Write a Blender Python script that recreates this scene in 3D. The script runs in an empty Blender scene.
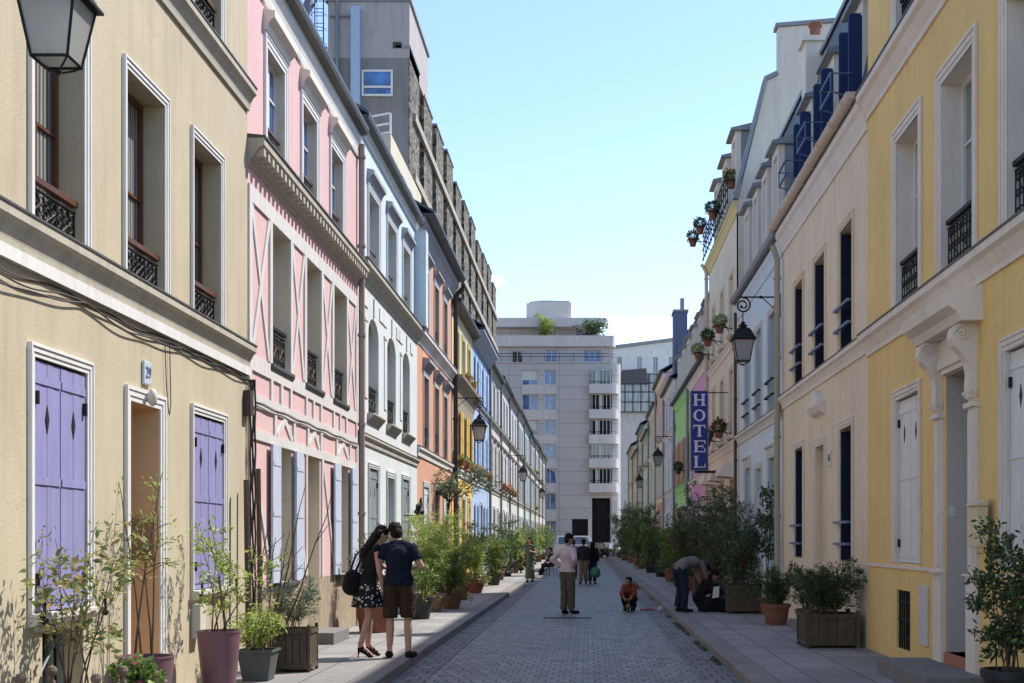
import bpy, bmesh, math, random
import numpy as np
from mathutils import Vector, Matrix
random.seed(7); RNG = np.random.RandomState(11)
R = math.radians
sc = bpy.context.scene
COL = sc.collection
F = 1300.0; VX = 588.0; VY = 540.0; HC = 1.65; PAV = 0.12
KERB_L = -2.30; KERB_R = 1.78; WL = 4.14; WR = 3.94

# ------------------------------------------------------------------ materials
MATS = {}
def nm(name):
    m = bpy.data.materials.new(name); m.use_nodes = True
    nt = m.node_tree; b = nt.nodes['Principled BSDF']
    return m, nt, b
def lk(nt, a, b): nt.links.new(a, b)
def plain(name, col, rough=0.6, metal=0.0, spec=0.5):
    m, nt, b = nm(name)
    b.inputs['Base Color'].default_value = (*col, 1); b.inputs['Roughness'].default_value = rough
    b.inputs['Metallic'].default_value = metal; b.inputs['Specular IOR Level'].default_value = spec
    return m
def noisy(name, col, rough=0.8, var=0.12, scale=3.0, bump=0.15, bscale=60.0, spec=0.3, stain=0.0, dark=0.75, stretch=1.0, cracks=False):
    """painted / rough surface: large soft tonal drift, small grain, vertical weather streaks, bump"""
    m, nt, b = nm(name); N = nt.nodes
    tc = N.new('ShaderNodeTexCoord')
    mp = N.new('ShaderNodeMapping'); lk(nt, tc.outputs['Object'], mp.inputs['Vector'])
    n1 = N.new('ShaderNodeTexNoise'); n1.inputs['Scale'].default_value = scale; n1.inputs['Detail'].default_value = 8; n1.inputs['Roughness'].default_value = 0.65
    mp.inputs['Scale'].default_value = (1, 1, stretch)
    lk(nt, mp.outputs['Vector'], n1.inputs['Vector'])
    mr = N.new('ShaderNodeMapRange'); mr.inputs['From Min'].default_value = 0.25; mr.inputs['From Max'].default_value = 0.75
    mr.inputs['To Min'].default_value = 1 - var; mr.inputs['To Max'].default_value = 1 + var * 0.5
    lk(nt, n1.outputs['Fac'], mr.inputs['Value'])
    mul = N.new('ShaderNodeVectorMath'); mul.operation = 'SCALE'; mul.inputs[0].default_value = col
    lk(nt, mr.outputs['Result'], mul.inputs['Scale'])
    last = mul.outputs['Vector']
    if stain > 0:
        mp2 = N.new('ShaderNodeMapping'); mp2.inputs['Scale'].default_value = (3.0, 3.0, 0.28)
        lk(nt, tc.outputs['Object'], mp2.inputs['Vector'])
        n2 = N.new('ShaderNodeTexNoise'); n2.inputs['Scale'].default_value = 1.6; n2.inputs['Detail'].default_value = 6; n2.inputs['Roughness'].default_value = 0.7
        lk(nt, mp2.outputs['Vector'], n2.inputs['Vector'])
        r2 = N.new('ShaderNodeMapRange'); r2.inputs['From Min'].default_value = 0.47; r2.inputs['From Max'].default_value = 0.72
        r2.inputs['To Min'].default_value = 0; r2.inputs['To Max'].default_value = stain
        lk(nt, n2.outputs['Fac'], r2.inputs['Value'])
        mx = N.new('ShaderNodeMix'); mx.data_type = 'RGBA'
        lk(nt, r2.outputs['Result'], mx.inputs[0]); lk(nt, last, mx.inputs[6])
        mx.inputs[7].default_value = (col[0]*dark*0.8, col[1]*dark*0.78, col[2]*dark*0.76, 1)
        last = mx.outputs[2]
    if cracks:
        vc = N.new('ShaderNodeTexVoronoi'); vc.feature = 'DISTANCE_TO_EDGE'; vc.inputs['Scale'].default_value = 0.55
        nd = N.new('ShaderNodeTexNoise'); nd.inputs['Scale'].default_value = 3; nd.inputs['Detail'].default_value = 6; lk(nt, tc.outputs['Object'], nd.inputs['Vector'])
        ad = N.new('ShaderNodeVectorMath'); ad.operation = 'MULTIPLY_ADD'; ad.inputs[1].default_value = (0.5,0.5,0.5); lk(nt, nd.outputs['Color'], ad.inputs[0]); lk(nt, tc.outputs['Object'], ad.inputs[2]); lk(nt, ad.outputs['Vector'], vc.inputs['Vector'])
        rc = N.new('ShaderNodeMapRange'); rc.inputs['From Min'].default_value = 0.0; rc.inputs['From Max'].default_value = 0.007; rc.inputs['To Min'].default_value = 0.25; rc.inputs['To Max'].default_value = 0; lk(nt, vc.outputs['Distance'], rc.inputs['Value'])
        rm = N.new('ShaderNodeMapRange'); rm.inputs['From Min'].default_value = 0.5; rm.inputs['From Max'].default_value = 0.6; lk(nt, n1.outputs['Fac'], rm.inputs['Value'])
        mm = N.new('ShaderNodeMath'); mm.operation = 'MULTIPLY'; lk(nt, rc.outputs['Result'], mm.inputs[0]); lk(nt, rm.outputs['Result'], mm.inputs[1])
        mc = N.new('ShaderNodeMix'); mc.data_type = 'RGBA'; lk(nt, mm.outputs[0], mc.inputs[0]); lk(nt, last, mc.inputs[6]); mc.inputs[7].default_value = (col[0]*.35, col[1]*.33, col[2]*.3, 1); last = mc.outputs[2]
        # repainted patches with their own edges
        vp = N.new('ShaderNodeTexNoise'); vp.inputs['Scale'].default_value = 0.45; vp.inputs['Detail'].default_value = 2; lk(nt, tc.outputs['Object'], vp.inputs['Vector'])
        rp = N.new('ShaderNodeMapRange'); rp.inputs['From Min'].default_value = 0.55; rp.inputs['From Max'].default_value = 0.565; rp.inputs['To Max'].default_value = 0.22; lk(nt, vp.outputs['Fac'], rp.inputs['Value'])
        mq = N.new('ShaderNodeMix'); mq.data_type = 'RGBA'; lk(nt, rp.outputs['Result'], mq.inputs[0]); lk(nt, last, mq.inputs[6]); mq.inputs[7].default_value = (col[0]*.86+.02, col[1]*.86+.03, col[2]*.88+.05, 1); last = mq.outputs[2]
    lk(nt, last, b.inputs['Base Color'])
    b.inputs['Roughness'].default_value = rough; b.inputs['Specular IOR Level'].default_value = spec
    if bump > 0:
        n3 = N.new('ShaderNodeTexNoise'); n3.inputs['Scale'].default_value = bscale; n3.inputs['Detail'].default_value = 4
        lk(nt, tc.outputs['Object'], n3.inputs['Vector'])
        bp = N.new('ShaderNodeBump'); bp.inputs['Strength'].default_value = bump; bp.inputs['Distance'].default_value = 0.01
        lk(nt, n3.outputs['Fac'], bp.inputs['Height']); lk(nt, bp.outputs['Normal'], b.inputs['Normal'])
    return m
def stucco(name, col, stain=0.3): 
    if name not in MATS: MATS[name] = noisy(name, col, 0.9, 0.13, 0.9, 0.35, 45, 0.2, stain*1.25, cracks=True)
    return MATS[name]
def paint(name, col, rough=0.5, var=0.08):
    if name not in MATS: MATS[name] = noisy(name, col, rough, var*1.9, 14, 0.2, 30, 0.35, 0.25, stretch=0.12)
    return MATS[name]
def brickish(name, c1, c2, mortar, bw, bh, ms, rough=0.75, bump=0.6, dist=0.02, rot=0.0, var=0.3, offs=0.5, noise_amt=0.02, spec=0.4, axes='XY', smooth=0.3, worn=0.0):
    m, nt, b = nm(name); N = nt.nodes
    tc = N.new('ShaderNodeTexCoord'); mp = N.new('ShaderNodeMapping'); lk(nt, tc.outputs['Object'], mp.inputs['Vector'])
    if axes == 'YZ':
        mp.inputs['Rotation'].default_value = (R(90), 0, R(90)); mp.vector_type = 'TEXTURE'
    else: mp.inputs['Rotation'].default_value = (0, 0, rot)
    nz = N.new('ShaderNodeTexNoise'); nz.inputs['Scale'].default_value = 9; nz.inputs['Detail'].default_value = 3
    lk(nt, mp.outputs['Vector'], nz.inputs['Vector'])
    sb = N.new('ShaderNodeVectorMath'); sb.operation = 'SUBTRACT'; sb.inputs[1].default_value = (0.5, 0.5, 0.5); lk(nt, nz.outputs['Color'], sb.inputs[0])
    ss = N.new('ShaderNodeVectorMath'); ss.operation = 'SCALE'; ss.inputs['Scale'].default_value = noise_amt * 2; lk(nt, sb.outputs['Vector'], ss.inputs[0])
    ad = N.new('ShaderNodeVectorMath'); ad.operation = 'ADD'; lk(nt, mp.outputs['Vector'], ad.inputs[0]); lk(nt, ss.outputs['Vector'], ad.inputs[1])
    br = N.new('ShaderNodeTexBrick'); lk(nt, ad.outputs['Vector'], br.inputs['Vector'])
    br.inputs['Scale'].default_value = 1; br.inputs['Brick Width'].default_value = bw; br.inputs['Row Height'].default_value = bh
    br.inputs['Mortar Size'].default_value = ms; br.inputs['Mortar Smooth'].default_value = smooth; br.inputs['Bias'].default_value = 0.0
    br.offset = offs
    br.inputs['Color1'].default_value = (*c1, 1); br.inputs['Color2'].default_value = (*c2, 1); br.inputs['Mortar'].default_value = (*mortar, 1)
    n2 = N.new('ShaderNodeTexNoise'); n2.inputs['Scale'].default_value = 0.9; n2.inputs['Detail'].default_value = 9; n2.inputs['Roughness'].default_value = 0.7
    lk(nt, tc.outputs['Object'], n2.inputs['Vector'])
    mr = N.new('ShaderNodeMapRange'); mr.inputs['From Min'].default_value = 0.25; mr.inputs['From Max'].default_value = 0.75
    mr.inputs['To Min'].default_value = 1 - var; mr.inputs['To Max'].default_value = 1 + var * 0.6; lk(nt, n2.outputs['Fac'], mr.inputs['Value'])
    mul = N.new('ShaderNodeVectorMath'); mul.operation = 'SCALE'; lk(nt, br.outputs['Color'], mul.inputs[0]); lk(nt, mr.outputs['Result'], mul.inputs['Scale'])
    outc = mul.outputs['Vector']
    if worn > 0:
        n5 = N.new('ShaderNodeTexNoise'); n5.inputs['Scale'].default_value = 1.7; n5.inputs['Detail'].default_value = 5; n5.inputs['Roughness'].default_value = 0.65; lk(nt, tc.outputs['Object'], n5.inputs['Vector'])
        r5 = N.new('ShaderNodeMapRange'); r5.inputs['From Min'].default_value = 0.38; r5.inputs['From Max'].default_value = 0.66; r5.inputs['To Min'].default_value = 0.05; r5.inputs['To Max'].default_value = worn; lk(nt, n5.outputs['Fac'], r5.inputs['Value'])
        m5 = N.new('ShaderNodeMix'); m5.data_type = 'RGBA'; lk(nt, r5.outputs['Result'], m5.inputs[0]); lk(nt, outc, m5.inputs[6]); m5.inputs[7].default_value = tuple((a+c)/2*0.98 for a, c in zip(c1, c2))+(1,); outc = m5.outputs[2]
    lk(nt, outc, b.inputs['Base Color'])
    n3 = N.new('ShaderNodeTexNoise'); n3.inputs['Scale'].default_value = 35; n3.inputs['Detail'].default_value = 4; lk(nt, tc.outputs['Object'], n3.inputs['Vector'])
    inv = N.new('ShaderNodeMath'); inv.operation = 'MULTIPLY_ADD'; inv.inputs[1].default_value = -1.0; lk(nt, br.outputs['Fac'], inv.inputs[0])
    n3s = N.new('ShaderNodeMath'); n3s.operation = 'MULTIPLY'; n3s.inputs[1].default_value = 0.5; lk(nt, n3.outputs['Fac'], n3s.inputs[0]); lk(nt, n3s.outputs[0], inv.inputs[2])
    bp = N.new('ShaderNodeBump'); bp.inputs['Strength'].default_value = bump; bp.inputs['Distance'].default_value = dist
    lk(nt, inv.outputs[0], bp.inputs['Height']); lk(nt, bp.outputs['Normal'], b.inputs['Normal'])
    b.inputs['Roughness'].default_value = rough; b.inputs['Specular IOR Level'].default_value = spec
    return m
def leafmat(name, stops, rough=0.5, trans=0.42):
    m, nt, b = nm(name); N = nt.nodes
    g = N.new('ShaderNodeNewGeometry'); cr = N.new('ShaderNodeValToRGB'); lk(nt, g.outputs['Random Per Island'], cr.inputs['Fac'])
    e = cr.color_ramp.elements
    while len(e) < len(stops): e.new(0.5)
    for i, (p, c) in enumerate(stops): e[i].position = p; e[i].color = (*c, 1)
    lk(nt, cr.outputs['Color'], b.inputs['Base Color']); b.inputs['Roughness'].default_value = rough; b.inputs['Specular IOR Level'].default_value = 0.35
    t = N.new('ShaderNodeBsdfTranslucent'); lk(nt, cr.outputs['Color'], t.inputs['Color'])
    mx = N.new('ShaderNodeMixShader'); mx.inputs[0].default_value = trans
    lk(nt, b.outputs[0], mx.inputs[1]); lk(nt, t.outputs[0], mx.inputs[2]); lk(nt, mx.outputs[0], N['Material Output'].inputs['Surface'])
    return m
def glassmat(name, col=(0.03, 0.035, 0.04), var=0.6):
    m, nt, b = nm(name); N = nt.nodes
    tc = N.new('ShaderNodeTexCoord'); n1 = N.new('ShaderNodeTexNoise'); n1.inputs['Scale'].default_value = 1.3; n1.inputs['Detail'].default_value = 2
    lk(nt, tc.outputs['Object'], n1.inputs['Vector'])
    cr = N.new('ShaderNodeValToRGB'); lk(nt, n1.outputs['Fac'], cr.inputs['Fac'])
    cr.color_ramp.elements[0].position = 0.35; cr.color_ramp.elements[0].color = (col[0]*(1-var), col[1]*(1-var), col[2]*(1-var), 1)
    cr.color_ramp.elements[1].position = 0.7; cr.color_ramp.elements[1].color = (*[c*(1+var) for c in col], 1)
    lk(nt, cr.outputs['Color'], b.inputs['Base Color']); b.inputs['Roughness'].default_value = 0.04; b.inputs['Specular IOR Level'].default_value = 0.9
    b.inputs['IOR'].default_value = 1.6
    bp = N.new('ShaderNodeBump'); bp.inputs['Strength'].default_value = 0.04; lk(nt, n1.outputs['Fac'], bp.inputs['Height']); lk(nt, bp.outputs['Normal'], b.inputs['Normal'])
    return m

M = {}
M['cream'] = stucco('cream_stucco', (0.54, 0.47, 0.335), 0.35)
M['white'] = paint('white_paint', (0.78, 0.76, 0.72))
M['offwhite'] = paint('offwhite_paint', (0.66, 0.63, 0.57))
M['stonetrim'] = stucco('stone_trim', (0.50, 0.46, 0.38), 0.5)
M['zinc'] = noisy('zinc_sheet', (0.20, 0.22, 0.24), 0.5, 0.2, 2.0, 0.1, 20, 0.5, 0.3)
M['darkzinc'] = noisy('dark_zinc', (0.09, 0.09, 0.09), 0.6, 0.3, 2.0, 0.1, 20, 0.5, 0.3)
M['slate'] = brickish('slate_tiles', (0.09, 0.10, 0.12), (0.12, 0.125, 0.14), (0.04, 0.04, 0.05), 0.25, 0.18, 0.006, 0.6)
M['brown'] = paint('brown_wood', (0.13, 0.055, 0.028), 0.4)
M['wood'] = noisy('weathered_wood', (0.11, 0.085, 0.06), 0.85, 0.35, 6, 0.4, 30, 0.2, 0.4)
M['wood2'] = noisy('grey_brown_wood', (0.19, 0.145, 0.11), 0.85, 0.35, 6, 0.4, 30, 0.2, 0.4)
M['lilac'] = paint('lilac_paint', (0.29, 0.28, 0.50), 0.6, 0.1)
M['iron'] = plain('black_iron', (0.012, 0.011, 0.012), 0.6, 0, 0.3)
M['dark'] = plain('dark_void', (0.006, 0.006, 0.007), 0.9)
M['glass'] = glassmat('window_glass')
M['glassblue'] = glassmat('painted_reflection_glass', (0.03, 0.12, 0.33), 0.6)  # blue sky reflection painted into the pane's base colour
M['glasspale'] = glassmat('curtained_glass', (0.16, 0.17, 0.17), 0.4)
def curtained(m):   # net curtains hang behind these panes: soft vertical folds
    nt = m.node_tree; N = nt.nodes; b = N['Principled BSDF']; tc = [n for n in N if n.type == 'TEX_COORD'][0]
    wv = N.new('ShaderNodeTexWave'); wv.bands_direction = 'Y'; wv.inputs['Scale'].default_value = 4.6; wv.inputs['Distortion'].default_value = 2.5; wv.inputs['Detail'].default_value = 2
    mp = N.new('ShaderNodeMapping'); mp.inputs['Scale'].default_value = (1, 1, 0.12); lk(nt, tc.outputs['Object'], mp.inputs['Vector']); lk(nt, mp.outputs['Vector'], wv.inputs['Vector'])
    cr = N.new('ShaderNodeValToRGB'); lk(nt, wv.outputs['Fac'], cr.inputs['Fac']); cr.color_ramp.elements[0].color = (0.07, 0.075, 0.08, 1); cr.color_ramp.elements[1].color = (0.36, 0.36, 0.35, 1)
    lk(nt, cr.outputs['Color'], b.inputs['Base Color'])
curtained(M['glasspale'])
M['pink'] = stucco('pink_stucco', (0.73, 0.49, 0.475), 0.15)
M['timber'] = paint('white_timber', (0.70, 0.67, 0.63), 0.6)
M['pinkdark'] = stucco('salmon_trim', (0.62, 0.33, 0.26), 0.2)
M['roughstone'] = noisy('rough_stone_base', (0.40, 0.32, 0.23), 0.95, 0.35, 7, 0.8, 25, 0.2, 0.4)
M['periwinkle'] = paint('pale_blue_grey_paint', (0.53, 0.59, 0.70), 0.6)
M['paleblue'] = stucco('pale_blue_stucco', (0.62, 0.71, 0.74), 0.12)
M['palemint'] = stucco('pale_mint_stucco', (0.68, 0.71, 0.69), 0.12)
M['paleshut'] = paint('pale_mint_paint', (0.66, 0.73, 0.71), 0.6)
M['greyshut'] = paint('grey_shutter', (0.26, 0.31, 0.31), 0.6)
M['orange'] = stucco('orange_stucco', (0.66, 0.365, 0.24), 0.25)
M['greytrim'] = stucco('grey_trim', (0.40, 0.40, 0.42), 0.3)
M['yellow'] = stucco('yellow_stucco', (0.80, 0.56, 0.14), 0.1)
M['lightyellow'] = stucco('light_yellow_stucco', (0.72, 0.64, 0.38), 0.1)
M['yellowshut'] = paint('yellow_shutter', (0.72, 0.46, 0.10), 0.6)
M['cove'] = stucco('beige_cove', (0.42, 0.37, 0.28), 0.3)
M['blue'] = stucco('blue_stucco', (0.28, 0.42, 0.60), 0.1)
M['skyblue'] = stucco('sky_blue_stucco', (0.42, 0.56, 0.78), 0.1)
M['skyshut'] = paint('sky_shutter', (0.47, 0.60, 0.80), 0.6)
M['greywall'] = stucco('light_grey_stucco', (0.58, 0.56, 0.53), 0.3)
M['whitewall'] = stucco('white_stucco', (0.72, 0.71, 0.68), 0.3)
M['greywhite'] = stucco('grey_white_stucco', (0.64, 0.63, 0.60), 0.3)
M['mintwall'] = stucco('mint_stucco', (0.50, 0.62, 0.58), 0.2)
M['tanwall'] = stucco('tan_stucco', (0.66, 0.59, 0.46), 0.2)
M['ochre'] = stucco('ochre_yellow_stucco', (0.87, 0.61, 0.24), 0.22)
M['beige'] = stucco('beige_stucco', (0.84, 0.685, 0.48), 0.3)
M['trimwarm'] = stucco('warm_white_trim', (0.82, 0.73, 0.62), 0.25)
M['palesteel'] = stucco('pale_steel_blue', (0.68, 0.75, 0.78), 0.2)
M['hotelcream'] = stucco('hotel_cream', (0.82, 0.71, 0.54), 0.25)
M['hotelgable'] = stucco('gable_cream', (0.74, 0.67, 0.56), 0.3)
M['mauve'] = stucco('mauve_stucco', (0.80, 0.38, 0.58), 0.1)
M['green'] = stucco('lime_green_stucco', (0.44, 0.70, 0.26), 0.15)
M['lavender'] = stucco('lavender_stucco', (0.55, 0.54, 0.66), 0.15)
M['rose'] = stucco('rose_stucco', (0.66, 0.46, 0.42), 0.15)
M['paleyel'] = stucco('pale_yellow_stucco', (0.66, 0.62, 0.42), 0.15)
M['navy'] = paint('navy_paint', (0.014, 0.033, 0.12), 0.6)
M['steelblue'] = paint('steel_blue_rail', (0.12, 0.17, 0.27), 0.5)
M['gutter'] = noisy('beige_gutter', (0.62, 0.50, 0.41), 0.6, 0.15, 5, 0.1, 20, 0.4, 0.3)
M['pipe'] = noisy('cast_pipe', (0.33, 0.25, 0.22), 0.6, 0.15, 5, 0.1, 20, 0.4, 0.3)
M['darkpipe'] = noisy('dark_pipe', (0.06, 0.045, 0.04), 0.6, 0.15, 5, 0.1, 20, 0.4, 0.3)
M['greypipe'] = noisy('grey_pipe', (0.22, 0.24, 0.26), 0.6, 0.15, 5, 0.1, 20, 0.4, 0.3)
M['terracotta'] = noisy('terracotta', (0.25, 0.11, 0.07), 0.85, 0.2, 8, 0.2, 60, 0.2, 0.4)
M['magenta'] = noisy('plum_pot', (0.185, 0.095, 0.115), 0.5, 0.12, 5, 0.08, 60, 0.4, 0.15)
M['greypot'] = noisy('grey_pot', (0.10, 0.105, 0.105), 0.7, 0.2, 6, 0.15, 60, 0.3, 0.3)
M['tanpot'] = noisy('tan_pot', (0.36, 0.23, 0.15), 0.85, 0.2, 6, 0.2, 60, 0.2, 0.4)
M['blackpot'] = plain('black_pot', (0.02, 0.02, 0.022), 0.5)
M['soil'] = noisy('soil', (0.05, 0.035, 0.025), 1, 0.3, 20, 0.8, 40, 0.1)
M['bark'] = noisy('bark', (0.12, 0.085, 0.06), 0.95, 0.3, 20, 0.5, 60, 0.1)
M['frost'] = leafmat('frosted_lamp_glass', [(0,(0.88,0.87,0.84)),(1,(0.88,0.87,0.84))], 0.25, 0.75)
M['concrete'] = stucco('concrete_grey', (0.44, 0.40, 0.39), 0.4)
M['concretedk'] = stucco('concrete_dark', (0.25, 0.235, 0.225), 0.5)
M['concretelt'] = stucco('concrete_band', (0.42, 0.38, 0.32), 0.4)
M['creamblock'] = stucco('cream_block', (0.60, 0.54, 0.42), 0.2)
M['endwall'] = brickish('pale_stone_cladding', (0.565, 0.52, 0.495), (0.60, 0.55, 0.52), (0.36, 0.31, 0.28), 5.2, 1.25, 0.03, 0.85, 0.2, 0.01, var=0.08, noise_amt=0, offs=0)
# cladding seen on the XZ plane
mpn = [n for n in M['endwall'].node_tree.nodes if n.type == 'MAPPING'][0]; mpn.inputs['Rotation'].default_value = (R(-90), 0, 0)
M['endband'] = stucco('white_band', (0.74, 0.67, 0.62), 0.3)
M['lead'] = noisy('lead_grey', (0.27, 0.28, 0.30), 0.6, 0.15, 3, 0.1, 20, 0.4, 0.3)
M['tile'] = noisy('red_floor_tile', (0.42, 0.17, 0.10), 0.5, 0.2, 8, 0.1, 40, 0.4, 0.2)
M['stonestep'] = noisy('stone_step', (0.22, 0.21, 0.195), 0.9, 0.2, 5, 0.4, 40, 0.2, 0.4)
def pebble():
    m, nt, b = nm('pebble_panel'); N = nt.nodes
    tc = N.new('ShaderNodeTexCoord'); v = N.new('ShaderNodeTexVoronoi'); v.inputs['Scale'].default_value = 4.6
    lk(nt, tc.outputs['Object'], v.inputs['Vector'])
    sx = N.new('ShaderNodeSeparateColor'); lk(nt, v.outputs['Color'], sx.inputs[0])
    cr = N.new('ShaderNodeValToRGB'); lk(nt, sx.outputs[0], cr.inputs['Fac'])
    e = cr.color_ramp.elements; e[0].position = 0.1; e[0].color = (0.02, 0.017, 0.014, 1); e[1].position = 0.9; e[1].color = (0.26, 0.22, 0.17, 1)
    lk(nt, cr.outputs['Color'], b.inputs['Base Color']); b.inputs['Roughness'].default_value = 0.9
    bp = N.new('ShaderNodeBump'); bp.inputs['Strength'].default_value = 0.9; bp.inputs['Distance'].default_value = 0.1; bp.invert = True
    lk(nt, v.outputs['Distance'], bp.inputs['Height']); lk(nt, bp.outputs['Normal'], b.inputs['Normal'])
    return m
M['pebble'] = pebble()
M['cobble'] = brickish('cobble_setts', (0.13, 0.122, 0.114), (0.32, 0.30, 0.275), (0.018, 0.017, 0.017), 0.145, 0.27, 0.014, 0.5, 1.0, 0.05, var=0.35, noise_amt=0.022, spec=0.4, offs=0.42, smooth=0.4, worn=0.75)
M['gutterstone'] = brickish('gutter_setts', (0.14, 0.134, 0.125), (0.22, 0.21, 0.20), (0.035, 0.038, 0.026), 0.20, 0.34, 0.012, 0.7, 0.8, 0.03, var=0.3, noise_amt=0.008)
M['slabs'] = brickish('pavement_slabs', (0.25, 0.24, 0.228), (0.31, 0.30, 0.285), (0.09, 0.086, 0.082), 1.0, 0.62, 0.010, 0.8, 0.5, 0.012, rot=R(90), var=0.35, noise_amt=0.003)
M['kerb'] = brickish('granite_kerb', (0.19, 0.178, 0.165), (0.235, 0.22, 0.205), (0.09, 0.08, 0.07), 1.0, 4.0, 0.010, 0.8, 0.5, 0.012, rot=R(90), var=0.2, noise_amt=0.003, offs=0)
M['asphalt'] = noisy('asphalt', (0.07, 0.07, 0.07), 0.9, 0.2, 1, 0.4, 60, 0.2)
M['earth'] = noisy('ground_earth', (0.12, 0.11, 0.10), 0.95, 0.2, 1, 0.2, 20, 0.2)
# foliage
M['lf_bright'] = leafmat('leaf_bright', [(0, (0.15, 0.24, 0.05)), (0.5, (0.35, 0.44, 0.10)), (1, (0.54, 0.58, 0.19))])
M['lf_mid'] = leafmat('leaf_mid', [(0, (0.06, 0.12, 0.03)), (0.6, (0.17, 0.27, 0.06)), (1, (0.38, 0.44, 0.13))])
M['lf_dark'] = leafmat('leaf_dark', [(0, (0.022, 0.05, 0.018)), (0.6, (0.065, 0.12, 0.04)), (1, (0.15, 0.21, 0.07))], 0.45, 0.3)
M['lf_grey'] = leafmat('leaf_greygreen', [(0, (0.06, 0.10, 0.06)), (0.6, (0.13, 0.18, 0.11)), (1, (0.22, 0.26, 0.17))])
M['lf_autumn'] = leafmat('leaf_browning', [(0, (0.10, 0.16, 0.05)), (0.45, (0.26, 0.32, 0.10)), (0.75, (0.46, 0.40, 0.14)), (1, (0.40, 0.25, 0.11))])
M['lf_olive'] = leafmat('leaf_olive', [(0, (0.04, 0.07, 0.035)), (0.6, (0.11, 0.15, 0.075)), (1, (0.22, 0.27, 0.14))], 0.45, 0.25)
M['mansardtan'] = stucco('mansard_tan', (0.50, 0.43, 0.34), 0.3)
M['doorgrey'] = stucco('mauve_grey_reveal', (0.56, 0.50, 0.44), 0.2)
M['boxcream'] = noisy('cream_enamel', (0.72, 0.60, 0.36), 0.5, 0.15, 5, 0.1, 20, 0.4, 0.2)
M['petal_pink'] = leafmat('petal_pink', [(0, (0.65, 0.12, 0.25)), (1, (0.85, 0.3, 0.45))])
M['petal_red'] = leafmat('petal_red', [(0, (0.6, 0.05, 0.04)), (1, (0.8, 0.16, 0.10))])
M['petal_white'] = leafmat('petal_white', [(0, (0.6, 0.6, 0.55)), (1, (0.8, 0.8, 0.75))])

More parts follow.
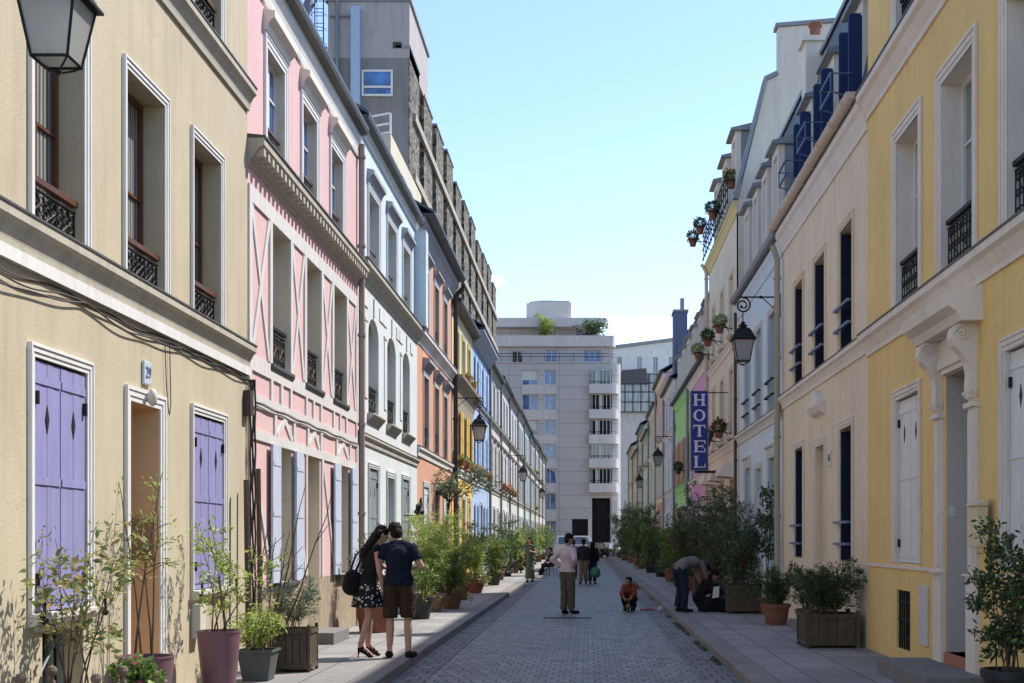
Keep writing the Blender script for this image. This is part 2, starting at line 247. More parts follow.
# ------------------------------------------------------------------ mesh helpers
class MB:
    def __init__(s): s.v = []; s.f = []; s.m = []; s.c = 0
    def add(s, vs, fs):
        n = len(s.v); s.v += [tuple(p) for p in vs]; s.f += [tuple(i + n for i in f) for f in fs]; s.m += [s.c] * len(fs); return s
    def box(s, x0, x1, y0, y1, z0, z1):
        if x0 > x1: x0, x1 = x1, x0
        if y0 > y1: y0, y1 = y1, y0
        if z0 > z1: z0, z1 = z1, z0
        return s.add([(x0,y0,z0),(x1,y0,z0),(x1,y1,z0),(x0,y1,z0),(x0,y0,z1),(x1,y0,z1),(x1,y1,z1),(x0,y1,z1)],
              [(0,3,2,1),(4,5,6,7),(0,1,5,4),(1,2,6,5),(2,3,7,6),(3,0,4,7)])
    def hexa(s, p):  # 8 points bottom ring, top ring
        return s.add(p, [(0,3,2,1),(4,5,6,7),(0,1,5,4),(1,2,6,5),(2,3,7,6),(3,0,4,7)])
    def prism(s, poly, a, b, axis='y'):
        n = len(poly)
        if axis == 'y': vs = [(p[0], a, p[1]) for p in poly] + [(p[0], b, p[1]) for p in poly]
        elif axis == 'x': vs = [(a, p[0], p[1]) for p in poly] + [(b, p[0], p[1]) for p in poly]
        else: vs = [(p[0], p[1], a) for p in poly] + [(p[0], p[1], b) for p in poly]
        fs = [tuple(range(n)), tuple(range(2*n-1, n-1, -1))] + [(i, (i+1) % n, n+(i+1) % n, n+i) for i in range(n)]
        return s.add(vs, fs)
    def tube(s, pts, r, n=6, cap=True):
        pts = [Vector(p) for p in pts]; rs = r if isinstance(r, (list, tuple)) else [r]*len(pts)
        vs = []; up = None
        for i, p in enumerate(pts):
            d = (pts[min(i+1, len(pts)-1)] - pts[max(i-1, 0)])
            if d.length < 1e-9: d = Vector((0,0,1))
            d.normalize()
            if up is None:
                up = Vector((0,0,1)) if abs(d.z) < 0.9 else Vector((1,0,0))
            a = d.cross(up)
            if a.length < 1e-6: a = d.cross(Vector((0,1,0)))
            a.normalize(); b = a.cross(d).normalized(); up = b
            for k in range(n):
                t = 2*math.pi*k/n; vs.append(p + (a*math.cos(t) + b*math.sin(t))*rs[i])
        fs = []
        for i in range(len(pts)-1):
            for k in range(n): fs.append((i*n+k, i*n+(k+1) % n, (i+1)*n+(k+1) % n, (i+1)*n+k))
        if cap: fs.append(tuple(range(n-1, -1, -1))); fs.append(tuple((len(pts)-1)*n+k for k in range(n)))
        return s.add(vs, fs)
    def lathe(s, prof, c=(0,0,0), n=20, capb=True, capt=True, sq=False):
        vs = []
        for r_, z in prof:
            for k in range(n):
                t = 2*math.pi*(k + (0.5 if sq else 0))/n
                q = r_ * (math.sqrt(2) if sq else 1)
                vs.append((c[0]+q*math.cos(t), c[1]+q*math.sin(t), c[2]+z))
        fs = []
        for i in range(len(prof)-1):
            for k in range(n): fs.append((i*n+k, i*n+(k+1) % n, (i+1)*n+(k+1) % n, (i+1)*n+k))
        if capb: fs.append(tuple(range(n-1, -1, -1)))
        if capt: fs.append(tuple((len(prof)-1)*n+k for k in range(n)))
        return s.add(vs, fs)
    def ball(s, c, r, n=10, sc_=(1,1,1)):
        prof = [(math.sin(math.pi*i/n), -math.cos(math.pi*i/n)) for i in range(n+1)]
        vs = []; m = n*2 if n < 8 else 14
        for q, z in prof:
            for k in range(m):
                t = 2*math.pi*k/m; vs.append((c[0]+r*sc_[0]*q*math.cos(t), c[1]+r*sc_[1]*q*math.sin(t), c[2]+r*sc_[2]*z))
        fs = [(i*m+k, i*m+(k+1) % m, (i+1)*m+(k+1) % m, (i+1)*m+k) for i in range(n) for k in range(m)]
        return s.add(vs, fs)
    def build(s, name, mats, parent=None, smooth=False, bevel=0, recalc=True):
        me = bpy.data.meshes.new(name)
        o = bpy.data.objects.new(name, me); COL.objects.link(o)
        off = Vector((0,0,0))
        if parent is not None:
            r_ = parent
            while r_.parent: r_ = r_.parent
            off = r_.location
        me.from_pydata([(v[0]-off[0], v[1]-off[1], v[2]-off[2]) for v in s.v], [], s.f)
        if not isinstance(mats, (list, tuple)): mats = [mats]
        for m in mats: me.materials.append(M[m] if isinstance(m, str) else m)
        if len(mats) > 1: me.polygons.foreach_set('material_index', s.m)
        if recalc:
            bm = bmesh.new(); bm.from_mesh(me)
            bmesh.ops.remove_doubles(bm, verts=bm.verts, dist=1e-5)
            bmesh.ops.recalc_face_normals(bm, faces=bm.faces); bm.to_mesh(me); bm.free()
        if smooth:
            me.polygons.foreach_set('use_smooth', [True]*len(me.polygons))
            try: me.set_sharp_from_angle(angle=R(40))
            except Exception: pass
        me.update()
        if bevel:
            b = o.modifiers.new('bevel', 'BEVEL'); b.width = bevel; b.segments = 2; b.limit_method = 'ANGLE'
        if parent is not None: o.parent = parent
        return o
def tag(o, label=None, cat=None, group=None, kind=None):
    if label: o['label'] = label
    if cat: o['category'] = cat
    if group: o['group'] = group
    if kind: o['kind'] = kind
    return o
def thing(name, label, cat, loc=(0,0,0), group=None, rz=0):
    o = bpy.data.objects.new(name, None); COL.objects.link(o); o.empty_display_size = 0.2
    o.location = loc; o.rotation_euler = (0,0,rz)
    return tag(o, label, cat, group)
def kids(o): return [c for c in bpy.data.objects if c.parent == o]
def copy_tree(o, parent=None):
    c = o.copy(); COL.objects.link(c)
    if parent is not None: c.parent = parent
    for ch in kids(o): copy_tree(ch, c)
    return c
def gp(px, py, z=PAV):
    """where a point seen at a pixel stands on the ground at height z"""
    k = (py - VY) / (HC - z); return ((px - VX) / k, F / k)
def struct(mb, name, mats, **kw): return tag(mb.build(name, mats, **kw), kind='structure')

class Side:
    def __init__(s, sgn, W): s.s = sgn; s.W = W
    def X(s, w): return s.s * (s.W - w)
    def box(s, mb, w0, w1, y0, y1, z0, z1): mb.box(s.X(w0), s.X(w1), y0, y1, z0, z1)
    def prof(s, mb, prof, y0, y1): mb.prism([(s.X(w), z) for w, z in prof], y0, y1)
L = Side(-1, WL); RT = Side(1, WR)
# ------------------------------------------------------------------ facade builder
def wall_sheet(S, mb, Y0, Y1, z0, z1, ops, bands, back=4.5, wp=0.0):
    """front face with openings (y0,y1,z0,z1,recess), reveals, party walls and back; bands = [(ztop, slot)]"""
    ys = sorted(set([Y0, Y1] + [round(o[0],4) for o in ops] + [round(o[1],4) for o in ops]))
    zs = sorted(set([z0, z1] + [round(o[2],4) for o in ops] + [round(o[3],4) for o in ops] + [b[0] for b in bands if z0 < b[0] < z1]))
    def slot(z):
        for zt, k in bands:
            if z < zt: return k
        return bands[-1][1]
    for i in range(len(ys)-1):
        for j in range(len(zs)-1):
            ym = (ys[i]+ys[i+1])/2; zm = (zs[j]+zs[j+1])/2
            if any(o[0] < ym < o[1] and o[2] < zm < o[3] for o in ops): continue
            mb.c = slot(zm)
            mb.add([(S.X(wp),ys[i],zs[j]),(S.X(wp),ys[i+1],zs[j]),(S.X(wp),ys[i+1],zs[j+1]),(S.X(wp),ys[i],zs[j+1])], [(0,1,2,3)])
    for o in ops:
        y0,y1,a,b,rec = o[:5]; mb.c = o[5] if len(o) > 5 else slot((a+b)/2)
        x0 = S.X(wp); x1 = S.X(wp-rec)
        mb.add([(x0,y0,a),(x1,y0,a),(x1,y0,b),(x0,y0,b)], [(0,1,2,3)])
        mb.add([(x0,y1,a),(x1,y1,a),(x1,y1,b),(x0,y1,b)], [(0,1,2,3)])
        mb.add([(x0,y0,b),(x1,y0,b),(x1,y1,b),(x0,y1,b)], [(0,1,2,3)])
        mb.add([(x0,y0,a),(x1,y0,a),(x1,y1,a),(x0,y1,a)], [(0,1,2,3)])
    mb.c = slot(z1-0.01); xb = S.X(-back)
    for y in (Y0+0.003, Y1-0.003):
        mb.add([(S.X(wp),y,z0),(xb,y,z0),(xb,y,z1),(S.X(wp),y,z1)], [(0,1,2,3)])
    mb.add([(xb,Y0,z0),(xb,Y1,z0),(xb,Y1,z1),(xb,Y0,z1)], [(0,1,2,3)])
    mb.c = 0

def ornate(S, mb, y0, y1, z0, z1, w):
    """wrought iron panel with bars and scrolls"""
    X = S.X(w); n = max(2, int((y1-y0)/0.11)); h = z1-z0
    mb.box(X-0.012, X+0.012, y0, y1, z0+0.02, z0+0.04); mb.box(X-0.012, X+0.012, y0, y1, z1-0.05, z1-0.035)
    for i in range(n+1):
        y = y0 + (y1-y0)*i/n; mb.tube([(X,y,z0+0.03),(X,y,z1-0.04)], 0.007, 4)
    for i in range(n):
        yc = y0 + (y1-y0)*(i+0.5)/n; r = min(0.045, (y1-y0)/n*0.42)
        for zc in (z0+0.05+r, z1-0.07-r, (z0+z1)/2):
            mb.tube([(X, yc+r*math.cos(t*math.pi/4)*(1-t*0.05), zc+r*math.sin(t*math.pi/4)*(1-t*0.05)) for t in range(9)], 0.007, 4)
    # brackets curling under the rail
    for q in (0.18, 0.5, 0.82):
        yc = y0+(y1-y0)*q
        mb.tube([(X, yc+0.09*math.sin(t*0.55), z1-0.06-h*0.07*t) for t in range(9)], 0.009, 4)

def window(S, root, y0, y1, z0, z1, rec=0.2, fm='white', gm='glass', wp=0.0, sur=None, surm='white', rail=None, railm='iron',
           shut=None, shm='white', sill=None, sillm='stonetrim', hood=None, hoodm='white', trans=2, railh=0.4, surr=0.10, label=None, shin=0.02):
    """one window: sash frame (this mesh) with pane, surround, sill, hood, railing and shutters as its pieces"""
    mb = MB(); b = 0.055; wf = wp-rec; B = lambda w0,w1,a,b_,c,d: S.box(mb, w0,w1,a,b_,c,d)
    B(wf-0.06, wf, y0, y0+b, z0, z1); B(wf-0.06, wf, y1-b, y1, z0, z1)
    B(wf-0.06, wf, y0+b, y1-b, z0, z0+b+0.02); B(wf-0.06, wf, y0+b, y1-b, z1-b, z1)
    yc = (y0+y1)/2; B(wf-0.055, wf+0.008, yc-0.04, yc+0.04, z0+b+0.02, z1-b)
    for i in range(1, trans+1):
        z = z0 + (z1-z0)*i/(trans+1)
        for a, c in ((y0+b, yc-0.04), (yc+0.04, y1-b)): B(wf-0.045, wf-0.01, a, c, z-0.014, z+0.014)
    w = mb.build('window', fm, root)
    if label: w['label'] = label
    mb = MB(); S.box(mb, wf-0.05, wf-0.035, y0+b*0.5, y1-b*0.5, z0+0.02, z1-b*0.5); mb.build('pane', gm, w)
    if sur:
        mb = MB(); q = surr
        for k, (e, p) in enumerate(((0, 0.016), (q*0.35, 0.026), (q*0.75, 0.036))):
            e1 = q if k == 2 else (q*0.35, q*0.75)[k]
            # stepped moulding: bands e..e1 proud by p
            S.box(mb, wp, wp+p, y0-e1, y0-e, z0 - (0.0), z1+e); S.box(mb, wp, wp+p, y1+e, y1+e1, z0, z1+e)
            S.box(mb, wp, wp+p, y0-e1, y1+e1, z1+e, z1+e1)
        mb.build('surround', surm, w, bevel=0.005)
    if sill:
        mb = MB(); q = 0.1; S.prof(mb, [(wp, z0-0.10),(wp+sill*0.6, z0-0.09),(wp+sill, z0-0.045),(wp+sill, z0-0.004),(wp, z0-0.0)], y0-q, y1+q); mb.build('sill', sillm, w)
    if hood:
        mb = MB(); q = surr+0.02; zt = z1+surr+hood.get('gap', 0.06)
        p = hood.get('p', 0.18)*0.75; h = hood.get('h', 0.22)*0.8
        S.prof(mb, [(wp, zt),(wp+p*0.35, zt),(wp+p*0.45, zt+h*0.35),(wp+p*0.8, zt+h*0.6),(wp+p, zt+h*0.65),(wp+p, zt+h),(wp, zt+h+0.03)], y0-q, y1+q)
        mb.build('hood', hoodm, w)
    if rail == 'ornate':
        mb = MB(); ornate(S, mb, y0+0.01, y1-0.01, z0+0.02, z0+railh, wp-0.07); r_ = mb.build('railing', 'iron', w)
        mb = MB(); S.box(mb, wp-0.10, wp-0.04, y0+0.005, y1-0.005, z0+railh, z0+railh+0.045); mb.build('handrail', railm, w)
    elif rail == 'bars':
        mb = MB()
        for z in (z0+railh*0.45, z0+railh):
            S.box(mb, wp+0.06, wp+0.10, y0-0.09, y1+0.09, z-0.02, z+0.02)
            for y in (y0-0.09, y1+0.05): S.box(mb, wp+0.001, wp+0.06, y, y+0.04, z-0.018, z+0.018)
        mb.build('railing', railm, w)
    elif rail == 'inner':
        mb = MB()
        for z in (z0+railh*0.5, z0+railh): S.box(mb, wp-0.09, wp-0.05, y0+0.003, y1-0.003, z-0.018, z+0.018)
        mb.build('railing', railm, w)
    if shut == 'closed':
        for k, (a, c) in enumerate(((y0+0.01, yc-0.006), (yc+0.006, y1-0.01))):
            mb = MB(); ww = wp-shin
            n = 4; pw = (c-a)/n
            for i in range(n): S.box(mb, ww-0.03, ww+(0.0 if i % 2 else 0.002), a+pw*i+0.002, a+pw*(i+1)-0.002, z0+0.01, z1-0.02)
            S.box(mb, ww-0.035, ww-0.004, a, c, z0+0.01, z1-0.02)
            for zz in (z0+0.10, z0+(z1-z0)*0.52, z1-0.16): S.box(mb, ww+0.003, ww+0.011, a+0.01, c-0.01, zz-0.03, zz+0.03)
            mb.c = 1; ym = (a+c)/2; zm = z1-0.45
            mb.prism([(ym,zm-0.11),(ym+0.035,zm),(ym,zm+0.11),(ym-0.035,zm)], S.X(ww), S.X(ww+0.006), 'x')  # dark diamond laid on the leaf, painting the shade of a cut-out
            yh = a+0.02 if k == 0 else c-0.05
            for zz in (z0+0.25, z1-0.3): mb.box(min(S.X(ww),S.X(ww+0.03)), max(S.X(ww),S.X(ww+0.03)), yh, yh+0.03, zz-0.05, zz+0.05)
            mb.build('shutter', [shm, 'iron'], w)
    elif shut in ('flat', 'flatlouvre'):
        wd = (y1-y0)/2
        for a, c in ((y0-wd-0.01-surr*0.3, y0-0.01-surr*0.3), (y1+0.01+surr*0.3, y1+wd+0.01+surr*0.3)):
            mb = MB(); u0 = wp+0.045; u1 = wp+0.075
            if shut == 'flat':
                S.box(mb, u0, u1, a, c, z0+0.01, z1-0.01)
                for zz in (z0+0.2, (z0+z1)/2, z1-0.25): S.box(mb, u1+0.001, u1+0.007, a+0.02, c-0.02, zz-0.03, zz+0.03)
            else:
                S.box(mb, u0, u1, a, a+0.045, z0, z1); S.box(mb, u0, u1, c-0.045, c, z0, z1)
                for zz in (z0, (z0+z1)/2-0.04, z1-0.08): S.box(mb, u0, u1, a+0.045, c-0.045, zz, zz+0.08)
                n = int((z1-z0)/0.07)
                for i in range(n):
                    z = z0+0.05+(z1-z0-0.1)*i/n
                    S.prof(mb, [(u0+0.003,z+0.03),(u1-0.003,z),(u1-0.003,z+0.01),(u0+0.003,z+0.04)], a+0.045, c-0.045)
            mb.build('shutter', shm, w)
    elif shut == 'out':   # leaves standing straight out from the wall
        for yy in (y0-0.05, y1+0.01):
            mb = MB(); ln = 0.30
            S.box(mb, wp+0.01, wp+0.055, yy, yy+0.035, z0, z1); S.box(mb, wp+ln-0.045, wp+ln, yy, yy+0.035, z0, z1)
            for zz in (z0, (z0+z1)/2-0.04, z1-0.08): S.box(mb, wp+0.055, wp+ln-0.045, yy, yy+0.035, zz, zz+0.08)
            n = int((z1-z0)/0.06)
            for i in range(n):
                z = z0+0.08+(z1-z0-0.16)*i/n
                mb.box(*sorted((S.X(wp+0.055), S.X(wp+ln-0.045))), yy+0.006, yy+0.029, z, z+0.035)
            mb.build('shutter', shm, w)
    return w

def door(S, root, y0, y1, z0, z1, rec=0.3, wp=0.0, dm='brown', sur=True, surm='white', surr=0.13, trans=0.45, hm='iron', step=True, stepm='stonestep', steph=0.16, label=None):
    mb = MB(); wf = wp-rec
    S.box(mb, wf-0.05, wf, y0, y1, z0, z1-trans-0.05)
    yc = (y0+y1)/2
    for a, c in ((y0+0.1, yc-0.04), (yc+0.04, y1-0.1)):
        for u, v in ((z0+0.18, z0+0.95), (z0+1.08, z1-trans-0.2)):
            S.box(mb, wf+0.001, wf+0.018, a, c, u, v); S.box(mb, wf+0.019, wf+0.026, a+0.06, c-0.06, u+0.06, v-0.06)
    S.box(mb, wf-0.04, wf+0.02, y0, y1, z1-trans-0.05, z1-trans)
    for a in (y0, y1-0.05): S.box(mb, wf-0.04, wf+0.01, a, a+0.05, z1-trans, z1)
    S.box(mb, wf-0.04, wf+0.01, y0+0.05, y1-0.05, z1-0.05, z1)
    d = mb.build('door', dm, root)
    if label: d['label'] = label
    mb = MB(); S.box(mb, wf-0.03, wf-0.02, y0+0.03, y1-0.03, z1-trans+0.0, z1-0.03); mb.build('pane', 'glass', d)
    mb = MB(); mb.ball((S.X(wf+0.06), yc+0.06, z0+1.0), 0.028, 6); mb.tube([(S.X(wf), yc+0.06, z0+1.0), (S.X(wf+0.06), yc+0.06, z0+1.0)], 0.012, 6); mb.build('handle', hm, d, smooth=True)
    if sur:
        mb = MB(); q = surr
        for k, (e, p) in enumerate(((0, 0.016), (q*0.35, 0.026), (q*0.75, 0.036))):
            e1 = q if k == 2 else (q*0.35, q*0.75)[k]
            S.box(mb, wp, wp+p, y0-e1, y0-e, PAV, z1+e); S.box(mb, wp, wp+p, y1+e, y1+e1, PAV, z1+e)
            S.box(mb, wp, wp+p, y0-e1, y1+e1, z1+e, z1+e1)
        mb.build('surround', surm, d)
    if step:
        mb = MB(); S.box(mb, wp-rec, wp+0.0, y0+0.003, y1-0.003, PAV-0.05, z0-0.003); S.box(mb, wp+0.001, wp+0.42, y0-0.2, y1+0.2, PAV-0.02, PAV+steph)
        mb.build('doorstep', stepm, d, bevel=0.008)
    return d

def cornice(S, root, Y0, Y1, zb, zt, p, m='stonetrim', wp=0.0, top='darkzinc', dent=False, name='cornice', k=0.62):
    p *= k
    h = zt-zb; mb = MB()
    S.prof(mb, [(wp, zb),(wp+0.03, zb),(wp+0.035, zb+h*0.18),(wp+p*0.35, zb+h*0.30),(wp+p*0.62, zb+h*0.55),(wp+p*0.92, zb+h*0.66),(wp+p*0.92, zb+h*0.9),(wp, zb+h*0.9)], Y0, Y1)
    c = mb.build(name, m, root)
    mb = MB(); S.prof(mb, [(wp, zt-h*0.095),(wp+p, zt-h*0.095),(wp+p, zt-h*0.03),(wp, zt+0.012)], Y0-0.01, Y1+0.01); mb.build('flashing', top, c)
    if dent:
        mb = MB(); n = int((Y1-Y0)/0.22)
        for i in range(n):
            y = Y0+0.04+(Y1-Y0-0.08)*i/n
            S.box(mb, wp+0.02, wp+p*0.86, y, y+0.10, zb+h*0.32, zb+h*0.56)
        mb.build('dentil_band', m, c)
    return c

def roof(S, root, Y0, Y1, ze, over=0.18, rise=1.5, run=2.3, m='slate', back=4.5, eave='darkzinc', gut=None, wallm=None, gr=0.07):
    mb = MB()
    S.prof(mb, [(over, ze),(over, ze+0.06),(-run, ze+rise+0.06),(-back-0.1, ze+0.3),(-back-0.1, ze+0.2),(-run, ze+rise-0.05)], Y0, Y1)
    r_ = mb.build('roof', m, root)
    mb = MB(); S.prof(mb, [(-0.02, ze-0.1),(over*0.9, ze-0.06),(over, ze-0.003),(-0.02, ze-0.003)], Y0, Y1); mb.build('eave', eave, r_)
    # gable infill
    mb = MB(); S.prof(mb, [(-0.05, ze-0.02),(-run, ze+rise-0.06),(-back+0.03, ze+0.18),(-back+0.03, ze-0.02)], Y0+0.02, Y1-0.02); mb.build('gable', wallm or 'greywall', r_)
    if gut:
        mb = MB(); X = S.X(over+gr*0.9)
        n = 9; prof = [(X+gr*math.cos(math.pi+math.pi*i/(n-1)), ze+0.0+gr*math.sin(math.pi+math.pi*i/(n-1))) for i in range(n)]
        prof += [(X+gr*0.8, ze+0.0), (X-gr*0.8, ze+0.0)]
        mb.prism(prof, Y0, Y1)
        y = Y0+0.5
        while y < Y1: mb.tube([(X+gr*1.08*math.cos(math.pi+math.pi*i/8), y, ze+gr*1.08*math.sin(math.pi+math.pi*i/8)) for i in range(9)], 0.012, 4); y += 1.3
        mb.build('gutter', gut, r_, smooth=True)
    return r_

def chimney(S, root, w0, w1, y0, y1, z0, z1, m='hotelgable', pots=1, potm='terracotta'):
    mb = MB(); S.box(mb, w0, w1, y0, y1, z0, z1); S.box(mb, w0-0.07, w1+0.07, y0-0.07, y1+0.07, z1, z1+0.1)
    c = mb.build('chimney', m, root)
    for i in range(pots):
        mb = MB(); mb.lathe([(0.13,0),(0.13,0.06),(0.105,0.09),(0.115,0.42),(0.14,0.44),(0.14,0.5),(0.09,0.5)], (S.X((w0+w1)/2), y0+(y1-y0)*(i+0.5)/pots, z1-0.06), 12)
        mb.build('chimney_pot', potm, c, smooth=True)
    return c

def downpipe(S, root, y, z0, z1, m='pipe', w=0.09, r=0.05, elbow=None):
    mb = MB(); X = S.X(w); pts = [(X,y,z0),(X,y,z1)]
    if elbow: pts += [(S.X(w+0.03),y,z1+0.1),(S.X(elbow),y,z1+0.3)]
    mb.tube(pts, r, 10)
    z = z0+0.4
    while z < z1: mb.tube([(X,y,z),(X,y,z+0.05)], r*1.35, 10); z += 1.6
    return mb.build('downpipe', m, root, smooth=True)

def mansard(S, root, Y0, Y1, ze, zt, w1, m='slate', back=4.5, capm='zinc', wallm=None):
    """steep roof face rising from the eave, then a flat-pitched top"""
    mb = MB(); S.prof(mb, [(-0.02, ze),(w1, zt),(-2.6, zt+0.35),(-back, zt-0.3),(-back, ze)], Y0, Y1); r_ = mb.build('roof', m, root)
    mb = MB(); S.prof(mb, [(w1+0.06, zt-0.03),(w1+0.07, zt+0.05),(-2.6, zt+0.43),(-2.6, zt+0.37),(w1, zt+0.01)], Y0-0.01, Y1+0.01); mb.build('roof_edge', capm, r_)
    return r_
def dormer(S, root, y0, y1, z0, z1, w0=-0.05, depth=0.9, m='trimwarm', roofm='zinc', gm='glass', **kw):
    mb = MB()
    ops = [(y0+0.12, y1-0.12, z0+0.08, z1-0.16, 0.12)]
    ys = [y0, y0+0.12, y1-0.12, y1]
    for (a, b, c, d) in ((y0, y0+0.12, z0, z1), (y1-0.12, y1, z0, z1), (y0+0.12, y1-0.12, z1-0.16, z1), (y0+0.12, y1-0.12, z0, z0+0.08)):
        S.box(mb, w0-0.14, w0, a, b, c, d)
    d = mb.build('dormer', m, root)
    for a in (y0, y1-0.05):
        mb = MB(); S.box(mb, w0-depth, w0-0.14, a+0.002, a+0.048, z0, z1-0.01); mb.build('cheek', 'lead', d)
    mb = MB(); S.prof(mb, [(w0+0.14, z1+0.001),(w0+0.14, z1+0.06),(w0-depth, z1+0.28),(w0-depth, z1+0.001)], y0-0.10, y1+0.10); mb.build('dormer_roof', roofm, d)
    mb = MB(); S.box(mb, w0-0.12, w0-0.10, y0+0.12, y1-0.12, z0+0.08, z1-0.16); mb.build('pane', gm, d)
    mb = MB(); wf = w0-0.07
    a, b, c, e = y0+0.12, y1-0.12, z0+0.08, z1-0.16
    S.box(mb, wf-0.03, wf, a, a+0.045, c, e); S.box(mb, wf-0.03, wf, b-0.045, b, c, e); S.box(mb, wf-0.03, wf, a+0.045, b-0.045, c, c+0.05); S.box(mb, wf-0.03, wf, a+0.045, b-0.045, e-0.045, e)
    S.box(mb, wf-0.03, wf, (a+b)/2-0.03, (a+b)/2+0.03, c+0.05, e-0.045); mb.build('sash', 'white', d)
    return d

def house(name, S, Y0, Y1, label, bands, slots, eave, ops, back=4.5, cat='house', wp=0.0):
    root = thing(name, label, cat, (S.X(0), (Y0+Y1)/2, PAV))
    mb = MB(); wall_sheet(S, mb, Y0, Y1, 0.0, eave, ops, bands, back, wp); mb.build('wall', slots, root, recalc=False)
    return root

def letters(mb, text, f, h):
    """block serif capitals; f(u,v)->3D corners maker, drawn as boxes in a unit frame of height h"""
    pass
M['darkglass']=plain('dark_glass',(0.010,0.011,0.014),0.45,0,0.15); M['inkblue']=paint('ink_blue_paint',(0.008,0.013,0.038),0.6)
# ------------------------------------------------------------------ LEFT ROW
# --- house 1, cream
Y0, Y1 = 7.0, 15.8
g1, g2, dr = (9.70,10.72,1.10,3.02), (13.63,14.75,1.12,2.98), (11.73,12.55,0.2,2.91)
b1 = [(9.70,10.66),(11.65,12.69),(13.63,14.63)]; b0 = (7.75,8.7)
ops = [(*g1,0.12),(*g2,0.12),(*dr,0.34,1),(7.85,8.75,1.1,3.0,0.12)]
ops += [(a,b,4.0,5.88,0.2) for a,b in [b0]+b1] + [(a,b,7.18,8.75,0.2) for a,b in [b0]+b1] + [(9.86,10.66,0.42,0.94,0.25)]
h = house('cream_house', L, Y0, Y1, 'cream rendered house with lilac shutters and brown windows, nearest on the left', [(99,0)], ['cream', stucco('tan_reveal', (0.78,0.52,0.29), 0.1)], 9.6, ops)
for q in (g1, g2, (7.85,8.75,1.1,3.0)):
    window(L, h, *q, rec=0.12, fm='brown', sur=True, surm='white', surr=0.10, shut='closed', shm='lilac', shin=0.005, sill=0.09, sillm='offwhite')
door(L, h, *dr, rec=0.34, dm='brown', steph=0.12)
for a, b in [b0]+b1:
    window(L, h, a, b, 4.0, 5.88, 0.2, 'brown', 'glasspale', sur=True, rail='ornate', railm='brown', railh=0.37, trans=1)
    window(L, h, a, b, 7.18, 8.75, 0.2, 'brown', 'glass', sur=True, rail='ornate', railm='brown', railh=0.40, trans=1)
mb = MB(); L.box(mb, -0.24, -0.22, 9.86, 10.66, 0.42, 0.94)
cw = mb.build('cellar_window', 'glass', h); mb = MB()
for y in (9.88, 10.2, 10.45, 10.63): L.box(mb, -0.2, -0.17, y, y+0.03, 0.42, 0.94)
mb.tube([(L.X(-0.12),9.9,0.45),(L.X(-0.12),10.5,0.92)],0.012,5); mb.build('grille', 'greyshut', cw)
mb = MB(); L.box(mb, 0.001, 0.03, 9.72, 10.8, 0.96, 1.0); mb.build('ledge','offwhite',h)
cornice(L, h, Y0, Y1, 3.74, 4.02, 0.2)
mb = MB(); L.box(mb, 0.001, 0.045, Y0, Y1, 3.64, 3.738); mb.build('white_band', 'white', h)
cornice(L, h, Y0, Y1, 6.86, 7.15, 0.2)
roof(L, h, Y0, Y1, 9.6, 0.2)
mb = MB(); L.box(mb, 0.001, 0.10, 13.55, 13.75, 0.62, 0.98); mb.build('meter_box', 'offwhite', h, bevel=0.01)
mb = MB(); L.box(mb, -0.335, -0.30, 12.3, 12.34, 1.55, 1.56)
mb = MB(); mb.box(L.X(-0.05), L.X(-0.27), 12.535, 12.549, 1.45, 1.85); mb.c = 1; mb.ball((L.X(-0.16), 12.53, 1.55), 0.025, 6); mb.build('intercom', ['tanpot','iron'], h)
# number plaque and entry lamp over the door
tx = bpy.data.curves.new('digits', 'FONT'); tx.body = '29'; tx.size = 0.17; tx.align_x = 'CENTER'; tx.align_y = 'CENTER'; tx.extrude = 0.004
def text_mesh(body, size, mat, loc, rot, name, parent):
    cu = bpy.data.curves.new(name, 'FONT'); cu.body = body; cu.size = size; cu.align_x = 'CENTER'; cu.align_y = 'CENTER'; cu.extrude = 0.003
    ob = bpy.data.objects.new(name, cu); COL.objects.link(ob)
    me = bpy.data.meshes.new_from_object(ob); bpy.data.objects.remove(ob)
    o = bpy.data.objects.new(name, me); COL.objects.link(o); me.materials.append(M[mat])
    r_ = parent
    while r_ is not None and r_.parent: r_ = r_.parent
    o.location = Vector(loc) - (r_.location if r_ is not None else Vector((0,0,0))); o.rotation_euler = rot; o.parent = parent
    return o
mb = MB(); L.box(mb, 0.001, 0.03, 12.05, 12.25, 3.10, 3.32); pq = mb.build('number_plaque', plain('enamel_pale', (0.55,0.60,0.68), 0.3), h, bevel=0.01)
text_mesh('29', 0.15, 'steelblue', (L.X(0.034), 12.15, 3.21), (R(90), 0, R(90)), 'digits', pq)
mb = MB(); mb.ball((L.X(0.08), 12.12, 2.98), 0.065, 8, (0.7,0.7,1.3)); mb.tube([(L.X(0.0),12.12,2.98),(L.X(0.08),12.12,2.98)],0.03,8); mb.build('entry_lamp', 'offwhite', h, smooth=True)
for y in (9.62, 10.83, 13.55, 14.86):
    mb = MB(); mb.tube([(L.X(0.02),y,1.08),(L.X(0.12),y,1.08),(L.X(0.12),y,1.20)],0.014,5); mb.ball((L.X(0.12),y,1.05),0.03,5); mb.build('shutter_catch','iron',h)

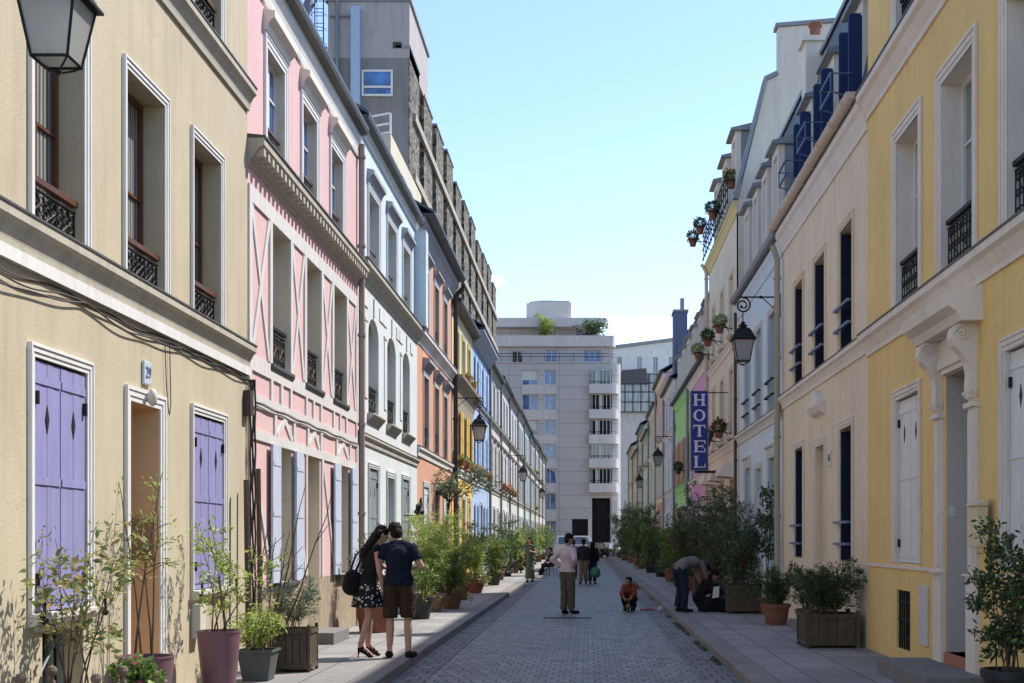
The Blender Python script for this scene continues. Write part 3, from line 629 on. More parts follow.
# cables along the cornice and on over the pink wall
mb = MB()
for k in range(3):
    pts = []; ph = random.random()*6
    for i in range(80):
        y = 8.0 + 8.0*i/79
        sag = (0.07+0.045*k)*abs(math.sin((y-8.0)*math.pi/2.6+ (0 if k else 0.3)))*max(0, 1-(y-8)/6.5)
        pts.append((L.X(0.012+0.012*k), y, 3.62-0.018*k-sag+0.012*math.sin(y*5+ph)))
    mb.tube(pts, 0.0075, 5)
mb.tube([(L.X(0.02),y,z) for y,z in ((12.66,3.55),(12.7,3.2),(12.75,2.95),(12.8,2.88),(12.84,3.0),(12.8,3.6))],0.005,4)
tag(mb.build('cable', 'darkpipe'), 'tangle of dark cables sagging under the lower cornice of the cream house', 'cable')
mb = MB()
for k in range(2):
    mb.tube([(L.X(0.035+0.012*k), 16.1+7.2*i/49, 3.36+0.009*math.sin(i*0.7+k)-0.02*k+0.0*i) for i in range(50)], 0.006, 5)
tag(mb.build('cable', 'darkpipe'), 'thin grey cable running across the pink house above its door', 'cable')
mb = MB()
for k in range(3):
    mb.tube([(L.X(0.05+0.02*k), 15.76+0.03*k+0.02*math.sin(i*1.3+k*2), 3.6-3.3*i/30) for i in range(31)], 0.013, 5)
L.box(mb, 0.0, 0.09, 15.6, 15.75, 3.15, 3.45)
tag(mb.build('junction_box', 'darkpipe'), 'grey junction box with cables dropping down the joint of the cream and pink houses', 'junction box')

# --- house 2, pink with white timbering
Y0, Y1 = 15.8, 23.4
G = [(17.25,18.15,1.08,2.90),(21.45,22.45,1.08,2.90)]; D = (19.22,20.05,0.3,2.93)
B1 = [(16.98,18.02),(19.05,20.1),(21.1,22.2)]; B2 = [(16.75,17.7),(18.85,19.8),(20.95,21.9)]
ops = [(*q,0.2,1) for q in G] + [(*D,0.3,1)] + [(a,b,3.95,5.80,0.22,1) for a,b in B1] + [(a,b,6.62,8.0,0.1,1) for a,b in B2]
h = house('pink_house', L, Y0, Y1, 'pink house with white half timbering, crosses and a toothed cornice', [(1.08,2),(99,0)], ['pink','tanwall','roughstone'], 8.75, ops)
for q in G: window(L, h, *q, rec=0.2, fm='white', gm='glasspale', shut='flat', shm='periwinkle', surr=0.0, sill=0.1, sillm='darkzinc')
door(L, h, *D, rec=0.3, dm='offwhite', sur=False, steph=0.17)
for a,b in B1: window(L, h, a,b,3.95,5.80,0.22,'white','glasspale', rail='ornate', railh=0.5, sill=0.06, sillm='darkzinc')
for a,b in B2: window(L, h, a,b,6.62,8.0,0.1,'white','glassblue', sur=True, surr=0.16, rail='inner', railm='brown', railh=0.42, hood=dict(p=0.2,h=0.3,gap=0.0), hoodm='trimwarm')
# timbering boards, 25 mm proud
mb = MB(); T = 0.025
def board(y0,y1,z0,z1): L.box(mb, 0.0005, T, y0,y1,z0,z1)
def diag(ya,za,yb,zb,wd=0.09,t=T-0.003):
    d = Vector((yb-ya, zb-za)); d.normalize(); n_ = Vector((-d.y, d.x))*wd/2
    mb.prism([(ya-n_.x,za-n_.y),(yb-n_.x,zb-n_.y),(yb+n_.x,zb+n_.y),(ya+n_.x,za+n_.y)], L.X(0.0005), L.X(t), 'x')
E0, E1 = Y0+0.02, Y1-0.16
board(E0,E1,5.80,6.0); board(E0,E1,3.74,3.93); board(E0,E1,3.30,3.46); board(E0,E1,2.90,3.02)
piers = [(E0,16.98),(18.02,19.05),(20.1,21.1),(22.2,E1)]
for a,b in piers:
    board(a,a+0.13,3.93,5.80); board(b-0.13,b,3.93,5.80)
    diag(a+0.15,3.97,b-0.15,5.77,0.1); diag(a+0.15,5.77,b-0.15,3.97,0.1,T-0.006)
for y in (E0, 16.9, 17.45, 18.0, 19.0, 19.5, 20.05, 21.05, 21.6, 22.15, E1-0.12): board(y,y+0.11,3.46,3.74)
gp_ = [(E0,17.05),(18.25,19.1),(20.15,21.3),(22.6,E1)]
for a,b in gp_:
    board(a,a+0.09,1.10,2.90); board(b-0.09,b,1.10,2.90); diag(a+0.1,2.88,b-0.1,1.15,0.07)
for y in (E0,17.1,18.2,19.1,20.05,21.3,22.5,E1-0.1): board(y,y+0.12,3.02,3.30)
for a,b in ((17.22,18.2),(19.22,20.05),(21.42,22.5)):
    c = (a+b)/2; diag(a+0.05,3.04,c,3.28,0.09); diag(b-0.05,3.04,c,3.28,0.09,T-0.006)
mb.build('timbering', 'timber', h)
cornice(L, h, Y0, Y1, 6.22, 6.58, 0.36, dent=True)
cornice(L, h, Y0, Y1, 8.50, 8.98, 0.12, m='offwhite')
roof(L, h, Y0, Y1, 9.0, 0.2, wallm='cream')
downpipe(L, h, Y1-0.07, 0.1, 8.75, 'pipe', 0.08, 0.055)
mb = MB(); mb.lathe([(0.02,0.0),(0.3,0.04),(0.42,0.12),(0.43,0.12),(0.3,0.02),(0.0,-0.03)], (0,0,0), 24)
ds = mb.build('dish', 'lead', None, smooth=True)
dsh = thing('satellite_dish', 'grey satellite dish on the roof edge of the pink house', 'satellite dish', (L.X(-0.10), 19.8, 9.72))
ds.parent = dsh; ds.scale=(.62,.62,.62); ds.rotation_euler = (R(75), 0, R(-60))
mb = MB(); mb.tube([(L.X(-0.12),19.8,9.0),(L.X(-0.12),19.8,9.72)],0.025,8); mb.tube([(L.X(-0.10),19.8,9.68),(L.X(0.05),19.6,9.8)],0.015,6); mb.build('mast','zinc',dsh)

# --- house 3, pale blue
Y0, Y1 = 23.4, 31.5
B = [(24.5,25.7),(26.8,28.0),(29.05,30.2)]
G = [(24.55,25.6,1.1,3.02),(28.95,30.0,1.1,3.02)]; D = (26.8,27.75,0.28,2.95)
ops = [(*q,0.15) for q in G]+[(*D,0.3)]+[(a,b,4.05,5.9,0.28,3) for a,b in B]+[(a,b,6.8,8.25,0.25,3) for a,b in B]
h = house('pale_blue_house', L, Y0, Y1, 'pale mint and sky blue house between the pink and the orange ones', [(6.5,1),(99,0)], ['paleblue','palemint','offwhite','palemint'], 9.3, ops)
for q in G: window(L, h, *q, rec=0.15, sur=True, surr=0.1, surm='palemint', shut='closed', shm='greyshut', sill=0.1)
door(L, h, *D, dm='greyshut', surm='palemint')
for a,b in B:
    w_ = window(L, h, a,b,4.05,5.9,0.28,'white','glasspale', rail='ornate', railh=0.5)
    mb = MB(); c_ = (a+b)/2; hw_ = (b-a)/2
    for s_ in (-1,1): mb.prism([(c_+s_*hw_,5.9)]+[(c_+s_*hw_*math.cos(t*math.pi/12), 5.55+0.35*math.sin(t*math.pi/12)) for t in range(7)], L.X(-0.12), L.X(0.002), 'x')
    mb.build('arch_head','palemint',w_)
    mb = MB(); L.box(mb,0.001,0.02,a-0.42,a-0.12,4.3,5.7); L.box(mb,0.001,0.03,a-0.46,a-0.08,5.74,5.79); L.box(mb,0.001,0.03,c_-0.05,c_+0.05,5.95,6.3); mb.build('wall_panelling','white',h)
    window(L, h, a,b,6.8,8.25,0.25,'white','glass', sur=True, surr=0.13, rail='inner', railm='brown', railh=0.45, hood=dict(p=0.18,h=0.26,gap=0.0), hoodm='greytrim')
    mb = MB(); L.prof(mb, [(0.001,3.86),(0.13,4.01),(0.13,4.04),(0.001,4.04)], a-0.12, b+0.12); mb.build('window_ledge','stonetrim',h)
    mb = MB(); L.box(mb, 0.001,0.02,a-0.62,a-0.08,6.0,6.25); L.box(mb,0.001,0.02,b+0.08,b+0.5,6.0,6.25); mb.build('frieze_panel','white',h)
cornice(L, h, Y0, Y1, 3.42, 3.62, 0.14); cornice(L, h, Y0, Y1, 6.40, 6.76, 0.33)
cornice(L, h, Y0, Y1, 9.05, 9.3, 0.12, m='offwhite'); roof(L, h, Y0, Y1, 9.32, 0.2, wallm='cream')
mb = MB(); L.box(mb, 0.001, 0.27, 31.05, 31.49, 6.77, 9.05); mb.build('pier','paleblue',h)

# --- house 4, orange
Y0, Y1 = 31.5, 39.6
B = [(32.7,33.75),(35.0,36.05),(37.2,38.2)]
G = [(32.7,33.7,1.1,3.0),(37.2,38.2,1.1,3.0)]; D = (35.0,35.95,0.28,3.0)
ops = [(*q,0.2) for q in G]+[(*D,0.3)]+[(a,b,4.0,5.8,0.25) for a,b in B]+[(a,b,6.85,8.55,0.25) for a,b in B]
h = house('orange_house', L, Y0, Y1, 'orange house with grey hoods over tall white framed windows', [(99,0)], ['orange'], 9.5, ops)
for q in G: window(L, h, *q, rec=0.2, sur=True, surr=0.13, surm='palemint', shut='closed', shm='paleshut', sill=0.1)
door(L, h, *D, dm='greyshut', surm='offwhite')
for a,b in B:
    window(L, h, a,b,4.0,5.8,0.25,'white','glass', sur=True, surr=0.14, rail='ornate', railh=0.5, hood=dict(p=0.24,h=0.3,gap=0.02), hoodm='greytrim')
    window(L, h, a,b,6.85,8.55,0.25,'white','glass', sur=True, surr=0.14, rail='ornate', railh=0.5, hood=dict(p=0.2,h=0.2,gap=0.02), hoodm='greytrim')
cornice(L, h, Y0, Y1, 3.70, 3.95, 0.15, m='white'); cornice(L, h, Y0, Y1, 6.45, 6.8, 0.3, m='white', top='zinc')
cornice(L, h, Y0, Y1, 8.95, 9.55, 0.36, m='greytrim', name='eave_cornice'); roof(L, h, Y0, Y1, 9.58, 0.42)
downpipe(L, h, Y1-0.1, 0.1, 9.0, 'darkpipe', 0.12, 0.07, 0.35)

# --- house 5, yellow
Y0, Y1 = 39.6, 46.6
B = [(40.7,41.6),(42.7,43.6),(44.7,45.6)]
ops = [(40.7,41.6,1.1,3.0,0.2),(42.7,43.6,0.3,3.0,0.3),(44.7,45.6,1.1,3.0,0.2)]+[(a,b,4.0,5.8,0.2) for a,b in B]+[(a,b,6.85,8.25,0.2) for a,b in B]
h = house('yellow_house', L, Y0, Y1, 'bright yellow house with yellow shutters and a beige ivy painted cove', [(3.6,0),(6.6,1),(99,2)], ['yellow','cove','lightyellow'], 8.9, ops)
for k,(a,b) in enumerate(B):
    if k != 1: window(L, h, a,b,1.1,3.0,0.2,'white','glass',shut='closed',shm='offwhite',sur=True,surr=0.1,sill=0.1)
    window(L, h, a,b,4.0,5.8,0.2,'white','glass',shut='flat',shm='yellowshut')
    window(L, h, a,b,6.85,8.25,0.2,'white','glass',sur=True,surr=0.15,surm='lightyellow')
door(L, h, 42.7,43.6,0.3,3.0, dm='brown')
mb = MB(); L.prof(mb, [(0.001,5.85),(0.04,6.1),(0.14,6.4),(0.32,6.62),(0.34,6.7),(0.001,6.72)], Y0, Y1); mb.build('cove_moulding','cove',h)
cornice(L, h, Y0, Y1, 3.68, 3.95, 0.15, m='white'); roof(L, h, Y0, Y1, 8.95, 0.3, eave='darkzinc')

# --- house 6, blue
Y0, Y1 = 46.6, 53.8
B = [(47.7,48.6),(49.9,50.8),(52.0,52.9)]
ops = [(47.7,48.6,1.1,3.0,0.2),(49.9,50.8,0.3,3.0,0.3),(52.0,52.9,1.1,3.0,0.2)]+[(a,b,4.0,5.8,0.2) for a,b in B]+[(a,b,6.9,8.4,0.2) for a,b in B]
h = house('blue_house', L, Y0, Y1, 'blue house with pale blue shutters and a curved grey eave', [(6.6,1),(99,0)], ['blue','skyblue'], 9.2, ops)
for k,(a,b) in enumerate(B):
    if k != 1: window(L, h, a,b,1.1,3.0,0.2,'white','glass',shut='flat',shm='skyshut')
    window(L, h, a,b,4.0,5.8,0.2,'white','glass',shut='flat',shm='skyshut')
    window(L, h, a,b,6.9,8.4,0.2,'white','glassblue',shut='flat',shm='skyshut')
door(L, h, 49.9,50.8,0.3,3.0, dm='navy')
cornice(L, h, Y0, Y1, 3.68, 3.9, 0.15, m='white'); cornice(L, h, Y0, Y1, 6.5, 6.75, 0.2, m='greytrim')
mb = MB(); L.prof(mb, [(0.001,8.65),(0.08,8.7),(0.22,8.9),(0.42,9.15),(0.42,9.25),(0.001,9.25)], Y0, Y1); mb.build('eave_cove','greytrim',h); roof(L, h, Y0, Y1, 9.28, 0.46)
downpipe(L, h, Y1-0.05, 0.1, 9.0, 'greypipe', 0.1, 0.06)

def far_house(S, Y0, Y1, name, label, wm, um, eave=9.1, shut=None, sm='offwhite', rm='slate', fm='white', dm='brown', trim='stonetrim', hoods=True, pipe='greypipe', top=None, nb=3, gm='glass', c1=3.66, c2=6.5):
    ln = (Y1-Y0)/nb; B = [(Y0+ln*(i+0.5)-0.5, Y0+ln*(i+0.5)+0.5) for i in range(nb)]
    ops = [(a,b,(0.3 if k == nb//2 else 1.1),3.0,0.22) for k,(a,b) in enumerate(B)] + [(a,b,4.0,5.8,0.22) for a,b in B]
    if eave > 7.9: ops += [(a,b,6.9,min(8.45, eave-0.35),0.22) for a,b in B]
    h = house(name, S, Y0, Y1, label, [(c1,0),(99,1)], [wm,um], eave, ops)
    for k,(a,b) in enumerate(B):
        if k != nb//2: window(S, h, a,b,1.1,3.0,0.22,fm,gm,shut='closed' if (k+int(Y0))%2 else 'flat',shm=sm,sur=True,surr=0.1)
        window(S, h, a,b,4.0,5.8,0.22,fm,gm,shut=shut,shm=sm,sur=True,surr=0.12,hood=dict(p=0.18,h=0.2,gap=0.01) if hoods else None,hoodm=trim,rail='inner')
        if eave > 7.9: window(S, h, a,b,6.9,min(8.45, eave-0.35),0.22,fm,gm,sur=True,surr=0.12,rail='inner')
    a,b = B[nb//2]; door(S, h, a,b,0.3,3.0, dm=dm)
    cornice(S, h, Y0, Y1, c1, c1+0.24, 0.16, m=trim)
    if eave > 7.9: cornice(S, h, Y0, Y1, c2, c2+0.28, 0.25, m=trim)
    roof(S, h, Y0, Y1, eave+0.05, 0.3, m=rm); downpipe(S, h, Y1-0.08, 0.1, eave-0.1, pipe, 0.1, 0.055)
    cornice(S, h, Y0, Y1, eave-0.28, eave+0.03, 0.24, m=trim, name='eave_cornice')
    return h
far_house(L, 53.8, 60.6, 'grey_house', 'pale grey house beyond the blue one with white ground floor', 'whitewall','greywall', 8.9, 'flat','offwhite')
far_house(L, 60.6, 67.4, 'grey_house', 'grey house with open white shutters and red geraniums on its sills', 'whitewall','greywhite', 9.15, 'flat','white')
far_house(L, 67.4, 75.2, 'white_house', 'white house with brown flowers on the sills, beside the second lamp on the left', 'greywhite','whitewall', 9.1, None,'white')
far_house(L, 75.2, 82.8, 'white_house', 'off-white house with a grey door, behind the lamp beyond the geraniums', 'whitewall','greywall', 9.2, None,'white', dm='greyshut')
far_house(L, 82.8, 91.0, 'mint_house', 'mint green house in the far left row', 'mintwall','mintwall', 9.15, 'flat','paleshut')
far_house(L, 91.0, 99.5, 'grey_house', 'dull grey house right after the mint green one', 'greywall','greywall', 9.0, None,'offwhite')
far_house(L, 99.5, 107.5, 'tan_house', 'tan house at the far left with greenery on its sills', 'tanwall','tanwall', 9.2, None,'offwhite')
far_house(L, 107.5, 116.0, 'white_house', 'whitish house last but one of the left row', 'whitewall','greywhite', 9.1, None,'offwhite')
far_house(L, 116.0, 125.0, 'tan_house', 'brownish end house of the left row by the cross street', 'greywhite','tanwall', 9.2, None,'offwhite')

# ------------------------------------------------------------------ RIGHT ROW
# --- yellow house
Y0, Y1 = 5.0, 18.3
W = [(15.48,16.6),(13.3,14.47),(11.05,12.2),(8.6,9.75)]
gw = [(15.48,16.62,1.36,3.43),(11.05,12.25,1.36,3.43),(8.6,9.75,1.36,3.43)]; D = (13.44,14.3,0.42,3.45)
ops = [(*q,0.1,1) for q in gw]+[(*D,0.5,2)]+[(a,b,4.6,6.72,0.22,1) for a,b in W]+[(a,b,8.0,9.6,0.22,1) for a,b in W]+[(15.9,16.6,0.28,1.02,0.14)]
h = house('yellow_ochre_house', RT, Y0, Y1, 'ochre yellow house with a scroll bracketed door hood, nearest on the right', [(99,0)], ['ochre','trimwarm','doorgrey'], 10.2, ops)
for q in gw: window(RT, h, *q, rec=0.1, sur=True, surr=0.13, surm='trimwarm', shut='closed', shm='white', shin=0.04)
for a,b in W:
    window(RT, h, a,b,4.6,6.72,0.22,'white','glasspale',sur=True,surr=0.17,surm='trimwarm',rail='ornate',railh=0.55,railm='iron')
    window(RT, h, a,b,8.0,9.6,0.22,'white','glass',sur=True,surr=0.17,surm='trimwarm',rail='ornate',railh=0.5,railm='iron')
d = door(RT, h, *D, rec=0.5, dm='offwhite', sur=False, step=False)
mb = MB()
for a,b in ((13.06,13.40),(14.34,14.68)):
    RT.box(mb, 0.001,0.05,a,b,PAV,1.28); RT.box(mb,0.001,0.035,a+0.04,b-0.04,1.30,3.0); RT.box(mb,0.036,0.06,a+0.1,b-0.1,1.36,2.95); RT.box(mb,0.001,0.09,a,b,1.281,1.30)
    RT.box(mb, 0.001,0.08,a+0.01,b-0.01,3.0,3.05)
RT.box(mb, 0.001,0.05,13.40,14.34,3.46,3.52); RT.box(mb,0.001,0.08,13.38,14.36,3.52,3.62); RT.box(mb,0.001,0.05,13.3,14.44,3.62,3.84)
mb.build('door_surround','trimwarm',d)
mb = MB(); RT.prof(mb, [(0.001,3.845),(0.22,3.845),(0.26,3.93),(0.36,3.99),(0.38,4.12),(0.001,4.2)], 12.95, 14.8); mb.build('hood','trimwarm',d)
for yc in (13.23, 14.51):
    mb = MB(); w_ = 0.09
    pts = [(0.03,3.06),(0.07,3.1),(0.09,3.2),(0.08,3.33),(0.10,3.45),(0.16,3.55),(0.24,3.62),(0.27,3.70),(0.25,3.80),(0.2,3.843),(0.001,3.843),(0.001,3.06)]
    RT.prof(mb, pts, yc-w_, yc+w_)
    for side_ in (yc-w_-0.008, yc+w_+0.008):
        for r_,cz,cw in ((0.085,3.74,0.16),(0.045,3.13,0.055)):
            mb.tube([(RT.X(cw+ r_*(1-t/18)*math.cos(t*0.7)), side_, cz+r_*(1-t/18)*math.sin(t*0.7)) for t in range(18)], 0.014, 5)
    mb.build('scroll_bracket','trimwarm',d)
mb = MB(); RT.box(mb, -0.5, 0.03, 13.45, 14.29, PAV, 0.42); mb.build('threshold','tile',d)
mb = MB(); RT.box(mb, 0.031, 0.62, 12.75, 14.95, PAV-0.02, 0.30); mb.build('doorstep','stonestep',d,bevel=0.01)
mb = MB(); RT.box(mb, -0.13, -0.12, 15.9, 16.6, 0.28, 1.02); gr_ = mb.build('cellar_grille','dark',h); mb = MB()
for i in range(6): mb.tube([(RT.X(-0.03),15.95+0.12*i,0.28),(RT.X(-0.03),15.95+0.12*i,1.02)],0.013,6)
for z in (0.42,0.65,0.88): RT.box(mb,-0.045,-0.02,15.9,16.6,z-0.012,z+0.012)
mb.build('grille_bars','iron',gr_)
mb = MB(); RT.box(mb, 0.001,0.02,Y0,13.05,1.29,1.33); RT.box(mb,0.001,0.02,14.69,Y1,1.29,1.33); mb.build('plinth_line','trimwarm',h)
mb = MB(); RT.box(mb, 0.001,0.035,15.02,15.36,0.42,1.12); mb.build('notice_board','offwhite',h,bevel=0.008)
mb = MB(); RT.box(mb, 0.06,0.17,12.60,12.90,1.58,1.98); RT.prof(mb,[(0.06,1.98),(0.19,1.98),(0.19,2.0),(0.06,2.05)],12.58,12.92); lb = mb.build('letterbox','boxcream',h,bevel=0.008)
mb = MB(); RT.box(mb, 0.161,0.165,12.7,12.87,1.85,1.87); mb.build('slot','dark',lb)
mb = MB(); RT.box(mb, -0.1,-0.02,14.285,14.299,1.9,2.02); mb.build('doorbell','offwhite',d)
cornice(RT, h, Y0, Y1, 4.22, 4.55, 0.26, m='trimwarm'); cornice(RT, h, Y0, Y1, 7.55, 7.93, 0.3, m='trimwarm'); cornice(RT, h, Y0, Y1, 9.9, 10.2, 0.3, m='trimwarm', name='eave_cornice')
roof(RT, h, Y0, Y1, 10.22, 0.2, 0.8, 2.0)
# --- beige house
Y0, Y1 = 18.3, 26.3
W = [(19.35,20.3),(21.6,22.6),(23.8,24.75)]
ops = [(19.4,20.3,1.32,3.37,0.22),(23.8,24.7,1.32,3.37,0.22),(21.65,22.5,0.3,3.25,0.3)]+[(a,b,4.62,6.45,0.24) for a,b in W]
h = house('beige_house', RT, Y0, Y1, 'beige house with navy shutters in the dormers and a fat gutter', [(99,0)], ['beige'], 7.85, ops)
for q in ((19.4,20.3,1.32,3.37),(23.8,24.7,1.32,3.37)): window(RT, h, *q, rec=0.22, fm='navy', gm='darkglass', sur=True, surr=0.12, surm='trimwarm', rail='bars', railm='steelblue', railh=0.6)
for a,b in W: window(RT, h, a,b,4.62,6.45,0.24,'navy','darkglass',sur=True,surr=0.11,surm='beige',rail='bars',railm='steelblue',railh=0.6)
for a,b,z0,z1 in [(19.4,20.3,1.32,3.37),(23.8,24.7,1.32,3.37)]+[(a,b,4.62,6.45) for a,b in W]:
    for y in (a+0.01, b-0.05):
        mb = MB(); RT.box(mb,-0.20,-0.005,y,y+0.04,z0+0.02,z1-0.03)
        for i in range(int((z1-z0)/0.08)): RT.box(mb,-0.19,-0.02,y-0.006,y+0.046,z0+0.06+i*0.08,z0+0.09+i*0.08)
        mb.build('folded_shutter','inkblue',h)
d = door(RT, h, 21.65,22.5,0.3,3.25, rec=0.2, dm='beige', surm='trimwarm', trans=0.3)
mb = MB(); RT.prof(mb, [(0.001,3.75),(0.10,3.8),(0.16,3.9),(0.16,3.97),(0.001,3.97)], 21.6,22.55); mb.prism([(21.65,3.972),(22.5,3.972),(22.075,4.2)], RT.X(0.001), RT.X(0.13), 'x'); mb.build('pediment','trimwarm',d)
mb = MB(); RT.box(mb,0.001,0.02,21.02,21.28,2.85,3.1); pq = mb.build('number_plaque','offwhite',h)
text_mesh('16', 0.16, 'navy', (RT.X(0.024), 21.15, 2.98), (R(90),0,R(-90)), 'digits', pq)
cornice(RT, h, Y0, Y1, 4.28, 4.54, 0.2, m='trimwarm'); cornice(RT, h, Y0, Y1, 7.42, 7.90, 0.16, m='trimwarm', name='eave_cornice', k=1)
r_ = mansard(RT, h, Y0, Y1, 7.87, 11.3, -0.72)
mb = MB(); X = RT.X(0.20); g_ = 0.10
mb.prism([(X+g_*math.cos(math.pi+math.pi*i/10), 7.98+g_*math.sin(math.pi+math.pi*i/10)) for i in range(11)], Y0+0.05, Y1)
for i in range(8): mb.tube([(X+g_*1.06*math.cos(math.pi+math.pi*k/8), Y0+0.4+i*1.02, 7.98+g_*1.06*math.sin(math.pi+math.pi*k/8)) for k in range(9)], 0.018, 4)
mb.build('gutter','gutter',r_,smooth=True)
for a_,b_ in W:
    c_=(a_+b_)/2; a,b=c_-0.33,c_+0.33
    dm_ = dormer(RT, h, a-0.10, b+0.10, 8.0, 9.75, w0=-0.16, depth=0.6)
    for yy in (a-0.06, b+0.022):
        mb = MB(); RT.box(mb, -0.155,0.045,yy,yy+0.035,8.12,9.50)
        for i in range(20): RT.box(mb, -0.13,0.02,yy-0.007,yy+0.042,8.26+i*0.065,8.29+i*0.065)
        mb.build('shutter','navy',dm_)
    mb = MB()
    for z in (8.35,8.62): RT.box(mb,0.30,0.33,a-0.1,b+0.1,z-0.015,z+0.015)
    for y in (a-0.1,b+0.07):
        mb.tube([(RT.X(-0.03),y+0.015,8.25),(RT.X(0.315),y+0.015,8.35)],0.013,5); mb.tube([(RT.X(0.0),y+0.015,8.62),(RT.X(0.315),y+0.015,8.62)],0.013,5); mb.tube([(RT.X(0.315),y+0.015,8.35),(RT.X(0.315),y+0.015,8.62)],0.013,5)
    mb.build('rail','steelblue',dm_)
chimney(RT, h, -0.85, -0.38, 25.8, 26.28, 8, 11.55, pots=1)
downpipe(RT, h, Y1-0.05, 0.1, 7.3, 'cove', 0.12, 0.06, 0.22)
# --- pale steel blue house
Y0, Y1 = 26.3, 34.1
W = [(27.35,28.3),(29.5,30.45),(31.6,32.5)]
ops = [(27.4,28.3,1.2,3.42,0.22),(31.6,32.5,1.2,3.42,0.22),(29.5,30.4,0.3,3.3,0.3)]+[(a,b,4.45,6.5,0.24) for a,b in W]
h = house('steel_blue_house', RT, Y0, Y1, 'pale grey blue house with cream dormers behind the hanging lantern', [(99,0)], ['palesteel'], 7.8, ops)
for q in ((27.4,28.3,1.2,3.42),(31.6,32.5,1.2,3.42)): window(RT, h, *q, rec=0.22, fm='navy', gm='darkglass', sur=True, surr=0.14, surm='offwhite', hood=dict(p=0.14,h=0.16,gap=0.0), hoodm='offwhite')
door(RT, h, 29.5,30.4,0.3,3.3, dm='offwhite', surm='offwhite')
for a,b in W: window(RT, h, a,b,4.45,6.5,0.14,'navy','darkglass',sur=True,surr=0.12,surm='offwhite',rail='bars',railm='iron',railh=0.6)
cornice(RT, h, Y0, Y1, 4.12, 4.38, 0.2, m='offwhite'); cornice(RT, h, Y0, Y1, 7.4, 7.8, 0.16, m='palesteel', name='eave_cornice')
r_ = mansard(RT, h, Y0, Y1, 7.82, 11.3, -0.72)
mb = MB(); RT.prof(mb, [(0.0,7.82),(0.2,7.82),(0.24,7.9),(0.2,7.95),(0.0,7.95)], Y0, Y1); mb.build('gutter','lead',r_)
for a,b in [(27.1,28.0),(28.75,29.65),(30.4,31.3),(32.1,33.0)]: dormer(RT, h, a, b, 8.0, 9.9, w0=-0.02, depth=0.7, roofm='lead')
downpipe(RT, h, Y1-0.05, 0.1, 7.6, 'darkpipe', 0.08, 0.04)
# --- hotel
Y0, Y1 = 34.1, 42.3
W = [(35.2,36.1),(37.7,38.6),(40.2,41.1)]
ops = [(a,b,(0.3 if k==1 else 0.9),3.3,0.25) for k,(a,b) in enumerate(W)]+[(a,b,4.5,6.3,0.24) for a,b in W]+[(a,b,7.3,8.9,0.22) for a,b in W]
h = house('hotel_building', RT, Y0, Y1, 'tall cream hotel with window pots, a mansard and a bare chimney gable', [(99,0)], ['hotelcream'], 10.6, ops)
for k,(a,b) in enumerate(W):
    if k != 1: window(RT, h, a,b,0.9,3.3,0.25,plain('maroon',(0.10,0.015,0.02),0.4),'darkglass')
    window(RT, h, a,b,4.5,6.3,0.24,'offwhite','glasspale',sur=True,surr=0.13,surm='hotelcream',sill=0.12,sillm='trimwarm')
    window(RT, h, a,b,7.3,8.9,0.22,'offwhite','glasspale',sur=True,surr=0.13,surm='hotelcream',sill=0.12,sillm='trimwarm')
    mb = MB(); RT.prof(mb, [(0.001,3.35),(0.35,3.38)]+[(0.40-0.1*(1-math.cos(t*0.4)),3.4+0.28*math.sin(t*0.39)) for t in range(5)]+[(0.001,3.75)], a-0.15, b+0.15); mb.build('awning','trimwarm',h)
door(RT, h, 37.7,38.6,0.3,3.3, dm='brown', sur=False)
cornice(RT, h, Y0, Y1, 4.1, 4.35, 0.16, m='trimwarm'); cornice(RT, h, Y0, Y1, 6.85, 7.1, 0.16, m='trimwarm'); cornice(RT, h, Y0, Y1, 10.25, 10.6, 0.25, m=stucco('eave_yellow',(0.72,0.60,0.30),0.2), name='eave_cornice')
r_ = mansard(RT, h, Y0+0.35, Y1, 10.62, 13.4, -0.8)
mb = MB()  # chimney gable party wall
RT.prof(mb, [(0.0,10.62),(-0.75,13.7),(-1.05,13.85),(-1.05,15.1),(-3.6,15.3),(-4.5,15.3),(-4.5,7.6),(0.0,7.6)], Y0+0.004, Y0+0.34); g_ = mb.build('party_wall','hotelgable',h)
mb = MB(); RT.prof(mb, [(0.05,10.6),(0.12,10.66),(-0.68,13.80),(-1.0,13.95),(-1.05,13.86),(-0.75,13.71)], Y0-0.05, Y0+0.4); mb.build('coping','lead',g_)
mb = MB(); RT.prof(mb, [(-0.98,15.101),(-0.98,15.2),(-3.6,15.42),(-4.5,15.42),(-4.5,15.31),(-3.6,15.31)], Y0-0.05, Y0+0.4); mb.build('coping','lead',g_)
for a,b in W: dormer(RT, h, a-0.1, b+0.1, 10.75, 12.7, w0=-0.05, depth=0.8, roofm='lead')
mb = MB()  # top balcony railing
for z in (10.75, 11.05, 11.5): RT.box(mb, 0.20,0.23,Y0+0.6,Y1,z-0.012,z+0.012)
i = 0; y = Y0+0.6
while y < Y1-0.01: mb.tube([(RT.X(0.215),y,10.62),(RT.X(0.215),y,11.5)],0.012,4); y += 0.55
y = Y0+0.6
while y < Y1-0.6: mb.tube([(RT.X(0.215),y,11.05),(RT.X(0.215),y+0.55,11.5)],0.007,4); mb.tube([(RT.X(0.215),y+0.55,11.05),(RT.X(0.215),y,11.5)],0.007,4); y += 0.55
mb.build('balcony_railing','iron',h); downpipe(RT, h, Y1-0.1, 0.1, 10.3, 'gutter', 0.1, 0.06, 0.25)
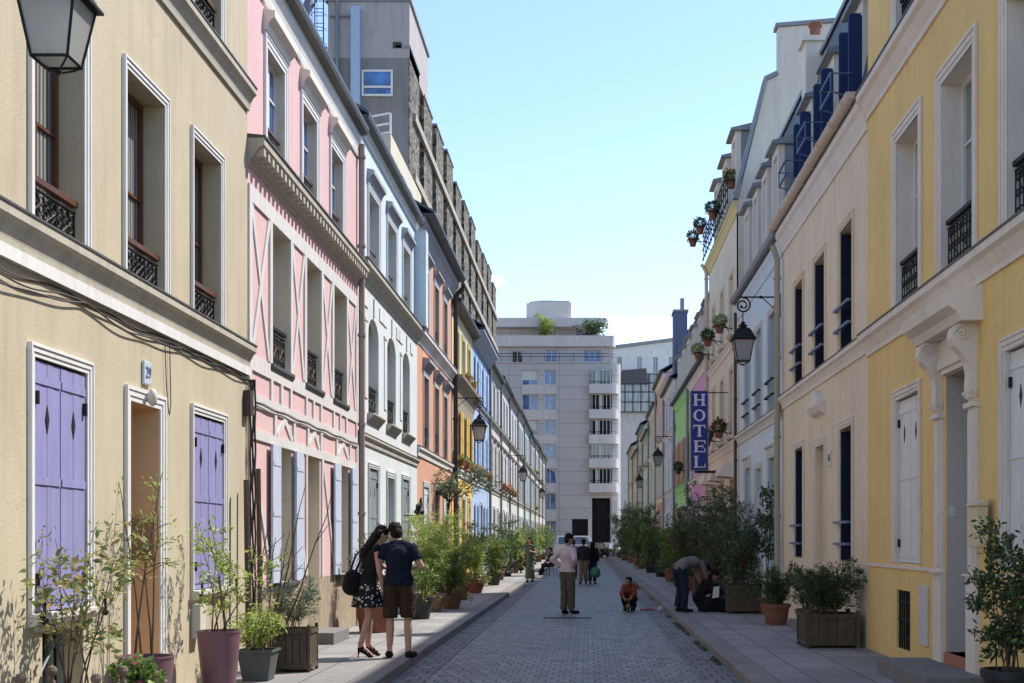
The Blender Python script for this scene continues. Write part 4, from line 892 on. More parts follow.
# --- remaining right houses
def right_low(Y0,Y1,name,label,wm,top,eave=7.6,**kw):
    h = far_house(RT, Y0, Y1, name, label, wm, wm, eave, trim=kw.pop('trim','trimwarm'), **kw)
    for o in [c for c in kids(h) if c.name.split('.')[0] == 'roof']:
        for q in kids(o): bpy.data.objects.remove(q)
        bpy.data.objects.remove(o)
    if top:
        r_ = mansard(RT, h, Y0, Y1, eave+0.02, 10.3, -0.35, m=top)
        mb = MB(); RT.prof(mb, [(0.0,eave+0.03),(0.28,eave+0.03),(0.3,eave+0.1),(0.0,eave+0.14)], Y0, Y1); mb.build('gutter','darkzinc',r_)
        ln = (Y1-Y0)/3
        for i in range(3): dormer(RT, h, Y0+ln*(i+0.5)-0.5, Y0+ln*(i+0.5)+0.5, eave+0.3, eave+2.0, w0=-0.02, depth=0.6, roofm='lead')
    return h
right_low(42.3,50.3,'mauve_house','mauve pink house right behind the hotel sign','mauve','mansardtan',hoods=False)
right_low(50.3,58.3,'green_house','lime green house with orange shutters, seen left of the hotel sign','green','mansardtan',hoods=False,shut='flat',sm=paint('orange_brown',(0.5,0.2,0.08)),trim='green')
far_house(RT, 58.3,66.3,'lavender_house','lavender grey house with white shutters beyond the lime green one','lavender','lavender',8.9,'flat','white',hoods=False,trim='offwhite')
h = far_house(RT, 66.3,74.3,'rose_house','rose and orange house behind the far right street lamp','orange','rose',10.2,'flat','offwhite',hoods=False,trim='trimwarm',pipe='pipe')
far_house(RT, 74.3,83.0,'pale_yellow_house','pale yellow house with brown shutters beyond the rose one','whitewall','paleyel',9.4,None,'brown',hoods=False,trim='offwhite')
far_house(RT, 83.0,92.0,'grey_house','grey roofed cream house on the far right','paleyel','whitewall',8.6,None,'offwhite',hoods=False)
far_house(RT, 92.0,101.0,'pale_green_house','pale green house with a drainpipe in the far right row','paleyel','paleyel',9.8,None,'offwhite',hoods=False,trim='lead')
far_house(RT, 101.0,112.0,'tan_house','tan house next to last of the right row','tanwall','tanwall',8.6,None,'offwhite',hoods=False)
far_house(RT, 112.0,124.0,'ochre_house','pale ochre gabled house ending the right row','lightyellow','lightyellow',9.8,None,'offwhite',hoods=False)
# slate block chimney
t = thing('chimney_stack','slate clad chimney block rising over the pale rooftops on the right','chimney',(4.25,60,10.0))
mb = MB(); mb.box(3.95,4.55,59.5,60.8,8.9,12.1); mb.build('shaft',plain('blue_slate',(0.07,0.09,0.16),0.5),t); mb = MB(); mb.box(3.9,4.6,59.45,60.85,12.103,12.2); mb.tube([(4.35,60,12.2),(4.35,60,12.8)],0.1,8); mb.build('cap','zinc',t)
mb = MB(); mb.box(4.56,6.0,59.6,60.8,8.9,11.3); mb.build('lower_block',plain('slate2',(0.10,0.12,0.18),0.5),t)
# ------------------------------------------------------------------ ground
def sheet(name, mat, x0,x1,y0,y1,z):
    mb = MB(); mb.add([(x0,y0,z),(x1,y0,z),(x1,y1,z),(x0,y1,z)],[(0,1,2,3)]); return struct(mb, name, mat)
sheet('ground','earth',-900,900,-300,2500,-0.02)
sheet('road','cobble',KERB_L-0.02,KERB_R+0.02,-6,124.9,0.0)
sheet('gutter_strip','gutterstone',KERB_R-0.46,KERB_R+0.01,-6,124.9,0.004)
sheet('gutter_strip','gutterstone',KERB_L-0.01,KERB_L+0.40,-6,124.9,0.004)
sheet('cross_street','asphalt',-60,60,124.9,133,-0.008)
for x0,x1,kx0,kx1 in ((-4.6,KERB_L-0.30,KERB_L-0.297,KERB_L),(KERB_R+0.30,4.5,KERB_R,KERB_R+0.297)):
    mb = MB(); mb.box(x0,x1,-6,124.8,-0.05,PAV); struct(mb,'pavement','slabs')
    mb = MB(); mb.box(kx0,kx1,-6,124.8,-0.05,PAV+0.003); o = struct(mb,'kerb','kerb',bevel=0.015)
mb = MB(); mb.box(-60,60,133,150,-0.05,PAV); struct(mb,'far_pavement','slabs')
mb = MB(); mb.lathe([(0.0,0.0),(0.30,0.0),(0.30,0.008),(0.0,0.008)], (-0.36,28.0,0.003), 20)
# worn dark drain channel across the setts near the standing man
mb = MB(); mb.box(-0.95,0.08,27.3,27.52,0.0,0.010)
for i in range(14): mb.box(-0.93+i*0.072,-0.89+i*0.072,27.31,27.51,0.0101,0.022)
tag(mb.build('drain_cover',['darkpipe']), 'dark iron drain grate set in the cobbles by the standing man', 'drain cover')

# ------------------------------------------------------------------ background buildings
def wall_xz(mb, x0,x1,z0,z1,y,ops,rec=0.25):
    xs = sorted(set([x0,x1]+[q for o in ops for q in o[:2]])); zs = sorted(set([z0,z1]+[q for o in ops for q in o[2:4]]))
    for i in range(len(xs)-1):
        for j in range(len(zs)-1):
            xm=(xs[i]+xs[i+1])/2; zm=(zs[j]+zs[j+1])/2
            if any(o[0]<xm<o[1] and o[2]<zm<o[3] for o in ops): continue
            mb.add([(xs[i],y,zs[j]),(xs[i+1],y,zs[j]),(xs[i+1],y,zs[j+1]),(xs[i],y,zs[j+1])],[(0,1,2,3)])
    for a,b,c,d in ops:
        for q in ([(a,y,c),(a,y+rec,c),(a,y+rec,d),(a,y,d)],[(b,y,c),(b,y+rec,c),(b,y+rec,d),(b,y,d)],[(a,y,d),(a,y+rec,d),(b,y+rec,d),(b,y,d)],[(a,y,c),(a,y+rec,c),(b,y+rec,c),(b,y,c)]): mb.add(q,[(0,1,2,3)])
def win_xz(root,x0,x1,z0,z1,y,rec=0.25,gm='glassblue',fm='white',mull=1,shade=0.0):
    mb = MB(); b=0.07; yf=y+rec
    mb.box(x0,x0+b,yf-0.06,yf,z0,z1); mb.box(x1-b,x1,yf-0.06,yf,z0,z1); mb.box(x0+b,x1-b,yf-0.06,yf,z0,z0+b); mb.box(x0+b,x1-b,yf-0.06,yf,z1-b,z1)
    for i in range(1,mull+1): x=x0+(x1-x0)*i/(mull+1); mb.box(x-0.035,x+0.035,yf-0.06,yf-0.003,z0+b,z1-b)
    if shade>0: mb.box(x0+b,x1-b,yf-0.05,yf-0.01,z1-b-(z1-z0)*shade,z1-b)
    w = mb.build('window',fm,root); mb = MB(); mb.box(x0,x1,yf-0.025,yf-0.015,z0,z1); mb.build('pane',gm,w); return w
KX = 135/F
ex = lambda p: (p-VX)*KX; ez = lambda q: HC+(VY-q)*KX
t = thing('apartment_building','pale stone apartment block with rounded balconies closing the street','apartment block',(-3,140,0))
ops = []; wins = []
rows = [(370,385),(394.5,410),(420,435),(444,459),(468.5,483.5),(493,510),(521,536)]
for k,(a,b) in enumerate(rows):
    for j,(p,q) in enumerate(((522,538),(544,556))):
        o_ = (ex(p),ex(q),ez(b),ez(a)); ops.append(o_); wins.append((o_,1 if j==0 else 1, 0.62 if (j==0 and k in (0,2)) else 0, 'glassblue' if not (j==0 and k==3) else 'glass'))
    for p,q in ((505,517),(470,486),(450,462)):
        o_ = (ex(p)-3,ex(q)-3,ez(b),ez(a)); ops.append(o_); wins.append((o_,1,0,'glassblue'))
ent = (ex(572),ex(588),0.1,ez(519)); bayo = (ex(592),ex(611.5),0.1,ez(498))
mb = MB(); wall_xz(mb,-34,2.3,0,20.0,135,ops+[ent,bayo],0.3)
rd = []
for i in range(9): rd.append((2.3+1.1*math.sin(i*math.pi/16),136.1-1.1*math.cos(i*math.pi/16)))
for i in range(8): mb.add([(rd[i][0],rd[i][1],0),(rd[i+1][0],rd[i+1][1],0),(rd[i+1][0],rd[i+1][1],20.0),(rd[i][0],rd[i][1],20.0)],[(0,1,2,3)])
mb.add([(3.4,136.1,0),(3.4,148,0),(3.4,148,20),(3.4,136.1,20)],[(0,1,2,3)]); mb.add([(-34,135,0),(-34,148,0),(-34,148,20),(-34,135,20)],[(0,1,2,3)])
mb.add([(-34,148,0),(3.4,148,0),(3.4,148,20),(-34,148,20)],[(0,1,2,3)]); mb.box(-34.05,2.3,134.95,148,20.001,20.12)
mb.build('wall','endwall',t,recalc=False)
for o_,mu,shd,g in wins: win_xz(t,*o_,135,0.25,g,'white',mu,shd)
for k,(a,b) in enumerate(rows[:6]):   # white spandrels under the window pairs
    mb = MB(); mb.box(ex(522),ex(556),134.93,134.998,ez(rows[k+1][0])+0.02,ez(b)-0.02); mb.build('spandrel','endband',t)
win_xz(t,*ent,135,0.28,'darkglass','iron',2); win_xz(t,*bayo,135,0.9,'darkglass','iron',2)
mb = MB(); mb.box(ex(588)+0.02,ex(592)-0.02,134.7,134.995,0.1,ez(519)); mb.box(ex(611.5)+0.02,ex(617),134.7,134.995,0.1,ez(500)); mb.build('column','endband',t)
def slab_round(x0,x1,z0,z1,dep,rr=0.9,y=135):
    prof = [(x0,y-0.001),(x0,y-dep)]+[(x1-rr+rr*math.sin(i*math.pi/12),y-dep+rr-rr*math.cos(i*math.pi/12)) for i in range(7)]+[(x1,y+1.2),(x1-0.3,y+1.2),(x1-0.3,y-0.001)]
    m_ = MB(); m_.prism(prof,z0,z1,'z'); return m_
for k,(a,b) in enumerate(rows[:5]):   # bay glazing and rounded parapets
    x0,x1 = ex(591),ex(616)
    mb = MB()
    for i in range(6):
        x = x0+0.1+(x1-x0-0.7)*i/5; mb.box(x-0.03,x+0.03,134.5,134.56,ez(b),ez(a))
    mb.box(x0,x1-0.5,134.5,134.56,ez(a)-0.08,ez(a)); w = mb.build('bay_window','white',t)
    mb = MB(); mb.box(x0+0.02,x1-0.45,134.57,134.60,ez(b),ez(a)); mb.build('pane','darkglass' if k%3 else 'glass',w)
    for i in range(5):
        if i in ((2,) if k%2 else (1,)):
            mb = MB(); x = x0+0.1+(x1-x0-0.7)*i/5; mb.box(x+0.06,x+0.28,134.545,134.56,ez(b)+0.05,ez(a)-0.1); mb.build('curtain','offwhite',w)
    mb = slab_round(x0-0.2,x1+0.25,ez(b)-0.95,ez(b)-0.02,0.95); mb.build('balcony','endband',t)
    mb = MB(); zz = ez(b)+0.28
    mb.tube([(x0-0.15,134.1,zz),(x1-0.6,134.1,zz),(x1-0.05,134.4,zz),(x1+0.15,134.9,zz)],0.03,5)
    for i in range(9): mb.tube([(x0+0.3*i,134.1,ez(b)-0.05),(x0+0.3*i,134.1,zz)],0.008,4)
    mb.build('balcony_rail','iron',t)
# setback storeys
ops = [(ex(511),ex(522),20.2,ez(349)),(ex(545),ex(557),20.3,ez(348)),(ex(583),ex(601),20.3,ez(348))]
mb = MB(); wall_xz(mb,-34,2.2,20.12,21.9,136.4,ops); mb.build('setback_wall','endwall',t,recalc=False)
win_xz(t,*ops[0],136.4,0.25,'glass'); win_xz(t,*ops[1],136.4); win_xz(t,*ops[2],136.4,mull=2)
mb = MB(); mb.box(2.2,2.6,136.4,147,20.12,21.9); mb.build('setback_end','endwall',t)
mb = slab_round(-34,2.9,21.9,23.05,0.0,1.1,136.0); mb.build('terrace_parapet','endband',t)
mb = MB(); mb.box(-34,2.7,136.2,147.8,21.85,21.98); mb.build('terrace_floor','endband',t)
mb = MB()
for z in (20.75,21.05): mb.tube([(-33,135.3,z),(2.0,135.3,z),(2.9,136.0,z)],0.03,5)
for i in range(24): mb.tube([(-33+1.5*i,135.3,20.1),(-33+1.5*i,135.3,21.05)],0.02,4)
mb.build('terrace_rail','iron',t)
ops = [(ex(548),ex(555),22.3,24.1),(ex(574),ex(580),22.3,24.1),(ex(584),ex(592),22.3,24.1)]
mb = MB(); wall_xz(mb,-34,1.0,22.0,24.25,139,ops); mb.build('upper_wall','endwall',t,recalc=False)
for o_ in ops: win_xz(t,*o_,139)
mb = slab_round(-34,2.2,24.25,25.2,0.3,1.0,138); mb.build('roof_band','endband',t); mb = MB(); mb.box(-34,1.2,138.2,147.8,24.3,25.1); mb.build('roof_deck','endband',t)
mb = MB(); mb.prism([(-6.6,139.2),(-4.9,138.2),(-1.8,138.6),(-1.6,139.4),(-1.6,144),(-6.6,144)],25.2,27.0,'z'); mb.build('penthouse','endband',t)
mb = MB(); mb.prism([(-6.3,139.5),(-4.8,138.6),(-2.0,139.0),(-1.9,143.5),(-6.3,143.5)],27.001,27.2,'z'); mb.build('penthouse_roof','lead',t)

# tall pebble dashed block behind the left row
t = thing('concrete_building','tall grey and pebble clad building rising behind the left houses','apartment block',(-11,99,0))
XB=-9.2
mb = MB(); mb.box(-13.4,XB-0.6,67,131,0,26.5); mb.build('core','concretedk',t)
mb = MB(); mb.box(-13.4,XB,66.997,74.7,26.501,29.4); mb.build('roof_block','concrete',t)
mb = MB(); mb.box(-13.5,XB+0.1,66.9,74.8,29.402,29.6); mb.build('coping','lead',t)
mb = MB(); mb.box(XB-0.6,XB-0.05,66.99,68.2,0,26.5); mb.build('corner_wall','concretedk',t)
y = 67.0; k = 0
while y < 130:
    ln = 3.9 if k%2==0 else 2.0; p = 0.0 if k%2==0 else -0.55
    top = 27.0 - 0.25*(k%3)
    mb = MB(); mb.box(XB-0.65,XB+p,y+0.01,min(y+ln,131)-0.01,0.0,top); mb.build('pebble_panel','pebble',t)
    if k%2==0: mb = MB(); mb.box(XB-0.7,XB+0.06,y-0.05,y+ln+0.05,top+0.002,top+0.14); mb.build('panel_cap','lead',t)
    y += ln; k += 1
for i in range(4):
    mb = MB(); z = 14.2+3.15*i; mb.box(XB+0.003,XB+0.16,68.3,131,z,z+0.42); mb.build('floor_band','concretelt',t)
mb = MB(); mb.box(-12.16,-11.7,66.6,66.99,0,29.0); mb.build('duct',noisy('galvanised_duct',(0.36,0.46,0.60),0.35,0.1,3,0.05,20,0.6),t); mb = MB(); mb.tube([(-12.9,66.85,10),(-12.9,66.85,29.4)],0.09,8); mb.tube([(-13.3,66.85,28.6),(-12.0,66.85,28.6)],0.05,6); mb.build('pipe','greypipe',t,smooth=True)
mb = MB(); x0,x1,z0,z1=-11.65,-10.05,24.5,25.85
mb.box(x0,x0+0.1,66.88,66.99,z0,z1); mb.box(x1-0.1,x1,66.88,66.99,z0,z1); mb.box(x0+0.1,x1-0.1,66.88,66.99,z1-0.1,z1); mb.box(x0+0.1,x1-0.1,66.88,66.99,z0,z0+0.1); mb.box(x0+0.1,x1-0.1,66.88,66.98,z0+0.42,z0+0.52)
w = mb.build('window','white',t); mb = MB(); mb.box(x0+0.05,x1-0.05,66.93,66.96,z0+0.05,z1-0.05); mb.build('pane','glassblue',w)
mb = MB(); mb.box(-10.05,-9.6,66.95,66.99,27.0,27.3); mb.build('vent','darkpipe',t)
mb = MB()
for x in (-14.0,-13.55): mb.tube([(x,66.6,26.4),(x,66.6,31.0)],0.03,6)
for i in range(12): mb.tube([(-14.0,66.6,26.6+0.38*i),(-13.55,66.6,26.6+0.38*i)],0.02,5)
for i in range(6): mb.tube([(-13.78+0.4*math.cos(a*math.pi/6),66.6-0.5*math.sin(a*math.pi/6),27+0.75*i) for a in range(7)],0.02,4)
for a in (1.5,3,4.5): mb.tube([(-13.78+0.4*math.cos(a*math.pi/6),66.6-0.5*math.sin(a*math.pi/6),27),(-13.78+0.4*math.cos(a*math.pi/6),66.6-0.5*math.sin(a*math.pi/6),31)],0.015,4)
mb.tube([(-13.55,66.6,27),(-13.4,67.1,27)],0.03,5); mb.tube([(-13.55,66.6,29.3),(-13.4,67.1,29.3)],0.03,5)
mb.build('ladder','iron',t)
# cream block
t = thing('cream_block','cream rear block with three slit windows showing above the pale blue house roof','building',(-9.6,62,0))
mb = MB(); mb.box(-11.6,-8.8,58,68.6,0,19.8); mb.build('wall','creamblock',t)
for y in (61.6,63.9,66.2):
    mb = MB(); mb.box(-8.798,-8.76,y,y+0.9,17.2,18.9); mb.build('window','glass',t)
mb = MB(); mb.box(-9.7,-9.2,57.96,57.998,16.6,18.6); mb.build('window','glass',t)
mb = MB()
for z in (19.9,20.3,20.75): mb.tube([(-10.8,58.2,z-0.35),(-8.85,58.2,z)],0.05,5)
mb.tube([(-8.85,58.2,19.8),(-8.85,58.2,20.75)],0.05,5); mb.tube([(-10.8,58.2,19.5),(-10.8,58.2,20.4)],0.05,5); mb.build('canopy_frame','white',t)
# far right white building and its glazed block
K2 = 170/F; fx = lambda p:(p-VX)*K2; fz = lambda q: HC+(VY-q)*K2
t = thing('white_building','distant white building with small windows beyond the right roofs','building',(9,175,0))
ops=[]
for (a,b) in ((357,373),(420,434),(444,458),(470,484)):
    for p in (617,630+7,653,669): ops.append((fx(p),fx(p+5),fz(b),fz(a)))
mb = MB(); wall_xz(mb,fx(611),fx(720),0,fz(349),170,ops); mb.add([(fx(611),170,0),(fx(611),185,0),(fx(611),185,fz(349)),(fx(611),170,fz(349))],[(0,1,2,3)])
mb.prism([(fx(611),fz(349)),(fx(720),fz(335)),(fx(720),fz(349))],170,184.9,'y'); mb.build('wall','whitewall',t,recalc=False)
mb = MB(); mb.prism([(fx(610),fz(349)+0.02),(fx(720),fz(335)+0.02),(fx(720),fz(335)+0.4),(fx(610),fz(349)+0.4)],169.7,185,'y'); mb.build('roof','lead',t)
for o_ in ops: win_xz(t,*o_,170,0.3,'glasspale','offwhite')
K3 = 160/F; fx = lambda p:(p-VX)*K3; fz = lambda q: HC+(VY-q)*K3
t = thing('glazed_block','glass fronted block with a dark roof in front of the distant white building','building',(7,162,0))
mb = MB(); mb.box(fx(616),fx(690),160.3,168,0,fz(376)); mb.build('core','greywall',t)
mb = MB(); mb.box(fx(617),fx(690),160.0,160.28,fz(412),fz(374)); g_ = mb.build('glazing','glasspale',t); mb = MB()
for p in range(617,691,8): mb.box(fx(p)-0.06,fx(p)+0.06,159.9,159.998,fz(412),fz(374))
for q in (374,383,392,402,412): mb.box(fx(617),fx(690),159.88,159.96,fz(q)-0.05,fz(q)+0.05)
mb.build('frame','iron',g_)
mb = MB(); mb.prism([(fx(616),fz(384)),(fx(622),fz(371)),(fx(646),fz(369)),(fx(648),fz(384))],159.2,168,'y'); mb.build('roof','darkzinc',t)

# ------------------------------------------------------------------ street lamps
def lamp(dirx):
    """wall lantern; root at the bracket's wall end, arm reaching along dirx"""
    root = thing('street_lamp','x','street lamp',(0,0,0))
    A = 0.76*dirx
    mb = MB(); mb.tube([(0,0,0),(A*1.12,0,0)],0.017,8); mb.ball((A*0.52,0,0),0.035,6)
    mb.tube([(0,0,-0.34),(A*0.5,0,0)],0.011,6); mb.box(-0.012*abs(1),0.012,-0.03,0.03,-0.42,0.08)
    c = (A*1.0, -0.17); n = 30; pts=[]
    for i in range(n):
        a = math.pi/2 + (i/(n-1))*math.pi*3.3; r_ = 0.165*(1-0.75*i/(n-1))
        pts.append((c[0]-dirx*r_*math.cos(a)*-1, 0, c[1]+r_*math.sin(a)))
    mb.tube(pts,[0.018]*20+[0.015]*(n-20),6); mb.ball((pts[-1][0],0,pts[-1][2]),0.03,6)
    mb.tube([(A,0,-0.33),(A,0,-0.54)],0.012,6); mb.build('bracket','iron',root,smooth=True)
    S4 = dict(n=4,sq=True)
    mb = MB(); mb.lathe([(0.02,-0.50),(0.05,-0.53),(0.03,-0.56),(0.09,-0.58),(0.06,-0.62),(0.13,-0.66),(0.17,-0.72),(0.215,-0.82),(0.25,-0.86),(0.25,-0.88),(0.2,-0.88)],(A,0,0),**S4)
    mb.build('cap','iron',root)
    mb = MB()
    for sx in (-1,1):
        for sy in (-1,1): mb.tube([(A+sx*0.205,sy*0.205,-0.87),(A+sx*0.13,sy*0.13,-1.31)],0.011,5)
    for h_,z in ((0.205,-0.885),(0.13,-1.31)):
        for a,b in (((-1,-1),(1,-1)),((1,-1),(1,1)),((1,1),(-1,1)),((-1,1),(-1,-1))): mb.tube([(A+a[0]*h_,a[1]*h_,z),(A+b[0]*h_,b[1]*h_,z)],0.012,5)
    for sx in (-1,1):
        for sy in (-1,1): mb.tube([(A+sx*0.13,sy*0.13,-1.31),(A+sx*0.09,sy*0.09,-1.345),(A+sx*0.03,sy*0.03,-1.38)],0.008,5)
    mb.ball((A,0,-1.385),0.035,6,(1,1,0.6)); mb.build('frame','iron',root)
    for k,(dx,dy) in enumerate(((1,0),(0,1),(-1,0),(0,-1))):
        mb = MB(); px_,py_ = -dy,dx; t_,b_ = 0.197,0.125
        q = lambda s,o,z:(A+dx*o+px_*s, dy*o+py_*s, z)
        mb.hexa([q(-b_,b_,-1.305),q(b_,b_,-1.305),q(b_,b_-0.006,-1.305),q(-b_,b_-0.006,-1.305),q(-t_,t_,-0.89),q(t_,t_,-0.89),q(t_,t_-0.006,-0.89),q(-t_,t_-0.006,-0.89)])
        mb.build('pane','frost',root)
    mb = MB(); mb.box(A-0.125,A+0.125,-0.125,0.125,-1.304,-1.298); mb.build('base_pane','frost',root)
    return root
lampL = lamp(1); lampR = lamp(-1)
def put_lamp(proto, first, loc, label, rz=0):
    o = proto if first else copy_tree(proto)
    o.location = loc; o['label'] = label; o['group'] = 'wall street lamps along the lane'; o.rotation_euler=(0,0,rz)
lampL_c = [((L.X(0.01),8.43,5.93),'large lantern at the top left corner in front of the cream wall'),
           ((L.X(0.01),40.3,6.05),'black lantern on a scroll bracket before the yellow shutters'),
           ((L.X(0.01),67.6,6.05),'small black lantern between the grey and white houses, beyond the geraniums'),
           ((L.X(0.01),95.5,6.05),'tiny farthest lantern on the left row')]
for i,(p,lb_) in enumerate(lampL_c): put_lamp(lampL, i==0, p, lb_)
[o for o in bpy.data.objects if o.get('label')==lampL_c[0][1]][0].scale=(.9,.9,.9)
for i,(p,lb_) in enumerate([((RT.X(0.01),26.6,6.62),'black lantern on a long scroll bracket beside the steel blue house'),
           ((RT.X(0.01),59.0,6.35),'small lantern left of the lime green house'),
           ((RT.X(0.01),80.0,6.2),'tiny lantern among the far right house fronts')]): put_lamp(lampR, i==0, p, lb_)
# ------------------------------------------------------------------ hotel sign
Zs = 36.6; sx0, sx1 = 2.90, 3.36; sz0, sz1 = 3.62, 5.83
t = thing('hotel_sign','blue vertical sign with white letters HOTEL fixed to the cream hotel','sign',(3.9,Zs,4.7))
mb = MB(); mb.box(sx0,sx1,Zs-0.06,Zs+0.06,sz0,sz1); mb.build('board',plain('sign_blue',(0.012,0.018,0.22),0.4),t)
mb = MB()
for a,b,c,d in ((sx0-0.02,sx0,sz0-0.02,sz1+0.02),(sx1,sx1+0.02,sz0-0.02,sz1+0.02),(sx0,sx1,sz1,sz1+0.02),(sx0,sx1,sz0-0.02,sz0)): mb.box(a,b,Zs-0.075,Zs+0.075,c,d)
mb.build('border','lead',t)
lw = plain('sign_white',(0.75,0.75,0.8),0.5)
def glyph(ch, cx, cz, w, h):
    mb = MB(); y0,y1 = Zs-0.072,Zs-0.0605; th=0.075; tn=0.035; sf=0.028; e=0.03
    def bx(u0,u1,v0,v1): mb.box(cx+u0*w,cx+u1*w,y0,y1,cz+v0*h,cz+v1*h)
    B = lambda x0,x1,z0,z1: mb.box(cx+x0,cx+x1,y0,y1,cz+z0,cz+z1)
    W2=w/2; H2=h/2
    if ch=='H':
        for s in (-1,1):
            xc=s*(W2-0.065); B(xc-th/2,xc+th/2,-H2+sf,H2-sf); B(xc-th/2-e,xc+th/2+e,-H2,-H2+sf-0.001); B(xc-th/2-e,xc+th/2+e,H2-sf+0.001,H2)
        B(-W2+0.065+th/2+0.001,W2-0.065-th/2-0.001,-tn/2,tn/2)
    if ch=='T':
        B(-th/2,th/2,-H2+sf,H2-tn-0.001); B(-th/2-e,th/2+e,-H2,-H2+sf-0.001); B(-W2,W2,H2-tn,H2); B(-W2,-W2+0.025,H2-0.10,H2-tn-0.001); B(W2-0.025,W2,H2-0.10,H2-tn-0.001)
    if ch in 'EL':
        xc=-W2+0.08; B(xc-th/2,xc+th/2,-H2+sf+0.001,H2-sf-0.001); B(xc-th/2-e,W2 if ch=='E' else xc+th/2+e,H2-sf,H2); B(xc-th/2-e,W2,-H2,-H2+sf)
        B(W2-0.025,W2,-H2+sf+0.001,-H2+0.11)
        if ch=='E': B(W2-0.025,W2,H2-0.10,H2-sf-0.001); B(xc+th/2+0.001,W2-0.08,-tn/2,tn/2); B(W2-0.08,W2-0.06,-0.05,0.05)
    if ch=='O':
        n=24
        for i in range(n):
            a0=2*math.pi*i/n; a1=2*math.pi*(i+1)/n
            P=lambda a,k: (cx+math.cos(a)*(W2 if k else W2-th), cz+math.sin(a)*(H2 if k else H2-tn))
            o0,o1,i1,i0=P(a0,1),P(a1,1),P(a1,0),P(a0,0)
            mb.hexa([(i0[0],y0,i0[1]),(o0[0],y0,o0[1]),(o0[0],y1,o0[1]),(i0[0],y1,i0[1]),(i1[0],y0,i1[1]),(o1[0],y0,o1[1]),(o1[0],y1,o1[1]),(i1[0],y1,i1[1])])
    return mb.build('letter',lw,t)
for i,ch in enumerate('HOTEL'): glyph(ch,(sx0+sx1)/2,sz1-0.24-i*0.435,0.34,0.33)
mb = MB(); mb.tube([(sx1+0.02,Zs,sz1-0.03),(3.94,Zs,sz1-0.03)],0.015,6); mb.box(sx0+0.1,3.94,Zs-0.03,Zs+0.03,sz0-0.085,sz0-0.022); mb.build('fixing_bar','iron',t)

# ------------------------------------------------------------------ plants
def leaves_mesh(name, pts, dirs, size, mat, asp=0.5, parent=None, droop=0.0, rs=None):
    """many small folded leaves: pts (n,3), dirs (n,3) leaf axis"""
    rs = rs or RNG; n = len(pts); pts = np.asarray(pts,float); d = np.asarray(dirs,float)
    d = d + rs.normal(0,0.55,(n,3)); d[:,2] -= droop; d /= np.linalg.norm(d,axis=1)[:,None]+1e-9
    r_ = rs.normal(0,1,(n,3)); s = np.cross(d,r_); s /= np.linalg.norm(s,axis=1)[:,None]+1e-9; u = np.cross(s,d)
    L_ = size*(0.6+0.8*rs.rand(n))[:,None]
    a = pts; b = pts+d*L_*0.45+s*L_*asp*0.5+u*L_*0.08; c = pts+d*L_; e = pts+d*L_*0.45-s*L_*asp*0.5+u*L_*0.08
    V = np.stack([a,b,c,e],1).reshape(-1,3)
    me = bpy.data.meshes.new(name); me.vertices.add(4*n); me.vertices.foreach_set('co',V.ravel())
    me.loops.add(4*n); me.loops.foreach_set('vertex_index',np.arange(4*n,dtype=np.int32)); me.polygons.add(n)
    me.polygons.foreach_set('loop_start',np.arange(0,4*n,4,dtype=np.int32)); me.update(calc_edges=True); me.validate()
    me.materials.append(M[mat] if isinstance(mat,str) else mat)
    o = bpy.data.objects.new(name,me); COL.objects.link(o); o.parent = parent; return o
def pot_mesh(kind, r, h):
    mb = MB(); 
    if kind in ('terracotta','tanpot','magenta','blackpot'):
        t_ = 0.72; lip = 0.04 if kind!='magenta' else 0.0
        prof = [(r*t_,0),(r*(t_+0.02),0.01),(r*0.96,h*0.82)]
        prof += [(r*1.06,h*0.83),(r*1.08,h*0.99),(r*1.0,h)] if lip else [(r*0.99,h*0.96),(r*1.02,h*0.97),(r*1.02,h),(r*0.96,h)]
        prof += [(r*0.92,h*0.9),(0.0,h*0.9)]
        mb.lathe(prof,(0,0,0),24,capt=False)
    elif kind=='greypot':
        mb.lathe([(r*0.72,0),(r*0.97,h*0.92),(r*1.06,h*0.925),(r*1.06,h),(r*0.95,h),(r*0.93,h*0.9),(0,h*0.9)],(0,0,0),4,capt=False,sq=True)
    else: # wooden planter box: corner posts, planks, finials
        f_ = r*0.13
        for sx in (-1,1):
            for sy in (-1,1):
                mb.box(sx*r-f_/2*1.2,sx*r+f_/2*1.2,sy*r-f_/2*1.2,sy*r+f_/2*1.2,0,h*1.05)
                if kind=='finial': mb.lathe([(0.015,0),(0.015,0.03),(0.035,0.05),(0.042,0.075),(0.03,0.105),(0.0,0.115)],(sx*r,sy*r,h*1.05),10,capt=False)
        n=5 if r < 0.4 else 7
        for k in range(n):
            a=-r+f_*0.6+(2*r-f_*1.2)*k/n; b=a+(2*r-f_*1.2)/n-0.008
            for s in (-1,1):
                mb.box(a,b,s*(r-0.012),s*(r+0.010),h*0.1,h*0.93); mb.box(s*(r-0.012),s*(r+0.010),a,b,h*0.1,h*0.93)
        for s in (-1,1):
            for z in (h*0.08,h*0.86): mb.box(-r+f_*0.6,r-f_*0.6,s*(r+0.0101),s*(r+0.026),z,z+h*0.1); mb.box(s*(r+0.0101),s*(r+0.026),-r+f_*0.6,r-f_*0.6,z,z+h*0.1)
        mb.box(-r+0.02,r-0.02,-r+0.02,r-0.02,h*0.05,h*0.88)
    return mb
POTCOL = dict(terracotta='terracotta',tanpot='tanpot',magenta='magenta',blackpot='blackpot',greypot='greypot',wood='wood',finial='wood2',box='wood')
